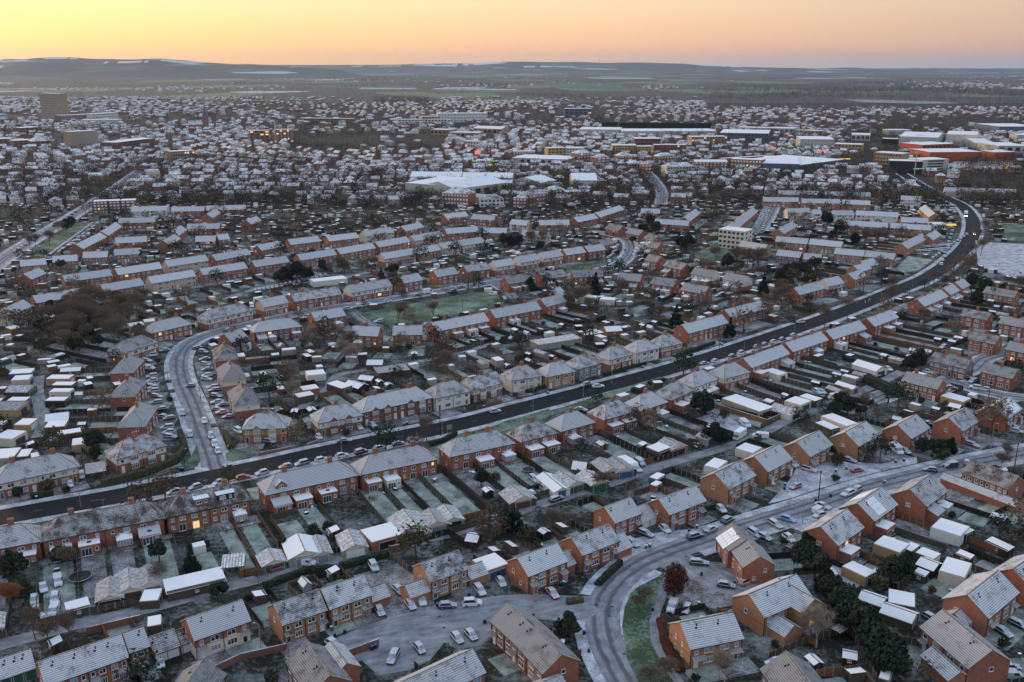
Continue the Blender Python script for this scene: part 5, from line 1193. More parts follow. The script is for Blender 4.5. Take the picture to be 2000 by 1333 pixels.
# ------------------------------------------------------------------ vehicles seen one by one
for a in [
 (277, 1303, 6, 12, 'silver', 'hatch'), (313, 1300, 3, 10, 'teal', 'small'), (730, 1111, 6, 10, 'grey', 'suv'), (779, 1157, 8, 8, 'black', 'hatch'), (802, 1186, 8, 11, 'grey', 'hatch'), (823, 1176, 5, 11, 'white', 'saloon'), (874, 1187, 14, -1, 'dark', 'hatch'), (922, 1182, 16, -1, 'white', 'suv', .35), (937, 1157, 8, 10, 'silver', 'estate'), (979, 1141, 7, 11, 'silver', 'hatch'), (742, 1198, 6, 11, 'dark', 'hatch'),
 (651, 1262, 12, 8, 'white', 'hatch'), (768, 1288, -5, 10, 'dark', 'estate'), (820, 1272, 7, 9, 'maroon', 'small'), (893, 1251, 7, 8, 'grey', 'hatch'), (920, 1245, 7, 8, 'black', 'hatch'), (1079, 1163, 9, 10, 'red', 'saloon'), (1102, 1117, 4, 9, 'red', 'small', .5), (1214, 1066, 9, 7, 'silver', 'hatch', 1.0), (1235, 1064, 10, 7, 'dark', 'estate'), (1261, 1046, 13, 5, 'dark', 'estate'), (1299, 1037, 10, 8, 'white', 'hatch'), (1357, 1051, 14, -4, 'black', 'suv'), (1388, 1037, 13, -7, 'silver', 'saloon'), (1421, 1020, 12, -6, 'dark', 'suv'), (1197, 1068, 3, 9, 'silver', 'small'),
 (1365, 1103, 14, 1, 'dark', 'estate'), (1418, 1147, 14, 2, 'black', 'hatch'), (1455, 1141, 12, -5, 'pink', 'small', .3), (1313, 1190, -4, 9, 'white', 'minivan'), (1341, 1194, -5, 8, 'silver', 'small'),
 (1380, 1027 + 250 - 250, 1, 1, 'black', 'hatch') if False else (1474, 1046, 11, 7, 'teal', 'suv'), (1493, 1053, 12, 6, 'black', 'hatch'), (1514, 1028, 13, 8, 'grey', 'estate', .9), (1539, 1018, 13, 4, 'skyblue', 'hatch', .5), (1541, 1055, 8, 6, 'white', 'hatch'), (1598, 1001, 12, -7, 'white', 'minivan'), (1600, 1010, -11, 3, 'white', 'small'), (1607, 992, 13, 5, 'silver', 'saloon'), (1655, 967, -12, 5, 'white', 'estate'), (1672, 960, -11, 5, 'silver', 'hatch'),
 (1553, 954, -11, 4, 'red', 'hatch'), (1673, 922, 12, -2, 'red', 'hatch', .45), (1580, 920, 11, 3, 'silver', 'estate'), (1658, 902, 11, 3, 'dark', 'saloon'), (1816, 921, -12, -1, 'dark', 'hatch'), (1856, 913, -13, 2, 'dark', 'minivan'), (1767, 884, 11, 6, 'dark', 'estate'), (1768, 878, 11, 5, 'white', 'estate'), (1752, 872, 10, 3, 'silver', 'hatch'), (1898, 872, 12, 4, 'dark', 'estate'), (1888, 907, 2, -7, 'pink', 'small'), (1502, 947, 11, 3, 'red', 'small'), (1549, 910, 10, 8, 'white', 'minivan'),
 (1408, 998, 9, 7, 'silver', 'hatch'), (1976, 835, 10, 3, 'dark', 'estate'), (1985, 845, 12, 2, 'silver', 'hatch'), (1958, 1238, 13, 8, 'black', 'saloon'), (1990, 1225, 12, 6, 'black', 'estate'), (1513, 1299, -12, 2, 'white', 'hatch'), (1972, 1308, 14, 0, 'blue', 'hatch'), (1975, 1325, 14, 1, 'silver', 'minivan'), (1818, 1212, 9, 5, 'dark', 'hatch'),
 (540, 1114, 11, -3, 'red', 'small', .25), (600, 1104, 13, 2, 'white', 'minivan'), (1087, 978, 11, -4, 'black', 'estate'), (1040, 969, 9, 6, 'silver', 'hatch'), (1063, 957, 9, 6, 'silver', 'hatch'), (1043, 939, 8, 7, 'silver', 'estate'), (1243, 919, 10, 8, 'silver', 'estate'), (1250, 908, 7, 6, 'green', 'minivan'), (1358, 872, 9, 6, 'silver', 'hatch'), (1455, 832, 8, 6, 'white', 'van'), (1923, 763, -11, -2, 'white', 'hatch'), (1905, 760, -11, -2, 'white', 'suv'), (1813, 729, 9, 2, 'white', 'hatch'), (1886, 741, 11, 1, 'dark', 'suv'), (1900, 748, -10, 3, 'blue', 'suv'), (1857, 760, 11, 1, 'maroon', 'saloon'), (1628, 779, -11, 1, 'white', 'van'), (1605, 768, 9, 5, 'silver', 'estate'), (1596, 768, 9, 5, 'skyblue', 'estate'),
 (1734, 723, 9, 4, 'white', 'saloon'), (1710, 733, 9, 5, 'silver', 'estate'), (1690, 736, 9, 4, 'dark', 'estate'), (1715, 730, 9, 3, 'black', 'hatch'), (1842, 681, -9, 3, 'grey', 'suv'), (420, 990 - 32, 1, 0, 'grey', 'hatch') if False else (410, 961, -12, 3, 'white', 'hatch'), (383, 953 + 8, 0, 0, 'grey', 'hatch') if False else (340, 965, -13, 3, 'silver', 'hatch'), (382, 955, -13, 4, 'grey', 'hatch'), (428, 946, -13, 5, 'white', 'hatch'), (475, 936, 14, -3, 'red', 'hatch', .2), (512, 927, -12, 3, 'silver', 'hatch'), (558, 915, -12, 2, 'dark', 'hatch'), (590, 909, -12, 3, 'grey', 'suv'), (628, 901, 12, -3, 'white', 'hatch'),
 (668, 893, 13, -3, 'white', 'hatch'), (705, 886, 13, -4, 'black', 'suv'), (742, 878, 13, -3, 'silver', 'hatch'), (778, 870, 13, -3, 'dark', 'hatch'), (806, 862, 12, -4, 'maroon', 'hatch'), (673, 864, 13, -1, 'dark', 'saloon'), (526, 866, 13, 2, 'dark', 'suv'), (623, 857, 6, 7, 'silver', 'small'), (702, 838, 9, 8, 'silver', 'hatch'), (728, 833, 9, 6, 'silver', 'saloon'), (138, 950, 0, 12, 'white', 'small'), (160, 932, 1, 12, 'silver', 'estate'), (633, 803 + 30, 6, 5, 'dark', 'hatch'),
 (331, 848 - 28, -8, 1, 'dark', 'hatch'), (357, 810, 0, 8, 'dark', 'suv'), (372, 852, 0, 8, 'dark', 'suv'), (400, 825, 2, 9, 'white', 'hatch'), (413, 855, 2, 7, 'dark', 'suv'), (420, 870, 2, 7, 'silver', 'estate'), (426, 884, 2, 8, 'white', 'small'), (372, 757, -8, 0, 'dark', 'small'), (467, 845, 8, 4, 'white', 'suv'),
 (1376, 713, 13, -2, 'grey', 'saloon'), (1397, 708, 12, -3, 'white', 'hatch'), (1431, 698, 12, -3, 'dark', 'hatch'), (1448, 692, 12, -4, 'white', 'suv'), (1478, 680, 11, -4, 'teal', 'hatch'), (1494, 675, 11, -4, 'dark', 'hatch'), (1511, 670, 10, -3, 'white', 'hatch'), (1528, 665, 10, -3, 'maroon', 'hatch'), (1550, 657, 10, -3, 'teal', 'hatch'), (1143, 755, -11, 3, 'dark', 'suv'), (1135, 803, 13, 2, 'dark', 'saloon'), (740, 630, -9, 1, 'teal', 'estate'), (833, 637, 9, -3, 'silver', 'hatch'), (963, 577, -8, 0, 'white', 'minivan'),
 (680, 605, 12, -1, 'teal', 'hatch'), (705, 600, 13, -1, 'white', 'van'), (725, 597, 12, -1, 'silver', 'estate'), (757, 590, 12, -1, 'white', 'hatch'), (815, 579, 12, -2, 'dark', 'hatch'), (836, 573, 13, -2, 'white', 'bigvan'), (886, 572, 10, -1, 'dark', 'suv'), (884, 566, 12, -1, 'silver', 'estate'), (902, 563, 10, -1, 'grey', 'hatch'), (944, 556, -10, 0, 'silver', 'hatch'), (1187, 523, -8, 0, 'teal', 'suv'), (386, 682, 8, -2, 'maroon', 'estate'), (447, 645 + 2, 8, -2, 'silver', 'hatch'),
 (1190, 512, 4, 5, 'white', 'hatch'), (1204, 518, 3, -6, 'silver', 'hatch'), (1213, 505, 3, -6, 'silver', 'hatch'), (1221, 489, 1, -6, 'dark', 'hatch')]:
    if a[4] in COLS: C(*a)
C(967, 806, 13, -2, 'silver', 'hatch', .7, 'silver hatchback driving away along the dark main road'); C(1168, 757, 13, -1, 'white', 'saloon', .6, 'white saloon driving along main road beside the kerbside parked pickup'); C(1564, 631, 9, -1, 'white', 'hatch', .5, 'white hatchback driving on the main road by the side turning')
C(1903, 459, -1, 9, 'dark', 'suv', .3, 'car with bright headlights driving round the wide bend', lights=True)
C(1847, 398, -6, -4, 'red', 'hatch', .2, 'red car driving away beyond the wide bend', lights=True)
p, q = G(1234, 489), G(1231, 480)
for a in [(1230, 912, 0, 0)]: pass
C(1750, 883, 12, 9, 'white', 'bigvan', .5, 'long white high-roofed van with ladders parked on the brick drive')
C(1485, 850 + 6, -10, -1, 'white', 'van', .9) ; C(492 + 0, 600, 3, 6, 'white', 'van', .9)
p = G(1886, 423); r = thing('box_lorry', 'white lorry', 'lorry', 'lorries', p[0], p[1], 0, full='white box lorry with headlights on rounding the bend'); a = G(1887, 440); r.rotation_euler[2] = atan2(a[1] - p[1], a[0] - p[0])
m = MB(); m.box(-5, 2.2, -1.25, 1.25, .9, 3.9, 'upvc', 'flat'); ob('box', m, r); m = MB(); m.box(2.4, 4.6, -1.2, 1.2, .5, 3.0, 'upvc'); m.box(4.55, 4.63, -1.05, 1.05, 1.7, 2.7, 'glass'); ob('cab', m, r)
for sx in (-3.6, -2.4, 3.4):
    for s in (-1, 1): ob('wheel', wheel_mesh(), r, (sx, s * 1.05, .5), 0, None, 1.5)
for s in (-1, 1):
    m = MB(); m.box(4.6, 4.7, s * .8 - .2, s * .8 + .2, .8, 1.1, 'head'); ob('headlight', m, r)
p = G(1444, 856); r = thing('motorhome', '', 'motorhome', None, p[0], p[1], 0, full='white motorhome parked on the snowy lane by the big evergreen'); q = G(1456, 848); r.rotation_euler[2] = atan2(q[1] - p[1], q[0] - p[0]) + pi
m = MB(); m.box(-2.9, 1.5, -1.05, 1.05, .5, 2.8, 'upvc', 'flat'); m.box(1.5, 2.3, -1.0, 1.0, 1.9, 2.8, 'upvc', 'flat'); ob('body', m, r); m = MB(); m.box(1.5, 2.4, -.95, .95, .4, 1.9, 'upvc'); m.box(2.4, 3.1, -.9, .9, .4, 1.15, 'upvc', 'flat'); m.face([(3.0, -.85, 1.15), (3.0, .85, 1.15), (2.42, .85, 1.88), (2.42, -.85, 1.88)], 'glass'); ob('cab', m, r)
for yy, rz in ((-1.05, 0), (1.05, pi)):
    for xx in (-2, 0): add_window(r, (xx, yy, 1.9), rz, 1.0, .6, 1, 1, glass='glass')
for sx in (-1.6, 2.1):
    for s in (-1, 1): ob('wheel', wheel_mesh(), r, (sx, s * .9, .35))
# ------------------------------------------------------------------ trees, hedges, lamps seen one by one
for a in [(1316, 1172, 'copper', 1.0, 'tall egg-shaped copper beech beside the grass island'), (1258, 1180, 'scrub', 1.1), (1245, 1190, 'scrub', .9), (1460, 850, 'bigever', 1.15) if False else (1392, 868, 'bigever', .62, 'big dark evergreen beside the motorhome lane'), (1410, 870, 'bigever', .5), (1370, 815, 'ever', 1.5), (1575, 1090, 'conifer', 1.0), (1570, 1120, 'ever', 1.2), (1610, 1155, 'conifer', .95), (1590, 1135, 'ever', 1.3), (1622, 1175, 'ever', 1.1),
 (1640, 1215, 'ever', 1.2), (1660, 1240, 'ever', 1.2), (1685, 1260, 'ever', 1.3), (1705, 1285, 'ever', 1.3), (1722, 1306, 'ever', 1.4), (1740, 1322, 'ever', 1.3), (1755, 1130, 'ever', 1.1), (1735, 1145, 'ever', 1.2), (1715, 1155, 'olive', 1.4), (1650, 1200, 'ever', 1.1), (1594, 1265, 'pale', 1.05, 'bare pale birch in the orange brick house back garden'), (1403, 1330, 'pale', .8), (1415, 1335, 'pale', .7), (1300, 1325, 'scrub', 1.2), (1270, 1340, 'scrub', 1.1),
 (995, 1040, 'ever', 1.1), (1030, 1065, 'olive', 1.5), (1078, 1040, 'bare', .7), (1005, 1035, 'conifer', .8), (375, 1120, 'conifer', .75, 'tall dark conifer in the garden behind the dormered terrace'), (135, 1110, 'scrub', 1.4), (120, 1100, 'ever', .8), (312, 1100, 'ever', .9), (316, 1140, 'bare', .6), (430, 1175, 'ever', .8), (505, 1140, 'scrub', .9, 'bare shrub by the lane at the lower left'), (25, 1190, 'orange', 1.5, 'bright orange twigged shrub at the lower left edge'), (70, 1250, 'bare', .8), (95, 1255, 'scrub', 1.4), (140, 1255, 'bare', .7), (30, 1135, 'ever', 1.1), (45, 1160, 'olive', 1.3),
 (1100, 1240, 'bush', 1.6), (1115, 1248, 'ever', .75), (1110, 1228, 'ever', .65), (1180, 872, 'bare', .6), (555, 1075, 'ever', .5), (640, 1040, 'ever', .5), (695, 1000, 'scrub', .8), (940, 950, 'ever', .8), (965, 940, 'brush', 1.3), (1115, 905, 'scrub', .8), (1175, 955, 'scrub', 1.3), (1200, 950, 'pale', .5), (1855, 885, 'conifer', .75, 'yellow-green conifer in front of the estate road house'), (1835, 893, 'ever', .9), (1820, 890, 'ever', .8), (1800, 885, 'ever', .8), (1840, 900, 'olive', 1.2),
 (1635, 910, 'olive', 1.2), (1620, 895, 'ever', .7), (1680, 810, 'olive', 1.2), (1655, 812, 'ever', 1.1), (1640, 805, 'ever', 1.1), (1630, 815, 'ever', .9), (1690, 812, 'bare', .9), (1648, 790, 'pale', .7), (1965, 900, 'bare', .6), (1955, 915, 'scrub', 1.3), (1790, 722, 'ever', 1.2), (1775, 724, 'ever', 1.0), (1900, 560, 'ever', 1.3), (1920, 575, 'ever', 1.4), (1940, 590, 'bigever', .6), (1905, 600, 'ever', 1.2), (1960, 580, 'ever', 1.2), (1975, 590, 'bare', .9), (1990, 575, 'bare', 1.0),
 (190, 855 + 20, 'ever', .9), (180, 880, 'ever', .9), (190, 900, 'ever', .8), (118, 900 + 30, 'bush', 1.3), (35, 970, 'bush', 1.4), (95, 960, 'brush', 1.6), (570, 770, 'bare', 1.2), (575, 790, 'pale', 1.0), (560, 760, 'bare', 1.1), (875, 742, 'orange', 1.0) if False else (873, 738, 'bare', 1.2, 'dense brown tree behind the white semi'), (600, 700, 'bare', 1.0), (685, 720, 'pale', 1.2, 'pale birch group behind the green by the fence'), (700, 712, 'pale', 1.1), (672, 705, 'pale', 1.0), (690, 690, 'bare', 1.0),
 (778, 633, 'bare', 1.0, 'left bare tree standing on the village green'), (790, 622, 'bare', .95, 'middle bare tree standing on the village green'), (847, 625, 'bare', .95, 'right bare tree standing on the village green'), (833, 862, 'bare', .9, 'small bare tree at the kerb of the main road'), (725, 535, 'bare', 1.2, 'bare tree at the end of the parking lane'), (580, 545, 'bigever', .85, 'massive dark yew above the parked cars'), (560, 550, 'bigever', .8), (600, 548, 'bigever', .7), (545, 560, 'ever', 1.2), (660, 535, 'bare', 1.1), (645, 540, 'bare', .9), (630, 530, 'ever', 1.0), (770, 540, 'ever', 1.2), (745, 550, 'conifer', .9),
 (1000, 485, 'bigever', .8, 'round dark evergreen right of the long terraces'), (985, 478, 'ever', 1.3), (1015, 480, 'ever', 1.2), (1040, 485, 'bare', 1.2), (1060, 478, 'bare', 1.1), (1055, 490, 'ever', 1.0), (1036, 568, 'conifer', 1.1, 'pointed conifer beside the village green houses'), (1163, 580, 'conifer', 1.3, 'tall conifer behind the second green'), (1130, 610, 'bare', 1.3), (1150, 618, 'bare', 1.1), (1145, 600, 'bare', 1.2), (1110, 610, 'bare', 1.0), (1215, 590, 'bare', 1.1), (1320, 640, 'conifer', 1.2), (1425, 660, 'conifer', 1.0, 'dark conifer by the pavement beyond the main road'), (1275, 600, 'bare', 1.0), (1290, 620, 'scrub', 1.5),
 (1255, 462, 'bigever', .8), (1280, 455, 'bigever', .8), (1295, 445, 'bigever', .7), (1270, 440, 'bigever', .7), (1340, 490, 'bigever', 1.0, 'massive dark evergreen left of the white flats'), (1330, 485, 'bigever', .8), (1236, 478, 'ever', .9), (1420, 525, 'ever', 1.5), (1440, 520, 'bare', 1.3), (1400, 515, 'bare', 1.2), (1460, 525, 'bare', 1.4), (1480, 530, 'bare', 1.3), (1490, 575, 'conifer', 1.1), (1540, 555, 'bigever', .9), (1550, 545, 'bigever', .8), (1525, 560, 'bigever', .8), (1570, 545, 'ever', 1.6), (1590, 530, 'ever', 1.4), (1535, 510, 'ever', 1.2),
 (1535, 600, 'bare', 1.2), (1525, 590, 'bare', 1.2), (1515, 600, 'bare', 1.0), (1610, 640, 'bare', 1.1), (1655, 620, 'bigbare', .8, 'bare street tree on the verge beside the main road'), (1735, 590, 'bigbare', .8, 'bare street tree beyond the bus stop'), (1740, 575, 'bare', 1.0), (1825, 560, 'bigbare', .8), (1880, 545, 'bigbare', 1.05, 'wide bare tree at the inside of the bend'), (1870, 530, 'bigbare', .9), (1900, 510, 'bigbare', .9), (1910, 480, 'bigbare', .9), (1920, 460, 'bigbare', .9), (1930, 440, 'bigbare', .9), (1915, 500, 'bare', 1.2), (1945, 450, 'bigbare', .8), (1960, 430, 'bigbare', .8),
 (1615, 440, 'bigever', .9), (1640, 455, 'bigever', .9), (1625, 470, 'bigever', .7), (1670, 480, 'bigever', .7), (1690, 480, 'bare', 1.4), (1710, 482, 'bare', 1.3), (1730, 478, 'bare', 1.1), (1410, 400, 'bigbare', 1.0), (1425, 395, 'bigbare', 1.0), (1440, 400, 'bigbare', .9), (1395, 405, 'bigbare', .9), (1560, 380, 'bigever', .7), (1730, 395, 'bigever', .7),
 (97, 480, 'bare', 1.2), (130, 450, 'bigever', .7), (140, 445, 'bigever', .7), (115, 460, 'bare', 1.2), (60, 490, 'bare', 1.0), (70, 485, 'bare', 1.0), (300, 400, 'bigever', .7), (320, 400, 'bigever', .6), (125, 520, 'conifer', 1.0), (120, 530, 'ever', 1.0)]:
    T(*a)
for i in range(72):   # the scrubby wood at the left
    x, y = RN.uniform(88, 285), RN.uniform(592, 692)
    if x < 120 and y > 660: x += 40
    T(x, y, RN.choice(['bigbare', 'bigbare', 'bare', 'bare', 'scrub']) if RN.random() < .87 else 'ever', RN.uniform(.75, 1.1))
for x, y in ((165, 655), (172, 662), (180, 650), (228, 590), (232, 600), (85, 650)): T(x, y, 'bigever', RN.uniform(.5, .7))
hedge([(200, 952), (290, 928), (345, 905), (362, 880), (352, 850)], 2.2, 1.8, 'olive'); hedge([(105, 967), (60, 975)], 1.6, 1.5, 'ever'); hedge([(1692, 748), (1758, 778)], 3.4, 3.2, 'ever', 'huge clipped dark hedge block beside the snowy lane'); hedge([(1345, 868), (1362, 872)], 2, 1.5, 'ever')
hedge([(1168, 1145), (1212, 1103)], 1.5, 1.3, 'ever', 'curved clipped hedge by the grit path of the junction house'); hedge([(1107, 1180), (1138, 1175)], 1.2, 1.4, 'brownleaf'); hedge([(1290, 1215), (1303, 1270), (1330, 1315)], 1.3, 1.8, 'beech'); hedge([(440, 850), (452, 878)], 1.8, 1.5, 'olive')
hedge([(1028, 768), (1070, 757), (1100, 748), (1135, 737)], 1.3, 1.2, 'ever'); hedge([(1180, 735), (1225, 722), (1262, 712)], 1.2, 1.1, 'ever'); hedge([(1330, 695), (1395, 672)], 1.4, 1.3, 'ever'); hedge([(1268, 752), (1300, 745)], 1.4, 2, 'ever'); hedge([(840, 872), (870, 862), (890, 850)], 1.4, 1.6, 'ever'); hedge([(1548, 602), (1580, 610), (1610, 600)], 1.6, 1.6, 'olive')
hedge([(664, 1112), (735, 1092), (760, 1086)], 1.6, 1.6, 'ever'); hedge([(515, 1150), (600, 1118), (650, 1115)], 1.5, 1.5, 'ever'); hedge([(1370, 1000), (1400, 992)], 1.2, 1.2, 'ever') 
fence(G(665, 1290), G(740, 1262), 1.7, 'dkred', 'long curved dark red brick wall beside the cul-de-sac'); fence(G(505, 890), G(576, 876), .9, 'dkred', 'low red brick wall beside the main road corner'); fence(G(600, 872), G(621, 865), .9, 'red'); fence(G(380, 1333), G(470, 1290), 1.5, 'dkred'); fence(G(470, 1290), G(560, 1270), 1.5, 'dkred')
fence(G(145, 1300), G(280, 1250), 1.7, 'woodo'); fence(G(170, 1240), G(275, 1215), 1.7, 'dkred'); fence(G(930, 800), G(980, 788), 1.2, 'woodo'); fence(G(1675, 1085), G(1740, 1120), 1.7, 'woodo', 'bright orange panel fence behind the conservatories'); fence(G(1890, 1060), G(1965, 1090), 1.9, 'woodo'); fence(G(1597, 1155), G(1635, 1210), 1.8, 'woodo'); fence(G(1500, 1290), G(1580, 1255), 1.7, 'wood'); fence(G(1580, 1255), G(1660, 1235), 1.7, 'wood'); fence(G(1660, 1235), G(1710, 1330), 1.7, 'wood'); fence(G(1700, 1245), G(1800, 1265), 1.7, 'wood'); fence(G(1520, 1220), G(1595, 1265), 1.5, 'woodo'); fence(G(1235, 925), G(1120, 965), 1.8, 'wood'); fence(G(960, 1055), G(1000, 1020), 1.7, 'wood'); fence(G(1215, 1000), G(1225, 950), 1.7, 'woodo')
fence(G(755, 1085), G(795, 1115), 1.8, 'wood'); fence(G(762, 1080), G(800, 1072), 1.8, 'dkred'); fence(G(875, 1045), G(930, 1080), 1.8, 'woodd'); fence(G(760, 1078), G(875, 1045), 1.8, 'woodd'); fence(G(875, 1045), G(960, 1020), 1.8, 'wood'); fence(G(235, 1180), G(280, 1190), 1.8, 'wood'); fence(G(280, 1190), G(318, 1178), 1.8, 'wood'); fence(G(1020, 965), G(1090, 943), 1.6, 'woodd')
for x, y, a, lit, dark in ((158, 990, 1.2, 0, 0), (668, 893, 1.4, 1, 0), (864, 850, 1.2, 0, 0), (1041, 806, 1.2, 0, 0), (1139, 793, 1.2, 0, 0), (1195, 750, -1.5, 0, 0), (1329, 728, -1.5, 0, 0), (1453, 683, -1.5, 0, 0), (1552, 650, -1.5, 0, 0), (1625, 615, -1.5, 0, 0), (1720, 588, -1.5, 0, 0), (1782, 560, 1.2, 0, 0), (510, 1272, 3, 0, 0), (1189, 1113, -1, 0, 0), (1357, 1040, -.8, 0, 0), (1045, 1175, -1.2, 0, 0), (1567, 1022, 3, 0, 0), (1558, 942, 3, 0, 0), (1935, 875, -1, 0, 0), (444, 912, 1, 0, 0), (329, 748, 0, 0, 1), (392, 782, 3, 0, 1), (362, 918, 1, 0, 1), (971, 610, 1, 0, 1), (904, 615, 1, 0, 1), (811, 632, 1, 0, 1), (1405, 680, 1, 0, 1), (1340, 700, 1, 0, 1), (1828, 520, 1, 1, 0), (1700, 590, 1, 1, 0)): 
    p = G(x, y); lamp_post(p[0], p[1], a, 8.5 if x > 600 and y < 900 else 6.5, bool(lit), bool(dark))
for x, y in ((296, 982), (1598, 979), (1980, 922), (1930, 782), (860, 852)): p = G(x, y); pole(p[0], p[1])
for x, y, c in ((654, 1245, 'blue'), (674, 1238, 'blue'), (648, 1232, 'green'), (713, 1202, 'green'), (855, 1186, 'blue'), (916, 1165, 'blue'), (947, 1218, 'blue'), (1095, 1145, 'blue'), (1101, 1143, 'green'), (1163, 1143, 'blue'), (1262, 1072, 'green'), (1269, 1070, 'green'), (1346, 1040, 'blue'), (1361, 1033, 'green'), (1370, 1124, 'blue'), (1365, 1184, 'green'), (1435, 1142, 'blue'), (1275, 1194, 'blue'), (1141, 1240, 'blue'), (1150, 1275, 'blue'), (727, 1270, 'blue'), (734, 1267, 'blue'), (557, 1264, 'blue'), (384, 1272, 'blue'), (1532, 957, 'blue'), (1533, 950, 'green'), (1632, 923, 'green'), (1653, 918, 'green'), (1593, 980, 'blue'), (1622, 971, 'blue'), (1727, 945, 'green'), (1749, 905, 'green'), (1765, 902, 'green'), (1820, 893, 'blue'), (1990, 1285, 'green'), (1895, 1245, 'green'), (795, 830, 'dark'), (790, 832, 'dark'), (65, 975, 'dark'), (72, 976, 'dark'), (352, 920, 'blue'), (357, 920, 'blue'), (1070, 770, 'dark'), (1256, 720, 'green'), (1410, 676, 'green'), (1407, 674, 'green'), (945, 798, 'dark')): B_(x, y, c)
p = G(150, 1140); trampoline(p[0], p[1] + 2, 2.6); p = G(32 + 1000, 922); trampoline(p[0], p[1], 1.8); p = G(1328, 856); trampoline(p[0], p[1], 1.9); p = G(1678, 722); trampoline(p[0], p[1], 1.9, False)
r = thing('road_sign', '', 'sign', None, *G(878, 848), 0.5, full='tall grey road sign board on two posts beside the main road'); m = MB(); m.box(-.9, .9, -.03, .03, 1.6, 3.2, 'metal'); ob('board', m, r); m = MB(); m.tube((-.6, .06, 0), (-.6, .06, 3.2), .05, .05, 'metal', 5); m.tube((.6, .06, 0), (.6, .06, 3.2), .05, .05, 'metal', 5); ob('posts', m, r)
for i, (x, y) in enumerate(((284, 962), (1690, 592), (1697, 588))): 
    r = thing('bollard', '', 'bollard', 'bollards on traffic islands', *G(x, y), 0, full=('white topped bollard on the traffic island at the left', 'yellow lit bollard on the far traffic island, nearer one', 'yellow lit bollard on the far traffic island, farther one')[i]); m = MB(); m.tube((0, 0, 0), (0, 0, 1.1), .2, .18, 'upvc', 8, True); ob('post', m, r)
# cars nose-in on the drives of the curving street and along the farther lanes
for i, (x, y, c, k) in enumerate([(292, 722, 'white', 'minivan'), (297, 738, 'silver', 'suv'), (298, 746, 'silver', 'hatch'), (287, 753, 'dark', 'saloon'), (300, 760, 'silver', 'hatch'), (300, 767, 'silver', 'suv'), (307, 777, 'red', 'estate'), (305, 789, 'grey', 'estate'), (315, 802, 'black', 'hatch'), (321, 817, 'red', 'saloon'), (327, 838, 'silver', 'suv'), (330, 847, 'silver', 'hatch'), (334, 856, 'grey', 'estate'), (322, 687, 'grey', 'saloon'), (297, 696, 'white', 'suv'), (287, 707, 'dark', 'estate'), (302, 686, 'grey', 'saloon'),
 (400, 704, 'blue', 'saloon'), (402, 714, 'silver', 'estate'), (405, 724, 'maroon', 'saloon'), (404, 736, 'white', 'hatch'), (404, 743, 'teal', 'saloon'), (416, 759, 'silver', 'estate'), (419, 765, 'black', 'estate'), (422, 777, 'black', 'suv'), (424, 788, 'teal', 'saloon'), (434, 794, 'maroon', 'saloon'), (426, 803, 'red', 'saloon'), (434, 808, 'pink', 'saloon'), (446, 817, 'maroon', 'hatch'), (397, 690, 'grey', 'suv')]): C(x, y, -9 if i % 3 else 9, 1, c, k, 1.0)
for i, (x, y, dx, dy) in enumerate([(85, 1152, 2, 9), (114, 1140, 1, 9), (68, 1176, 0, 9), (108, 1174, -2, 9), (72, 1197, 2, 8), (106, 1198, -3, 7), (84, 1213, 8, 5)]): C(x, y, dx, dy, ['silver', 'white', 'grey', 'dark'][i % 4], ['saloon', 'minivan', 'hatch', 'suv'][i % 4], 1.2, None, 'frosted cars stored in a back garden')
for i in range(17): C(498 + i * 8.6, 571 - i * 1.9, 1.5, -7, RN.choice(['silver', 'grey', 'dark', 'white', 'red', 'blue', 'teal']), RN.choice(['hatch', 'suv', 'saloon']), .95)
for i, (x, y) in enumerate([(1196, 500), (1200, 495), (1203, 489), (1206, 483), (1190, 505), (1245, 480), (1246, 486), (1243, 492), (1240, 498), (1247, 504), (1252, 511), (1260, 520), (1268, 526), (1300, 541), (1292, 520), (1345, 548), (1355, 548), (1402, 580), (1408, 578)]): C(x, y, -5, 1, RN.choice(['silver', 'dark', 'white', 'maroon', 'grey']), RN.choice(['hatch', 'suv', 'estate', 'minivan']), .95)
CPK2 = []
for i in range(26): CPK2.append((98 + i * 3.3, 500 - i * 2.45, 5, -4)); CPK2.append((112 + i * 3.1, 497 - i * 2.3, 5, -4)) if i % 3 else 0
for i in range(30): CPK2.append((22 + i * 7, 498 - i * 4.6, 6, -4)) if i % 5 else 0
for i in range(16): CPK2.append((1898 - abs(i - 6) * 2.4 - 38, 410 + i * 7.2, 1, 8)); CPK2.append((1826 + (i % 8) * 5.5, 404 + (i // 8) * 9, 3, 5))
for i in range(22): CPK2.append((1790 + (i % 11) * 6.2, 486 + (i // 11) * 7 - (i % 11) * .5, 1.5, 4))
for i in range(12): CPK2.append((1822 + i * 6.0, 506 - i * 4.2, 4, 5))
for i in range(14): CPK2.append((1489 + i * 1.2, 452 - i * 3.6, 1, -5)); CPK2.append((1476 + i * 1.6, 440 - i * 3.0, 1, -5))
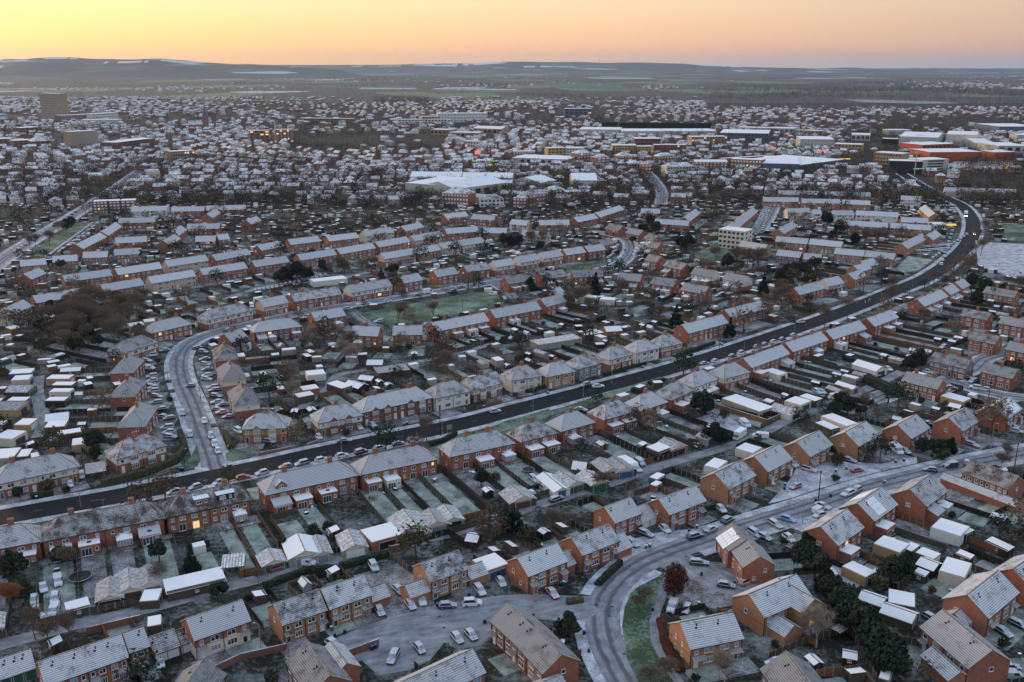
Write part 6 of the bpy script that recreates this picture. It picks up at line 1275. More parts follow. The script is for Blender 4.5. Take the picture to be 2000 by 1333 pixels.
# white block of flats
def block(xl, yl, xr, yr, ytop, depth, mat, floors, nw, name, label, cat='building', wm='glassb', roof='flat', bits=False, parts=True, rz=None, lite=0.0, group=None):
    A, B = G(xl, yl), G(xr, yr); L = hypot(B[0] - A[0], B[1] - A[1]); ang = atan2(B[1] - A[1], B[0] - A[0]); D = hypot((A[0] + B[0]) / 2, (A[1] + B[1]) / 2)
    # height from the photograph's top edge
    y0 = (yl + yr) / 2; h = 2.0
    M_ = ((A[0] + B[0]) / 2, (A[1] + B[1]) / 2)
    for k in range(400):
        if PX(M_[0], M_[1], h)[1] <= ytop: break
        h += .25
    cx, cy = M_[0] - sin(ang) * depth / 2, M_[1] + cos(ang) * depth / 2
    r = ob(name, None, None, (cx, cy, 0), ang); tag(r, label, cat, group); USED.add(label)
    m = MB(); m.box(-L / 2, L / 2, -depth / 2, depth / 2, 0, h, mat); ob('wall', m, r)
    q = MB()
    if roof == 'flat': q.box(-L / 2 - .2, L / 2 + .2, -depth / 2 - .2, depth / 2 + .2, h, h + .4, mat, 'bigroof')
    elif roof == 'hip':
        a = L / 2 - depth / 2 if L > depth else .1; z = h + depth * .28; l, w = L / 2 + .3, depth / 2 + .3
        q.face([(-l, -w, h), (l, -w, h), (a, 0, z), (-a, 0, z)], 'farroof'); q.face([(l, w, h), (-l, w, h), (-a, 0, z), (a, 0, z)], 'farroof'); q.face([(-l, w, h), (-l, -w, h), (-a, 0, z)], 'farroof'); q.face([(l, -w, h), (l, w, h), (a, 0, z)], 'farroof')
    else:
        z = h + min(4.5, depth * .12); l, w = L / 2 + .2, depth / 2 + .2
        q.face([(-l, -w, h), (l, -w, h), (l, 0, z), (-l, 0, z)], 'bigroof'); q.face([(l, w, h), (-l, w, h), (-l, 0, z), (l, 0, z)], 'bigroof'); q.face([(-l, w, h), (-l, -w, h), (-l, 0, z)], mat); q.face([(l, -w, h), (l, w, h), (l, 0, z)], mat)
    ob('roof', q, r)
    fh = h / max(1, floors)
    if nw:
        for k in range(floors):
            ww = L / nw
            if parts and nw * floors <= 90:
                for i in range(nw):
                    w = MB(); a = -L / 2 + ww * (i + .2); g = 'lit' if RN.random() < lite else wm; w.box(a, a + ww * .6, -depth / 2 - .08, -depth / 2, fh * (k + .32), fh * (k + .8), g); ob('window', w, r)
            else:
                w = MB()
                for i in range(nw): a = -L / 2 + ww * (i + .12); w.box(a, a + ww * .76, -depth / 2 - .08, -depth / 2, fh * (k + .32), fh * (k + .82), 'lit' if RN.random() < lite else wm)
                ob('window_band', w, r)
    mark(cx, cy, ang, L + 3, depth + 3, 1)
    return r, L, depth, h
r, L, d, h = block(1402, 484, 1452, 490, 452, 13, 'cream', 4, 6, 'block_of_flats', 'cream four-storey block of flats with flat snowy roof', 'flats', 'glass')
for k in range(4):
    for i in range(2): w = MB(); w.box(L / 2, L / 2 + .08, -4 + i * 6, -2 + i * 6, h * (k + .35) / 4, h * (k + .75) / 4, 'glass'); ob('window', w, r)
r, L, d, h = block(1824, 450, 1850, 450, 440, 11, 'upvc', 1, 5, 'corner_shop', 'white flat-roofed corner shop with a bright yellow sign', 'shop', 'glass'); m = MB(); m.box(L / 2 - 1, L / 2 + 6, -d / 2 - .3, -d / 2 - .1, h - .4, h + 1.0, 'signy'); ob('shop_sign', m, r)
# the gardens, now that everything seen is in place
for h in sorted(HOUSES, key=lambda q: q['D']): gardens(h)
CN = [NC[0]]
CPK = MB()
def bulk_car(x, y, ang):
    c, s = cos(ang), sin(ang); f = MB(); k = RN.choice(['dark', 'metal', 'bluegrey', 'redclad', 'dark', 'white']); f.box(-2.1, 2.1, -.88, .88, .3, .9, k, 'flat'); f.box(-1.5, .8, -.75, .75, .9, 1.42, 'glass', 'flat')
    for q, face in enumerate(f.f): CPK.face([(x + f.v[i][0] * c - f.v[i][1] * s, y + f.v[i][0] * s + f.v[i][1] * c, f.v[i][2]) for i in face], f.ms[f.m[q]])
    mark(x, y, ang, 4.6, 2, 4)
for h, x, y, sg in sorted(CARQ, key=lambda q: q[0]['D']):
    p = w2(h, x, y)
    if NC[0] >= 292 and free(p[0], p[1], h['ang'] + pi / 2, 4.6, 2.2, 1 | 2 | 4 | 8): bulk_car(p[0], p[1], h['ang'] + pi / 2 + RN.uniform(-.1, .1))
    elif free(p[0], p[1], h['ang'] + pi / 2, 4.6, 2.2, 1 | 2 | 4 | 8):
        col = RN.choice(['silver', 'grey', 'black', 'dark', 'white', 'silver', 'blue', 'red', 'white', 'maroon']); car(p[0], p[1], h['ang'] + (pi / 2 if RN.random() < .5 else -pi / 2) + RN.uniform(-.06, .06), col, RN.choice(['hatch', 'hatch', 'suv', 'estate', 'saloon', 'small']), .95)
ITM = [('garden_table', 'frosted garden table', 'table'), ('planter', 'frost topped planter', 'planter'), ('storage_box', 'dark garden storage box', 'storage box'), ('garden_chair', 'white garden chair', 'chair')]
def item_meshes():
    A = []
    m = MB(); m.box(-.7, .7, -.45, .45, .68, .74, 'woodd', 'flat'); [m.box(sx * .6 - .03, sx * .6 + .03, sy * .38 - .03, sy * .38 + .03, 0, .68, 'woodd') for sx in (-1, 1) for sy in (-1, 1)]; A.append(m.mesh('garden_table'))
    m = MB(); m.tube((0, 0, 0), (0, 0, .5), .25, .35, 'tan', 8); m.tube((0, 0, .45), (0, 0, .8), .28, .05, 'ever', 7); A.append(m.mesh('planter'))
    m = MB(); m.box(-.6, .6, -.35, .35, 0, .55, 'woodd'); m.box(-.63, .63, -.38, .38, .55, .62, 'woodd', 'flat'); A.append(m.mesh('storage_box'))
    m = MB(); m.box(-.25, .25, -.25, .25, .42, .47, 'upvc', 'flat'); m.box(-.25, .25, .22, .27, .47, .95, 'upvc'); [m.box(sx * .22 - .02, sx * .22 + .02, sy * .22 - .02, sy * .22 + .02, 0, .42, 'upvc') for sx in (-1, 1) for sy in (-1, 1)]; A.append(m.mesh('garden_chair'))
    return A
IM = item_meshes()
for (p, k) in CL[:230]:
    i = int(k * 4); o = ob(ITM[i][0], IM[i], None, (p[0], p[1], .02), RN.random() * 6); tag(o, lab(ITM[i][1], p[0], p[1], 5)[0], ITM[i][2], 'things left out in the gardens'); mark(p[0], p[1], 0, 1, 1, 4)
PQ.sort(key=lambda q: q[0])
ntr = sum(TC.values())
for x, y, dx, dy in CPK2:
    p, q = G(x, y), G(x + dx, y + dy); bulk_car(p[0], p[1], atan2(q[1] - p[1], q[0] - p[0]))
BT = [MB() for _ in range(3)]
BTP = []
for D, p, low in PQ:
    if D < 480 and TC.get('bush', 0) + TC.get('brush', 0) + TC.get('olive', 0) < 150:
        tree(p[0], p[1], RN.choice(['bush', 'brush', 'bush', 'olive']), RN.uniform(.6, 1.05))
    elif D > 300: BTP.append((p[0], p[1], RN.uniform(2, 4), RN.random() < .3))
# odd corners behind the rows: more strips of lawn, fence and shed
for i in range(12000):
    D = RN.uniform(160, 860); x = RN.uniform(-.6, .6) * D
    if bit(x, D): continue
    h = min(HOUSES, key=lambda q: (q['x'] - x) ** 2 + (q['y'] - D) ** 2)
    if (h['x'] - x) ** 2 + (h['y'] - D) ** 2 > 75 ** 2: continue
    a = h['ang']; w_, l_ = RN.uniform(5, 7.5), RN.uniform(9, 16)
    if not free(x, D, a, w_, l_, 255 - 8): continue
    hh = dict(x=x, y=D, ang=a); quad(LAWN if RN.random() < .7 else PAT, hh, -w_ / 2 + .3, w_ / 2 - .3, -l_ / 2, l_ / 2 - 3, .035, 'lawn' if RN.random() < .75 else 'paving')
    P = [w2(hh, -w_ / 2, -l_ / 2), w2(hh, -w_ / 2, l_ / 2), w2(hh, w_ / 2, l_ / 2)]
    FN[0] = max(FN[0], 400); fence(P[0], P[1], 1.7); fence(P[1], P[2], 1.7)
    if RN.random() < .7: q = w2(hh, 0, l_ / 2 - 1.6); bulk_shed(q[0], q[1], a, RN.uniform(2.5, 4.5), 2.4, 2.1, RN.choice(['wood', 'woodd', 'concrete', 'woodo', 'white']))
    mark(x, D, a, w_, l_, 16)
# street-side and leftover ground: scatter of scrub and sheds as one mass
for i in range(38000):
    D = RN.uniform(150, 900) ; x = RN.uniform(-.62, .62) * D
    if RN.random() > (D / 900) ** .8: continue
    if free(x, D, 0, 3, 3, 255):
        if RN.random() < .62: BTP.append((x, D, RN.choice([2, 3, 4, 5, 7, 9, 11]) * RN.uniform(.8, 1.2), RN.random() < .45))
        elif D > 300 and RN.random() < .6:
            bulk_shed(x, D, RN.choice([.65, .65 + pi / 2, .2]), RN.uniform(2.5, 5), RN.uniform(2, 3), RN.uniform(1.8, 2.3), RN.choice(['wood', 'woodd', 'concrete', 'woodo', 'white'])); mark(x, D, 0, 3.5, 3.5, 4)
        mark(x, D, 0, 2.5, 2.5, 8)
struct('lawn', LAWN); struct('patio_paving', PAT); struct('driveway', DRV)
if 'f' in BULKF: o = ob('distant_fences', BULKF['f']); o['kind'] = 'stuff'; tag(o, 'fence lines between the farther back gardens', 'fences')
o = ob('distant_sheds', BS); o['kind'] = 'stuff'; tag(o, 'small frost-roofed sheds scattered through the farther gardens', 'sheds')
HAZE, EXPO = 2.9e-5, 0.83
# ------------------------------------------------------------------ large buildings of the town, one by one
M['conc2'] = plain('brown_concrete', (.30, .23, .16), .9, 0, .2, .2); M['palemetal'] = plain('pale_metal_cladding', (.46, .45, .42), .6, 0, .08, .1); M['yellow'] = plain('ochre_render', (.50, .33, .14), .8, 0, .1, .2); M['turq'] = plain('turquoise_panel', (.05, .36, .38), .7)
BL = [
 (83, 236, 118, 238, 183, 22, 'conc2', 11, 7, 'tower_block', 'tall brown concrete tower block above the town', 'tower', 'glassb', 'flat'),
 (140, 294, 194, 290, 257, 16, 'buff', 8, 9, 'office_block', 'grey-striped eight-storey slab block below the tower', 'office block', 'glassb', 'flat'),
 (228, 294, 304, 284, 275, 26, 'dkred', 3, 1, 'office_block', 'long dark red office building with curved front', 'office block', 'dark', 'flat'),
 (336, 320, 382, 317, 296, 14, 'dkred', 3, 9, 'old_school', 'red brick school with rows of lit windows', 'school', 'glassb', 'flat'),
 (386, 318, 412, 316, 300, 16, 'dkred', 3, 4, 'old_school', 'red brick hip-roofed school hall', 'school', 'glassb', 'hip'),
 (0, 288, 25, 287, 272, 25, 'dkred', 3, 3, 'shopping_centre', 'dark red brick shopping centre at the far left edge', 'shops', 'dark', 'flat'),
 (28, 290, 66, 288, 275, 25, 'dkred', 3, 4, 'shopping_centre', 'second red brick shopping centre block from the left edge', 'shops', 'dark', 'flat'),
 (68, 290, 100, 288, 276, 25, 'dkred', 2, 3, 'shopping_centre', 'third red brick shopping centre block from the left edge', 'shops', 'dark', 'hip'),
 (0, 233, 18, 232, 224, 30, 'turq', 1, 0, 'cinema', 'turquoise box building at the far left edge', 'cinema', 'dark', 'flat'),
 (120, 240, 180, 237, 225, 25, 'dkred', 3, 10, 'college', 'long low brick and glass building beside the tower', 'college', 'glassb', 'flat'), (182, 238, 232, 235, 222, 25, 'white', 3, 10, 'college', 'pale glass-fronted civic building right of the tower', 'college', 'glassb', 'flat'), (160, 244, 232, 243, 235, 30, 'palemetal', 1, 0, 'store', 'low flat-roofed store in front of the civic building', 'store', 'dark', 'flat'),
 (40, 262, 78, 260, 250, 30, 'dkred', 2, 4, 'shops', 'dark brick shop block left of the slab block', 'shops', 'dark', 'flat'),
 (540, 280, 574, 279, 254, 14, 'dkred', 5, 5, 'office_block', 'brick office block with brightly lit floor bands', 'office block', 'glassb', 'flat'),
 (488, 282, 528, 281, 256, 14, 'dkred', 5, 4, 'office_block', 'brick office block left of the lit office block', 'office block', 'glass', 'flat'),
 (184, 418, 212, 417, 395, 10, 'dkred', 4, 4, 'block_of_flats', 'left brick flats block with white stair panels', 'flats', 'upvc', 'flat'), (215, 417, 236, 416, 394, 10, 'dkred', 4, 3, 'block_of_flats', 'middle brick flats block with white stair panels', 'flats', 'upvc', 'flat'), (238, 416, 266, 415, 393, 10, 'dkred', 4, 3, 'block_of_flats', 'right brick flats block with white stair panels', 'flats', 'upvc', 'flat'),
 (801, 360, 900, 361, 346, 30, 'white', 1, 9, 'industrial_unit', 'long white industrial unit with blue shutters', 'warehouse', 'blue', 'gable'), (902, 362, 1000, 363, 348, 30, 'palemetal', 1, 8, 'industrial_unit', 'grey ribbed-roof industrial unit with blue shutters', 'warehouse', 'blue', 'gable'),
 (792, 384, 890, 392, 362, 62, 'palemetal', 1, 0, 'warehouse', 'large white-roofed warehouse among the brick flats', 'warehouse', 'dark', 'flat'), (890, 394, 992, 380, 363, 45, 'palemetal', 1, 6, 'warehouse', 'angled white-roofed warehouse wing with dark band', 'warehouse', 'dark', 'gable'),
 (1118, 375, 1166, 375, 353, 46, 'palemetal', 1, 0, 'warehouse', 'tall pale shed with arched white roof', 'warehouse', 'dark', 'gable'), (1055, 372, 1086, 366, 355, 36, 'palemetal', 1, 0, 'warehouse', 'smaller grey shed left of the arched shed', 'warehouse', 'dark', 'gable'),
 (863, 400, 915, 403, 379, 16, 'red', 3, 9, 'block_of_flats', 'red brick flats with hip roof before the warehouse', 'flats', 'upvc', 'hip'), (938, 405, 984, 404, 390, 12, 'white', 2, 6, 'block_of_flats', 'white rendered row with gabled fronts', 'flats', 'glass', 'hip'),
 (1034, 405, 1065, 400, 380, 12, 'red', 3, 5, 'block_of_flats', 'red brick corner flats right of the white row', 'flats', 'upvc', 'hip'), (1072, 390, 1104, 388, 372, 12, 'red', 3, 5, 'block_of_flats', 'red brick hip-roofed flats beside the grey shed', 'flats', 'upvc', 'hip'), (1105, 392, 1152, 390, 375, 10, 'red', 2, 7, 'block_of_flats', 'red brick two-storey flats below the arched shed', 'flats', 'upvc', 'gable'), (1002, 406, 1028, 407, 388, 12, 'red', 3, 4, 'block_of_flats', 'red brick flats left of the corner flats', 'flats', 'upvc', 'hip'),
 (1002, 312, 1045, 312, 297, 14, 'red', 3, 8, 'block_of_flats', 'red flats at the left of the town-centre cluster', 'flats', 'upvc', 'flat'), (1070, 312, 1106, 311, 290, 14, 'yellow', 4, 5, 'block_of_flats', 'ochre and brick flats in the town-centre cluster', 'flats', 'glass', 'flat'), (1106, 306, 1140, 306, 290, 12, 'white', 3, 6, 'block_of_flats', 'white flats between the ochre and brick flats', 'flats', 'glass', 'gable'), (1128, 322, 1156, 320, 300, 14, 'red', 4, 5, 'block_of_flats', 'curved-roof brick flats right of the ochre flats', 'flats', 'upvc', 'hip'), (1166, 330, 1190, 328, 308, 12, 'red', 4, 3, 'block_of_flats', 'narrow brick flats in the centre of the cluster', 'flats', 'upvc', 'hip'),
 (1196, 303, 1242, 303, 285, 18, 'yellow', 4, 8, 'block_of_flats', 'wide ochre flats below the glass office', 'flats', 'glass', 'flat'), (1245, 304, 1272, 304, 287, 14, 'yellow', 4, 4, 'block_of_flats', 'pale yellow flats right of the wide ochre flats', 'flats', 'glass', 'flat'), (1277, 302, 1340, 302, 284, 14, 'red', 4, 10, 'block_of_flats', 'long orange brick flats at the cluster top', 'flats', 'glass', 'flat'), (1208, 320, 1236, 319, 305, 14, 'red', 3, 5, 'block_of_flats', 'brick courtyard flats below the wide ochre flats', 'flats', 'upvc', 'hip'), (1284, 322, 1318, 321, 306, 14, 'red', 3, 6, 'block_of_flats', 'brick courtyard flats below the long orange flats', 'flats', 'upvc', 'hip'),
 (1302, 346, 1356, 344, 326, 14, 'cream', 3, 9, 'block_of_flats', 'cream and brick three-storey flats above the terrace road', 'flats', 'glass', 'hip'), (1252, 340, 1272, 340, 322, 12, 'red', 3, 3, 'block_of_flats', 'small brick flats left of the cream flats', 'flats', 'upvc', 'hip'), (1225, 332, 1252, 332, 320, 12, 'red', 3, 5, 'block_of_flats', 'low brick flats at the cluster bottom', 'flats', 'upvc', 'hip'), (1356, 336, 1420, 336, 317, 16, 'red', 4, 9, 'block_of_flats', 'brick and white flats left of the big store', 'flats', 'upvc', 'gable'), (1426, 333, 1486, 336, 313, 18, 'red', 3, 10, 'block_of_flats', 'pale brick flats joined to the big store', 'flats', 'upvc', 'flat'),
 (1410, 327, 1500, 321, 308, 6, 'redclad', 1, 0, 'shop_wall', 'long orange-red frontage behind the pale brick flats', 'shops', 'dark', 'flat'),
 (1488, 337, 1560, 339, 321, 95, 'bluegrey', 1, 0, 'superstore', 'big superstore with rooflight-dotted snowy roof', 'store', 'dark', 'flat'), (1562, 339, 1648, 327, 318, 80, 'bluegrey', 1, 12, 'superstore', 'angled right wing of the big superstore', 'store', 'dark', 'flat'),
 (1239, 290, 1290, 290, 272, 25, 'dkred', 3, 9, 'office_block', 'dark glass office with pale blue roof edge', 'office block', 'dark', 'flat'),
 (1350, 282, 1420, 281, 268, 20, 'tan', 3, 12, 'office_block', 'tan brick office with lit ground floor', 'office block', 'dark', 'flat'), (1405, 274, 1500, 276, 261, 90, 'bluegrey', 2, 14, 'office_block', 'long blue banded office behind the tan office', 'office block', 'glass', 'flat'), (1440, 258, 1550, 261, 251, 30, 'palemetal', 1, 12, 'warehouse', 'long pale warehouse beyond the blue office', 'warehouse', 'bluegrey', 'flat'),
 (1130, 265, 1210, 266, 254, 66, 'palemetal', 1, 0, 'warehouse', 'dark-roofed trading estate left of the hedge', 'warehouse', 'dark', 'flat'), (1215, 268, 1300, 268, 257, 66, 'palemetal', 1, 0, 'warehouse', 'white trading estate sheds below the hedge', 'warehouse', 'dark', 'flat'), (1302, 266, 1400, 266, 257, 66, 'palemetal', 1, 0, 'warehouse', 'right white trading estate sheds below the hedge', 'warehouse', 'dark', 'flat'),
 (1562, 292, 1628, 293, 273, 60, 'palemetal', 3, 10, 'office_block', 'white three-storey business unit', 'office block', 'glassb', 'flat'), (1628, 301, 1682, 303, 283, 22, 'tan', 3, 8, 'office_block', 'tan and white business unit with dark glazing', 'office block', 'glass', 'flat'), (1570, 266, 1605, 267, 256, 20, 'yellow', 1, 5, 'drive_in', 'oval yellow-banded drive-in building', 'shop', 'glass', 'flat'), (1662, 275, 1698, 276, 264, 20, 'palemetal', 1, 4, 'showroom', 'gabled white showroom with lit front', 'showroom', 'dark', 'gable'), (1722, 282, 1752, 283, 272, 18, 'dark', 1, 0, 'showroom', 'small dark showroom with white roof', 'showroom', 'dark', 'flat'), (1736, 264, 1780, 264, 255, 30, 'palemetal', 1, 0, 'warehouse', 'pale flat shed beyond the small dark showroom', 'warehouse', 'dark', 'flat'), (1755, 285, 1830, 288, 268, 90, 'palemetal', 1, 0, 'warehouse', 'wide grey sheds left of the biggest warehouse', 'warehouse', 'dark', 'gable'), (1846, 284, 1906, 286, 264, 85, 'cream', 1, 0, 'warehouse', 'biggest cream warehouse with lamps on its wall', 'warehouse', 'dark', 'flat'), (1500, 258, 1552, 260, 251, 30, 'palemetal', 1, 0, 'warehouse', 'pale warehouse by the retail road', 'warehouse', 'dark', 'flat'),
 (1815, 318, 1916, 317, 298, 50, 'redclad', 1, 0, 'theatre', 'big plain red-clad windowless hall', 'hall', 'dark', 'flat'), (1800, 303, 1862, 300, 283, 40, 'redclad', 2, 8, 'theatre', 'upper red-clad block behind the red hall', 'hall', 'dark', 'flat'), (1940, 315, 1982, 314, 298, 25, 'redclad', 2, 0, 'theatre', 'smaller red-clad building at the right', 'hall', 'dark', 'flat'),
 (1705, 326, 1758, 330, 300, 22, 'tan', 4, 9, 'office_block', 'tan round-ended office by the gyratory', 'office block', 'glass', 'flat'), (1735, 338, 1800, 340, 316, 22, 'dark', 4, 8, 'office_block', 'dark glass office with curved front', 'office block', 'glass', 'flat'), (1800, 340, 1850, 338, 313, 24, 'palemetal', 5, 1, 'office_block', 'glass office with green floor bands', 'office block', 'glass', 'flat'),
 (1905, 290, 1940, 290, 280, 60, 'palemetal', 1, 4, 'warehouse', 'white shed right of the red block', 'warehouse', 'dark', 'gable'), (1948, 300, 2010, 300, 286, 60, 'palemetal', 1, 4, 'warehouse', 'white retail unit at the right edge', 'store', 'dark', 'flat'), (1950, 262, 2030, 262, 248, 90, 'bluegrey', 1, 0, 'warehouse', 'blue-grey warehouse at the far right edge', 'warehouse', 'dark', 'flat'), (1985, 278, 2030, 279, 265, 30, 'palemetal', 1, 0, 'warehouse', 'cream warehouse at the far right edge', 'warehouse', 'dark', 'flat'),
 (825, 243, 860, 242, 228, 20, 'tan', 3, 6, 'college', 'tan school building beyond the parkland trees', 'school', 'glass', 'flat'), (855, 240, 952, 239, 222, 26, 'white', 3, 16, 'college', 'long white three-storey college building', 'college', 'glassb', 'flat'), (778, 243, 880, 243, 234, 16, 'white', 2, 16, 'college', 'white two-storey college wing in front', 'college', 'glass', 'flat'), (585, 241, 690, 242, 232, 16, 'dkred', 2, 14, 'station', 'long white-topped building behind dark conifers', 'station', 'glass', 'flat'),
 (840, 264, 880, 265, 254, 26, 'tan', 1, 5, 'leisure_centre', 'tan low leisure hall with white roof', 'hall', 'dark', 'flat'), (882, 270, 935, 271, 260, 26, 'tan', 1, 6, 'leisure_centre', 'second tan leisure hall with white roof', 'hall', 'dark', 'flat'), (925, 262, 980, 264, 252, 30, 'tan', 1, 6, 'leisure_centre', 'third leisure hall with stepped white roof', 'hall', 'dark', 'gable'),
 (908, 294, 935, 295, 277, 12, 'cream', 3, 5, 'block_of_flats', 'cream modern flats beyond the street trees', 'flats', 'glass', 'flat'), (930, 300, 972, 299, 285, 12, 'dkred', 3, 6, 'block_of_flats', 'dark brick flats beside the filling station road', 'flats', 'upvc', 'hip'), (930, 326, 958, 326, 315, 18, 'white', 1, 0, 'filling_station', 'filling station with glowing red and green canopy', 'filling station', 'dark', 'flat'), (1000, 322, 1108, 326, 311, 45, 'palemetal', 1, 8, 'store', 'long low white store beside the filling station', 'store', 'dark', 'flat'),
 (1103, 230, 1156, 230, 213, 26, 'bluegrey', 3, 6, 'office_block', 'dark blue office among trees beyond the town', 'office block', 'dark', 'flat'), (255, 420, 326, 419, 407, 9, 'white', 2, 12, 'block_of_flats', 'long white two-storey flats behind the brick flats', 'flats', 'glass', 'flat')]
for b in BL:
    xl, yl, xr, yr, yt, dp, mat, fl, nw, nm, lb, ct, wm, rf = b
    block(xl, yl, xr, yr, yt, dp, mat, fl, nw, nm, lb, ct, wm, rf, lite=0 if 'tower' in lb else (.012 if 'lit' not in lb else .16), group='large buildings of the town')
# glowing canopy
for (x, y, k, w, h, z) in ((933, 316, 'signr', 7, 4, 9), (950, 324, 'signg', 34, 1.2, 5), (958, 331, 'signy', 5, 1.2, 4.5), (1604, 310, 'signr', 12, 1.6, 9), (1506, 304, 'signr', 12, 1.5, 9), (1648, 322, 'signy', 14, 1.6, 6), (1583, 262, 'signy', 20, 1.5, 3), (1783, 338, 'signg', 3, 4, 1), (1806, 340, 'signg', 26, 1.0, 5), (1972, 333, 'signy', 10, 3, 2), (1537, 270, 'signr', 5, 2, 6)):
    p = G(x, y); o = MB(); o.box(-w / 2, w / 2, -.3, .3, z, z + h, k); o = ob('illuminated_sign', o, None, (p[0], p[1], 0)); tag(o, lab(f"glowing {'red' if k == 'signr' else 'green' if k == 'signg' else 'yellow'} sign of the distant shops", p[0], p[1])[0], 'sign', 'glowing signs in the town')
# church
p = G(403, 254); r = thing('church_tower', '', 'church', None, p[0], p[1], .2, full='church tower with pointed spire above the old town'); m = MB(); m.box(-5, 5, -5, 5, 0, 24, 'dkred'); m.box(-14 - 16, -5.1, -6, 6, 0, 10, 'dkred'); ob('wall', m, r); m = MB()
for i in range(4): a, b = [(-5, -5), (5, -5), (5, 5), (-5, 5)][i], [(-5, -5), (5, -5), (5, 5), (-5, 5)][(i + 1) % 4]; m.face([(*a, 24), (*b, 24), (0, 0, 46)], 'bluegrey')
m.face([(-30, -6.3, 10), (-5, -6.3, 10), (-5, 0, 17), (-30, 0, 17)], 'farroof'); m.face([(-5, 6.3, 10), (-30, 6.3, 10), (-30, 0, 17), (-5, 0, 17)], 'farroof'); ob('roof', m, r)
# tall floodlight mast and dark hedge line
for x, y, t, l in ((1208, 257, 238, 'tall floodlight mast in front of the long dark hedge'), (1786, 342, 312, 'white mast at the gyratory')): 
    p = G(x, y); r = thing('lamp_mast', '', 'mast', None, p[0], p[1], 0, full=l); h = 20; m = MB(); m.tube((0, 0, 0), (0, 0, 24), .5, .4, 'palemetal', 6); ob('mast', m, r); m = MB(); m.box(-2, 2, -.6, .6, 23, 25, 'palemetal'); ob('head', m, r)
A, B = G(1175, 254), G(1388, 256); o = ob('tall_conifer_hedge', hedge_mesh(hypot(B[0] - A[0], B[1] - A[1]), 14, 10, 'conif', 5), None, (A[0], A[1], 0), atan2(B[1] - A[1], B[0] - A[0])); tag(o, 'very long dark conifer hedge screening the trading estate', 'hedge'); mark((A[0] + B[0]) / 2, A[1], 0, 420, 20, 1)
# ------------------------------------------------------------------ the rest of the town
FH = MB()
def simple_house(mb, x, y, ang, L, W, e, rh, wall, kind=0):
    c, s = cos(ang), sin(ang); T_ = lambda a, b, z: (x + a * c - b * s, y + a * s + b * c, z); l, w = L / 2, W / 2
    P = [(-l, -w), (l, -w), (l, w), (-l, w)]
    for i in range(4): a, b = P[i], P[(i + 1) % 4]; mb.face([T_(*a, 0), T_(*b, 0), T_(*b, e), T_(*a, e)], wall)
    q = l if kind == 0 else max(.1, l - w)
    l2, w2_ = l + .2, w + .25; q = l2 if kind == 0 else q
    mb.face([T_(-l2, -w2_, e), T_(l2, -w2_, e), T_(q, 0, rh), T_(-q, 0, rh)], 'farroof'); mb.face([T_(l2, w2_, e), T_(-l2, w2_, e), T_(-q, 0, rh), T_(q, 0, rh)], 'farroof')
    k = wall if kind == 0 else 'farroof'
    mb.face([T_(-l, w, e), T_(-l, -w, e), T_(-q + (.2 if kind == 0 else 0), 0, rh)], k); mb.face([T_(l, -w, e), T_(l, w, e), T_(q - (.2 if kind == 0 else 0), 0, rh)], k)
    return T_
def win_strip(mb, T_, L, W, n, e):
    for k in range(2):
        z = 1.3 + 2.5 * k
        if z > e - .8: break
        for i in range(n):
            for sgn in (-1, 1):
                a = -L / 2 + L * (i + .5) / n; P = [T_(a - .55, sgn * (W / 2 + .05), z - .5), T_(a + .55, sgn * (W / 2 + .05), z - .5), T_(a + .55, sgn * (W / 2 + .05), z + .5), T_(a - .55, sgn * (W / 2 + .05), z + .5)]
                mb.face(P if sgn < 0 else P[::-1], 'upvc' if RN.random() < .6 else 'glassb')
def noise2(x, y, s):
    xi, yi = floor(x / s), floor(y / s); fx, fy = x / s - xi, y / s - yi
    h = lambda a, b: (math.sin(a * 127.1 + b * 311.7) * 43758.5453) % 1.0
    fx, fy = fx * fx * (3 - 2 * fx), fy * fy * (3 - 2 * fy)
    return (h(xi, yi) * (1 - fx) + h(xi + 1, yi) * fx) * (1 - fy) + (h(xi, yi + 1) * (1 - fx) + h(xi + 1, yi + 1) * fx) * fy
TT = []; NI = 0; NH = 0
def density(px, py):
    """how built-up the photograph is there"""
    if py > 402: return 0
    if py < 172: return 0
    if px > 1380 and py < 212: return 0
    if 1300 < px and py < 192: return .05
    if px > 900 and py < 200: return .15
    if py < 188: return .45
    if 640 < px < 860 and 175 < py < 203: return .05
    if 820 < px < 1010 and 178 < py < 190: return 0
    if 1000 < px < 1180 and 186 < py < 200: return .15
    if 560 < px < 870 and 262 < py < 298: return .12
    if 1080 < px < 1180 and 195 < py < 232: return .2
    if px > 1860 and py > 345: return .1
    if px > 1640 and 340 < py < 352: return .3
    if 1650 < px < 1760 and 262 < py < 330: return .05
    if 1850 < px < 1990 and 318 < py < 333: return 0
    if 1700 < px and 235 < py < 260: return .15
    if 1180 < px < 1390 and 255 < py < 262: return 0
    if 540 < px < 700 and 400 < py: return 0
    return 1
near_t = []
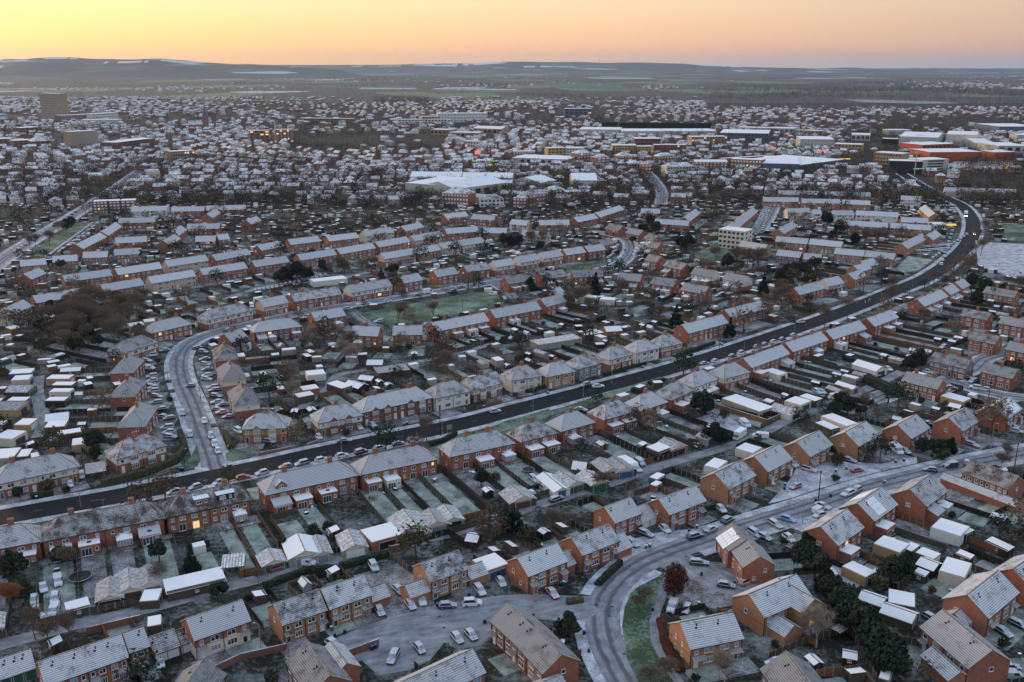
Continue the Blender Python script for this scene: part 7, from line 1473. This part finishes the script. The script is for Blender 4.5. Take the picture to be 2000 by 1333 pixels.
for gy in range(-2, 46):
    Yb = 700 + gy * 62
    for gx in range(-34, 35):
        Xb = gx * 62 + (31 if gy % 2 else 0)
        if abs(Xb) > Yb * .64 + 60: continue
        a = (noise2(Xb, Yb, 330) - .5) * 2.4
        for r_ in (-.72, .72):
            for k in range(-2, 3):
                terr = noise2(Xb + 900, Yb, 190) > .5
                step = 12.4
                lx, ly = k * step + RN.uniform(-.8, .8), r_ * 20.6 + (4 if k % 2 else 0) * (0 if terr else .6)
                x, y = Xb + lx * cos(a) - ly * sin(a), Yb + lx * sin(a) + ly * cos(a)
                if y < 742: continue
                px, py = PX(x, y)
                if not (-60 < px < 2060): continue
                if RN.random() > density(px, py) * (.93 if y < 1100 else .93 - min(.42, (y - 1100) / 2200) - .35 * (noise2(x, y, 140) > .5)) * (.7 if py < 240 else 1): continue
                L, W = (step if terr else RN.uniform(8, 11)), RN.uniform(7.4, 8.6)
                if not free(x, y, a, L, W, 1 | 2 | 32 | (64 | 16)): continue
                mark(x, y, a, L + .5, W + 1, 1)
                wall = RN.choices(['red', 'dkred', 'brown', 'white', 'cream', 'buff'], [3.5, 7, 1.5, 2.6, 1.4, .8])[0]
                kd = 0 if terr or RN.random() < .6 else 1; e = RN.choice([4.8, 5, 5.4, 5.2]) ; rh = e + W * .33
                if y < 1500 and RN.random() < .06: e += 2.6; rh += 2.6
                NH += 1
                if y < 950 and NI < 95: near_t.append((x, y, a, L, W, e, rh, wall, kd)); NI += 1
                else:
                    T_ = simple_house(FH, x, y, a, L, W, e, rh, wall, kd)
                    if y < 1700: win_strip(FH, T_, L, W, 3, e)
                    if RN.random() < .5 and y < 2200:
                        c, s = cos(a), sin(a); q = L * .4; b = [(x + q * c + u * c - v * s, y + q * s + u * s + v * c) for u, v in ((-.5, -.4), (.5, -.4), (.5, .4), (-.5, .4))]
                        for i in range(4): FH.face([(*b[i], rh - .6), (*b[(i + 1) % 4], rh - .6), (*b[(i + 1) % 4], rh + 1.1), (*b[i], rh + 1.1)], 'red')
for (x, y, a, L, W, e, rh, wall, kd) in near_t:
    r = ob('town_house', None, None, (x, y, 0), a); m = MB(); l, w = L / 2, W / 2
    kind = 'hip' if kd else 'gable'
    tag(r, lab(f"small {LOOK[wall]} town house", x, y, 3)[0], 'house', 'small houses in the crowded town streets')
    T_ = lambda a_, b_, z: (a_, b_, z); win = []
    wmb = MB(); win_strip(wmb, T_, L, W, 3, e)
    for i, f in enumerate(wmb.f): win.append(([wmb.v[k] for k in f], wmb.ms[wmb.m[i]]))
    walls(r, L, W, e, rh, kind, wall, win=win)
    rf = roof_obj(r, kind, L, W, e, rh, .3, .95, .2, .15, ends=(True, True)); chimney(rf, L * .3, 0, rh - .7, rh + 1.1, 1.1, .6)
o = ob('distant_houses', FH); o['kind'] = 'stuff'; tag(o, 'thousands of small frosted roofs filling the distant town', 'houses')
# ------------------------------------------------------------------ trees too many to count: clumps of twig-sized faces
def clump(mb, x, y, H, mat, n, r_=None, trunk=True):
    r_ = r_ or H * .42
    if trunk: mb.tube((x, y, 0), (x, y, H * .5), H * .03, H * .02, 'bark', 3)
    for i in range(n):
        a = RN.uniform(0, 6.28); u = RN.uniform(-.75, 1); s = sqrt(max(0, 1 - u * u)); k = RN.uniform(.35, 1)
        px_, py_, pz = x + cos(a) * s * r_ * k, y + sin(a) * s * r_ * k, H * (.58 + .4 * u * k); z = H * RN.uniform(.05, .12) * (1.3 if n < 20 else 1)
        v1 = (RN.uniform(-1, 1) * z, RN.uniform(-1, 1) * z, RN.uniform(-.4, 1) * z); v2 = (RN.uniform(-1, 1) * z, RN.uniform(-1, 1) * z, RN.uniform(-.4, 1) * z)
        i0 = len(mb.v); mb.v.extend([(px_, py_, pz), (px_ + v1[0], py_ + v1[1], pz + v1[2]), (px_ + v2[0], py_ + v2[1], pz + v2[2])]); mb.f.append((i0, i0 + 1, i0 + 2)); mb.m.append(mb.mi(mat)); mb.uv.extend([(0, 0)] * 3)
FT = MB()
for x, y, H, ev in BTP: clump(FT, x, y, H, 'ever' if ev else RN.choice(['twig', 'brownleaf', 'olive', 'twig']), int((110 if y > 600 else 200) * (1 if H > 3 else .6) * (1.6 if H > 6 else 1)), H * .45)
NTX = 0
for i in range(24000):
    py = RN.uniform(172, 402); px = RN.uniform(-40, 2040); x, y = G(px, py)
    if RN.random() > .3 + .9 * (noise2(x, y, 160) > .5): continue
    wooded = density(px, py) < .3
    if not free(x, y, 0, 2, 2, 1 | 2 | 32): continue
    ev = RN.random() < .28; H = RN.uniform(6, 13) * (1 if y < 1500 else 1.15)
    clump(FT, x, y, H, 'conif' if ev else RN.choice(['twig', 'brownleaf', 'brownleaf', 'brownleaf']), 80 if y < 1200 else (44 if y < 2000 else 30), H * (.5 if ev else .65) * (1 if y < 1700 else 1.25)); NTX += 1
def belt(pts, n, Hs, mats, spread):
    for i in range(n):
        t = RN.random() * (len(pts) - 1); k = int(t); f = t - k; px = pts[k][0] + (pts[k + 1][0] - pts[k][0]) * f + RN.gauss(0, spread[0]); py = pts[k][1] + (pts[k + 1][1] - pts[k][1]) * f + RN.gauss(0, spread[1])
        if py < 139: continue
        x, y = G(px, py)
        if not free(x, y, 0, 2, 2, 1 | 2 | 32): continue
        H = RN.uniform(*Hs); clump(FT, x, y, H, RN.choice(mats), 34 if y < 2500 else 20, H * .6)
for k in range(26):
    yy = 141 + 30 * ((k * .618) % 1) ** 1.2; xx = RN.uniform(-50, 1900); belt([(xx, yy), (xx + RN.uniform(60, 260), yy + RN.uniform(-1.5, 1.5))], int(70 + 1500 / (yy - 130)), (12, 20), ['twig', 'brownleaf', 'conif', 'twig'], (14, .7))
belt([(1380, 178), (1500, 176), (1620, 178), (1700, 180), (1800, 178), (1900, 182), (2010, 190)], 1800, (14, 21), ['brownleaf', 'brownleaf', 'twig', 'conif'], (18, 4.5))
belt([(1380, 193), (1500, 192), (1600, 188), (1700, 190), (1850, 194), (2010, 205)], 1000, (11, 17), ['brownleaf', 'brownleaf', 'twig'], (18, 3))
belt([(1480, 188), (1600, 186)], 120, (12, 18), ['conif'], (20, 1)); belt([(1740, 168), (1850, 170), (1880, 176)], 260, (14, 20), ['conif', 'twig'], (15, 2))
belt([(730, 200), (790, 199), (840, 200)], 260, (16, 22), ['twigpale', 'twig', 'brownleaf'], (8, 2)); belt([(1020, 186), (1120, 190), (1200, 197), (1300, 192)], 420, (9, 14), ['twig', 'brownleaf', 'conif'], (14, 2))
belt([(560, 292), (680, 296), (780, 296), (860, 296)], 260, (8, 14), ['twig', 'brownleaf', 'olive', 'conif'], (14, 4)); belt([(1640, 262), (1700, 255), (1800, 250), (1930, 262)], 500, (8, 13), ['twig', 'brownleaf', 'twig'], (16, 4))
belt([(1900, 400), (1930, 380), (1990, 370)], 60, (6, 12), ['twig', 'brownleaf'], (20, 8)); belt([(1930, 500), (1990, 520), (2010, 560)], 40, (6, 11), ['twig', 'brownleaf'], (12, 10)); belt([(1090, 230), (1150, 236), (1180, 240)], 200, (10, 14), ['twig', 'brownleaf'], (20, 4)); belt([(820, 260), (1000, 246), (1080, 240)], 260, (9, 14), ['twig', 'brownleaf'], (24, 4))
belt([(0, 208), (140, 212), (300, 218), (480, 224)], 330, (10, 15), ['twig', 'conif', 'brownleaf'], (30, 5)); belt([(360, 232), (470, 250), (560, 262), (620, 270)], 260, (9, 14), ['conif', 'twig', 'brownleaf'], (20, 8)); belt([(0, 420), (60, 410), (130, 400)], 30, (5, 9), ['twig'], (10, 6)); belt([(690, 430), (760, 440), (830, 425), (700, 446)], 110, (5, 9), ['twig', 'brownleaf', 'conif'], (10, 4)); belt([(470, 446), (600, 452), (700, 450)], 80, (4, 8), ['twig', 'brownleaf', 'conif'], (8, 2))
# hedgerows and copses across the plain
for i in range(520):
    py = 140 + 36 * RN.random() ** 1.3; px = RN.uniform(-20, 2020); x, y = G(px, py); a = RN.choice([0, 0, .1, -.15, 1.2]) + RN.uniform(-.1, .1); n = RN.randint(10, 26); sp = RN.uniform(9, 17) * (y / 3500)
    H = RN.uniform(7, 12) * (1 if y < 5000 else 1.4)
    for k in range(n): clump(FT, x + cos(a) * k * sp + RN.gauss(0, 5), y + sin(a) * k * sp + RN.gauss(0, 5), H * RN.uniform(.7, 1.2), RN.choice(['twig', 'brownleaf', 'conif']), 14 if y > 4000 else 20, H * .9, False)
o = ob('distant_trees', FT); o['kind'] = 'stuff'; tag(o, 'brown and dark trees massed across the distant town and plain', 'trees')
# villages on the plain
FV = MB()
for (cx, cy, n, sx, sy) in ((1880, 168, 130, 60, 3), (980, 168, 30, 60, 3), (250, 176, 40, 120, 2), (1270, 172, 20, 40, 2), (1060, 152, 20, 90, 3), (1930, 152, 30, 50, 1.5), (420, 172, 40, 90, 3), (700, 158, 30, 90, 3)):
    for i in range(n):
        x, y = G(cx + RN.gauss(0, sx), max(143, cy + RN.gauss(0, sy))); simple_house(FV, x, y, RN.uniform(-1, 1), RN.uniform(10, 18), 9, 5, 8.5, RN.choice(['red', 'white', 'cream']), 0)
for (xl, yl, xr, yr, h) in ((705, 176, 815, 177, 7), (850, 178, 1010, 180, 9), (870, 175, 950, 176, 8), (0, 165, 30, 166, 8), (1855, 144, 1950, 144, 9)):
    A, B = G(xl, yl), G(xr, yr); simple_house(FV, (A[0] + B[0]) / 2, (A[1] + B[1]) / 2, atan2(B[1] - A[1], B[0] - A[0]), hypot(B[0] - A[0], B[1] - A[1]), 60, h, h + 3, 'palemetal', 0)
o = ob('distant_villages', FV); o['kind'] = 'stuff'; tag(o, 'white-roofed villages and sheds out on the plain', 'houses')
# ------------------------------------------------------------------ ground, farmland, hills
m = MB(); m.face([(-1500, -300, 0), (1500, -300, 0), (1900, 780, 0), (-1900, 780, 0)], 'garden'); m.face([(-1900, 780, 0), (1900, 780, 0), (3600, 3300, 0), (-3600, 3300, 0)], 'townground'); m.face([(-3600, 3300, 0), (3600, 3300, 0), (20000, 19500, 0), (-20000, 19500, 0)], 'garden'); struct('ground', m)
mm, nt, b = nmat('farmland'); t = NT(nt); x, y, z = t.xyz(t.pos())
wv = t.math('MULTIPLY', t.noise(t.pos(), .0006, 2), 500.0)
v = t.comb(t.math('ADD', t.math('MULTIPLY', x, 1 / 430), t.math('MULTIPLY', wv, .001)), t.math('MULTIPLY', t.math('ADD', y, wv), 1 / 800)); vo = t.n('ShaderNodeTexVoronoi'); t.l(v, vo.inputs['Vector']); vo.inputs['Scale'].default_value = 1; vo.inputs['Randomness'].default_value = .8
cc = t.n('ShaderNodeSeparateColor'); t.l(vo.outputs['Color'], cc.inputs[0])
vc = t.n('ShaderNodeValToRGB'); t.l(cc.outputs[0], vc.inputs[0]); vc.color_ramp.interpolation = 'CONSTANT'
els = vc.color_ramp.elements; els[0].color = (.05, .05, .035, 1); els[1].position = .18; els[1].color = (.045, .04, .034, 1)
for p_, c_ in ((.30, (.13, .20, .08)), (.42, (.045, .038, .03)), (.60, (.12, .18, .08)), (.72, (.036, .032, .03)), (.84, (.42, .48, .50)), (.91, (.05, .05, .035))): e_ = els.new(p_); e_.color = (*c_, 1)
ve = t.n('ShaderNodeTexVoronoi', feature='DISTANCE_TO_EDGE'); t.l(v, ve.inputs['Vector']); ve.inputs['Scale'].default_value = 1; ve.inputs['Randomness'].default_value = .8
k = t.mix(t.rng(ve.outputs['Distance'], .012, .03), (.035, .03, .025), vc.outputs[0])
k = t.mix(t.rng(t.noise(t.pos(), .0011, 3), .50, .56, 0, .8), k, (.045, .036, .032)); k = t.mix(t.math('MULTIPLY', t.rng(t.noise(t.pos(), .02, 3), .4, .7), .3), k, (.06, .055, .04))
t.l(k, b.inputs['Base Color']); M['farmland'] = mm
m = MB(); m.face([(-2100, 3030, .6), (2100, 3030, .6), (20000, 19400, .6), (-20000, 19400, .6)], 'farmland'); struct('farmland', m)
for (nm, px, mat) in (('snowy_field', [(870, 177), (1000, 179), (1003, 182), (900, 181)], 'green_field'), ('snowy_field', [(1640, 195), (1720, 196), (1840, 200), (1880, 203), (1800, 204), (1690, 201)], 'lawn'), ('green_field', [(620, 167), (700, 165), (820, 170), (810, 173), (640, 172)], 'green_field'), ('green_field', [(1065, 163), (1220, 163), (1215, 175), (1075, 172)], 'green_field'), ('green_field', [(160, 148), (280, 149), (275, 156), (150, 153)], 'green_field'), ('green_field', [(40, 146), (140, 147), (150, 152), (50, 153)], 'green_field'), ('green_field', [(1300, 158), (1420, 157), (1440, 161), (1310, 162)], 'green_field'), ('green_field', [(480, 158), (560, 157), (580, 161), (500, 162)], 'green_field'), ('car_park', [(1780, 320), (1975, 322), (1985, 332), (1860, 336)], 'snowpave')):
    P = [G(*p) for p in px]; m = MB(); m.face([(x, y, 1.2) for x, y in P], mat); struct(nm, m)
for i in range(220):
    a, b2 = divmod(i, 22); p = G(1862 + b2 * 5.4 + RN.uniform(-1, 1), 320.5 + a * 1.25); CPK.box(p[0] - 1, p[0] + 1, p[1] - 2.1, p[1] + 2.1, 1.4, 2.7, RN.choice(['dark', 'metal', 'bluegrey', 'redclad']), 'flat')
o = ob('distant_cars', CPK); o['kind'] = 'stuff'; tag(o, 'frosted cars packed along far streets and in far car parks', 'cars')
def hmat():
    m, nt, b = nmat('hillside'); t = NT(nt); x, y, z = t.xyz(t.pos())
    v = t.comb(t.math('MULTIPLY', x, 1 / 700), t.math('MULTIPLY', z, 1 / 40), t.math('MULTIPLY', y, 1 / 900)); n = t.noise(v, 1.0, 3, .55); vo = t.n('ShaderNodeTexVoronoi'); t.l(v, vo.inputs['Vector']); vo.inputs['Scale'].default_value = 1.6
    cc = t.n('ShaderNodeSeparateColor'); t.l(vo.outputs['Color'], cc.inputs[0])
    k = t.mix(t.rng(t.noise(t.pos(), .004, 4), .35, .65), (.045, .042, .040), (.075, .068, .055)); k = t.mix(t.math('MULTIPLY', t.rng(cc.outputs[0], .86, .88), t.rng(n, .42, .5)), k, (.42, .46, .50)); k = t.mix(t.math('MULTIPLY', t.rng(cc.outputs[1], .78, .8), .8), k, (.10, .13, .07))
    t.l(k, b.inputs['Base Color']); return m
M['hill'] = hmat(); M['hillsnow'] = plain('snowy_hillside', (.55, .58, .60), .9, 0, .15, .002)
def hill(name, D, prof, depth, snow=()):
    """prof: crest line in the photograph (x, y); the hill stands at distance D and rises over `depth` metres"""
    m = MB(); rows = []; n = 150; x0, x1 = prof[0][0], prof[-1][0]
    def crest(px):
        for i in range(len(prof) - 1):
            if prof[i][0] <= px <= prof[i + 1][0]: f = (px - prof[i][0]) / (prof[i + 1][0] - prof[i][0]); f = f * f * (3 - 2 * f); return prof[i][1] + (prof[i + 1][1] - prof[i][1]) * f
    for j in range(16):
        u = j / 12; Y = D - depth + depth * u; g = (u * u * (3 - 2 * u)) if u <= 1 else max(0, 1 - (u - 1) * 2.5); R_ = []
        for i in range(n + 1):
            px = x0 + (x1 - x0) * i / n; cr = crest(px); b_ = (666.5 - cr) / FP; hz = HC + (-SP + b_ * CP) / (CP + b_ * SP) * D
            X = (px - 1000) / FP * D * 1.045 * (Y / D) ** .3
            R_.append((X, Y, max(-1, hz * g + (noise2(X, Y, 700) - .5) * 30 * min(1, u * 1.5) * (1 if u < .9 else .2) + (noise2(X, Y + 50, 240) - .5) * 7)))
        rows.append(R_)
    for j in range(15):
        for i in range(n):
            px = x0 + (x1 - x0) * i / n; u = j / 12; k = 'hill'
            for (a, b_, u0, u1) in snow:
                if a + (u - u0) * 30 < px < b_ - (u1 - u) * 40 * 0 and u0 <= u < u1 and noise2(px * 5, u * 900, 40) > .22: k = 'hillsnow'
            m.face([rows[j][i], rows[j][i + 1], rows[j + 1][i + 1], rows[j + 1][i]], k)
    o = struct(name, m)
    for p in o.data.polygons: p.use_smooth = True
    return o
hill('hills', 9800, [(-80, 121), (0, 119), (60, 117), (110, 116), (170, 112.5), (210, 112), (260, 115), (330, 116.5), (370, 115.5), (410, 118), (450, 122), (520, 126), (600, 130), (680, 136), (740, 148), (800, 163)], 1300, [(30, 95, .62, .95), (40, 125, .42, .55), (285, 365, .66, .74), (120, 145, .7, .8), (170, 235, .78, .85), (380, 405, .7, .76)])
hill('hills', 16000, [(300, 142), (420, 132), (560, 127), (640, 127.5), (720, 127), (800, 126), (860, 125), (920, 124), (970, 121.5), (1000, 120.5), (1060, 121), (1110, 121), (1170, 123), (1240, 122.5), (1290, 124.5), (1340, 127.5), (1400, 130.5), (1500, 133), (1600, 136.5), (1680, 139), (1760, 142)], 1700, [(880, 985, .7, .95), (820, 900, .6, .78), (700, 800, .65, .74), (1020, 1065, .5, .58), (1330, 1400, .8, .92)])
hill('hills', 18700, [(1180, 140), (1300, 135), (1450, 132.5), (1560, 134), (1585, 132.5), (1610, 132.5), (1640, 134.2), (1750, 133.8), (1850, 134), (2080, 134)], 900, [])
p = G(1157, 140); r = thing('radio_mast', '', 'mast', None, (1157 - 1000) / FP * 16000 * 1.04, 15950, 0, full='tiny radio mast on the skyline ridge'); m = MB(); m.tube((0, 0, 120), (0, 0, 250), 3, 2, 'dark', 5); ob('mast', m, r)
# a hairline of cloud bands is part of the sky shader below
W = bpy.data.worlds.new('World'); SC.world = W; W.use_nodes = True; nt = W.node_tree; t = NT(nt); bg = nt.nodes['Background']
tc = t.n('ShaderNodeTexCoord').outputs['Generated']; x, y, z = t.xyz(tc)
# warm side: ahead and left
az = t.math('ADD', t.math('MULTIPLY', x, -.72), t.math('MULTIPLY', y, .69))
def ramp(v, st):
    r = t.n('ShaderNodeValToRGB'); t.l(v, r.inputs[0]); e = r.color_ramp.elements; e[0].position, e[0].color = st[0][0], (*st[0][1], 1); e[1].position, e[1].color = st[-1][0], (*st[-1][1], 1)
    for p_, c_ in st[1:-1]: q = e.new(p_); q.color = (*c_, 1)
    return r.outputs[0]
u = t.rng(az, -1, 1)
low = ramp(u, [(0, (.17, .18, .24)), (.45, (.24, .23, .26)), (.62, (.36, .24, .19)), (.74, (.47, .275, .20)), (.85, (.56, .31, .19)), (.95, (.59, .36, .14)), (1, (.60, .37, .135))])
mid = ramp(u, [(0, (.19, .23, .31)), (.5, (.29, .29, .31)), (.64, (.37, .29, .24)), (.82, (.53, .39, .265)), (.93, (.55, .445, .275)), (1, (.57, .47, .30))])
hor = ramp(u, [(0, (.17, .19, .24)), (.6, (.22, .26, .30)), (.74, (.32, .30, .29)), (.84, (.50, .35, .24)), (.93, (.58, .37, .17)), (1, (.58, .36, .13))])
top = (.345, .405, .505)
nz = t.noise(t.comb(t.math('MULTIPLY', x, 2.0), t.math('MULTIPLY', y, 2.0), t.math('MULTIPLY', z, 90.0)), 1.6, 3)
zz = t.math('ADD', z, t.math('MULTIPLY', t.math('SUBTRACT', nz, .5), .012))
c = t.mix(t.rng(zz, -.004, .016), hor, low); c = t.mix(t.rng(z, .005, .075), c, mid); c = t.mix(t.rng(t.math('POWER', t.math('MAXIMUM', z, 0), .75), .10, .62), c, top)
c = t.mix(t.rng(z, -.02, -.2), c, (.08, .085, .10))
sky = t.n('ShaderNodeTexSky'); sky.sky_type = 'NISHITA'; sky.sun_disc = False; sky.sun_elevation = radians(1.5); sky.sun_rotation = radians(-46); sky.altitude = 100
ad = t.n('ShaderNodeMix', data_type='RGBA', blend_type='ADD'); ad.inputs[0].default_value = .06; t.l(c, ad.inputs[6]); t.l(sky.outputs[0], ad.inputs[7])
t.l(ad.outputs[2], bg.inputs['Color']); bg.inputs['Strength'].default_value = .95
sl = bpy.data.lights.new('sun', 'SUN'); sl.energy = 1.1; sl.angle = radians(16); sl.color = (1.0, .66, .38); so = bpy.data.objects.new('sun', sl); COL.objects.link(so); so.rotation_euler = (radians(83), 0, radians(-100 + 180 + 52 - 180))
from mathutils import Vector
so.rotation_euler = Vector((.76, -.60, -.19)).to_track_quat('-Z', 'Y').to_euler()
# haze
mz = bpy.data.materials.new('haze'); mz.use_nodes = True; n = mz.node_tree; n.nodes.remove(n.nodes['Principled BSDF']); pv = n.nodes.new('ShaderNodeVolumePrincipled'); pv.inputs['Color'].default_value = (.50, .70, 1.0, 1); pv.inputs['Density'].default_value = HAZE
pv.inputs['Anisotropy'].default_value = .5
n.links.new(pv.outputs[0], n.nodes['Material Output'].inputs['Volume']); M['haze'] = mz
m = MB(); m.box(-21000, 21000, -600, 21000, -3, 330, 'haze'); o = ob('haze', m); o['kind'] = 'stuff'
SC.view_settings.view_transform = 'Standard'; SC.view_settings.look = 'None'; SC.view_settings.exposure = EXPO; SC.view_settings.gamma = 1; SC.view_settings.use_curve_mapping = False
cy = SC.cycles; cy.max_bounces = 4; cy.diffuse_bounces = 2; cy.glossy_bounces = 2; cy.transmission_bounces = 2; cy.volume_bounces = 0; cy.transparent_max_bounces = 4; cy.caustics_reflective = False; cy.caustics_refractive = False; cy.use_denoising = True; cy.volume_max_steps = 64
print('houses', len(HOUSES), 'far houses', NH, 'cars', NC[0], 'sheds', SHN[0], 'trees', sum(TC.values()), 'fences', FN[0], 'far trees', NTX, 'objs', len(SC.objects), 'ftfaces', len(FT.f), 'plants', len(PQ), 'cl', len(CL))
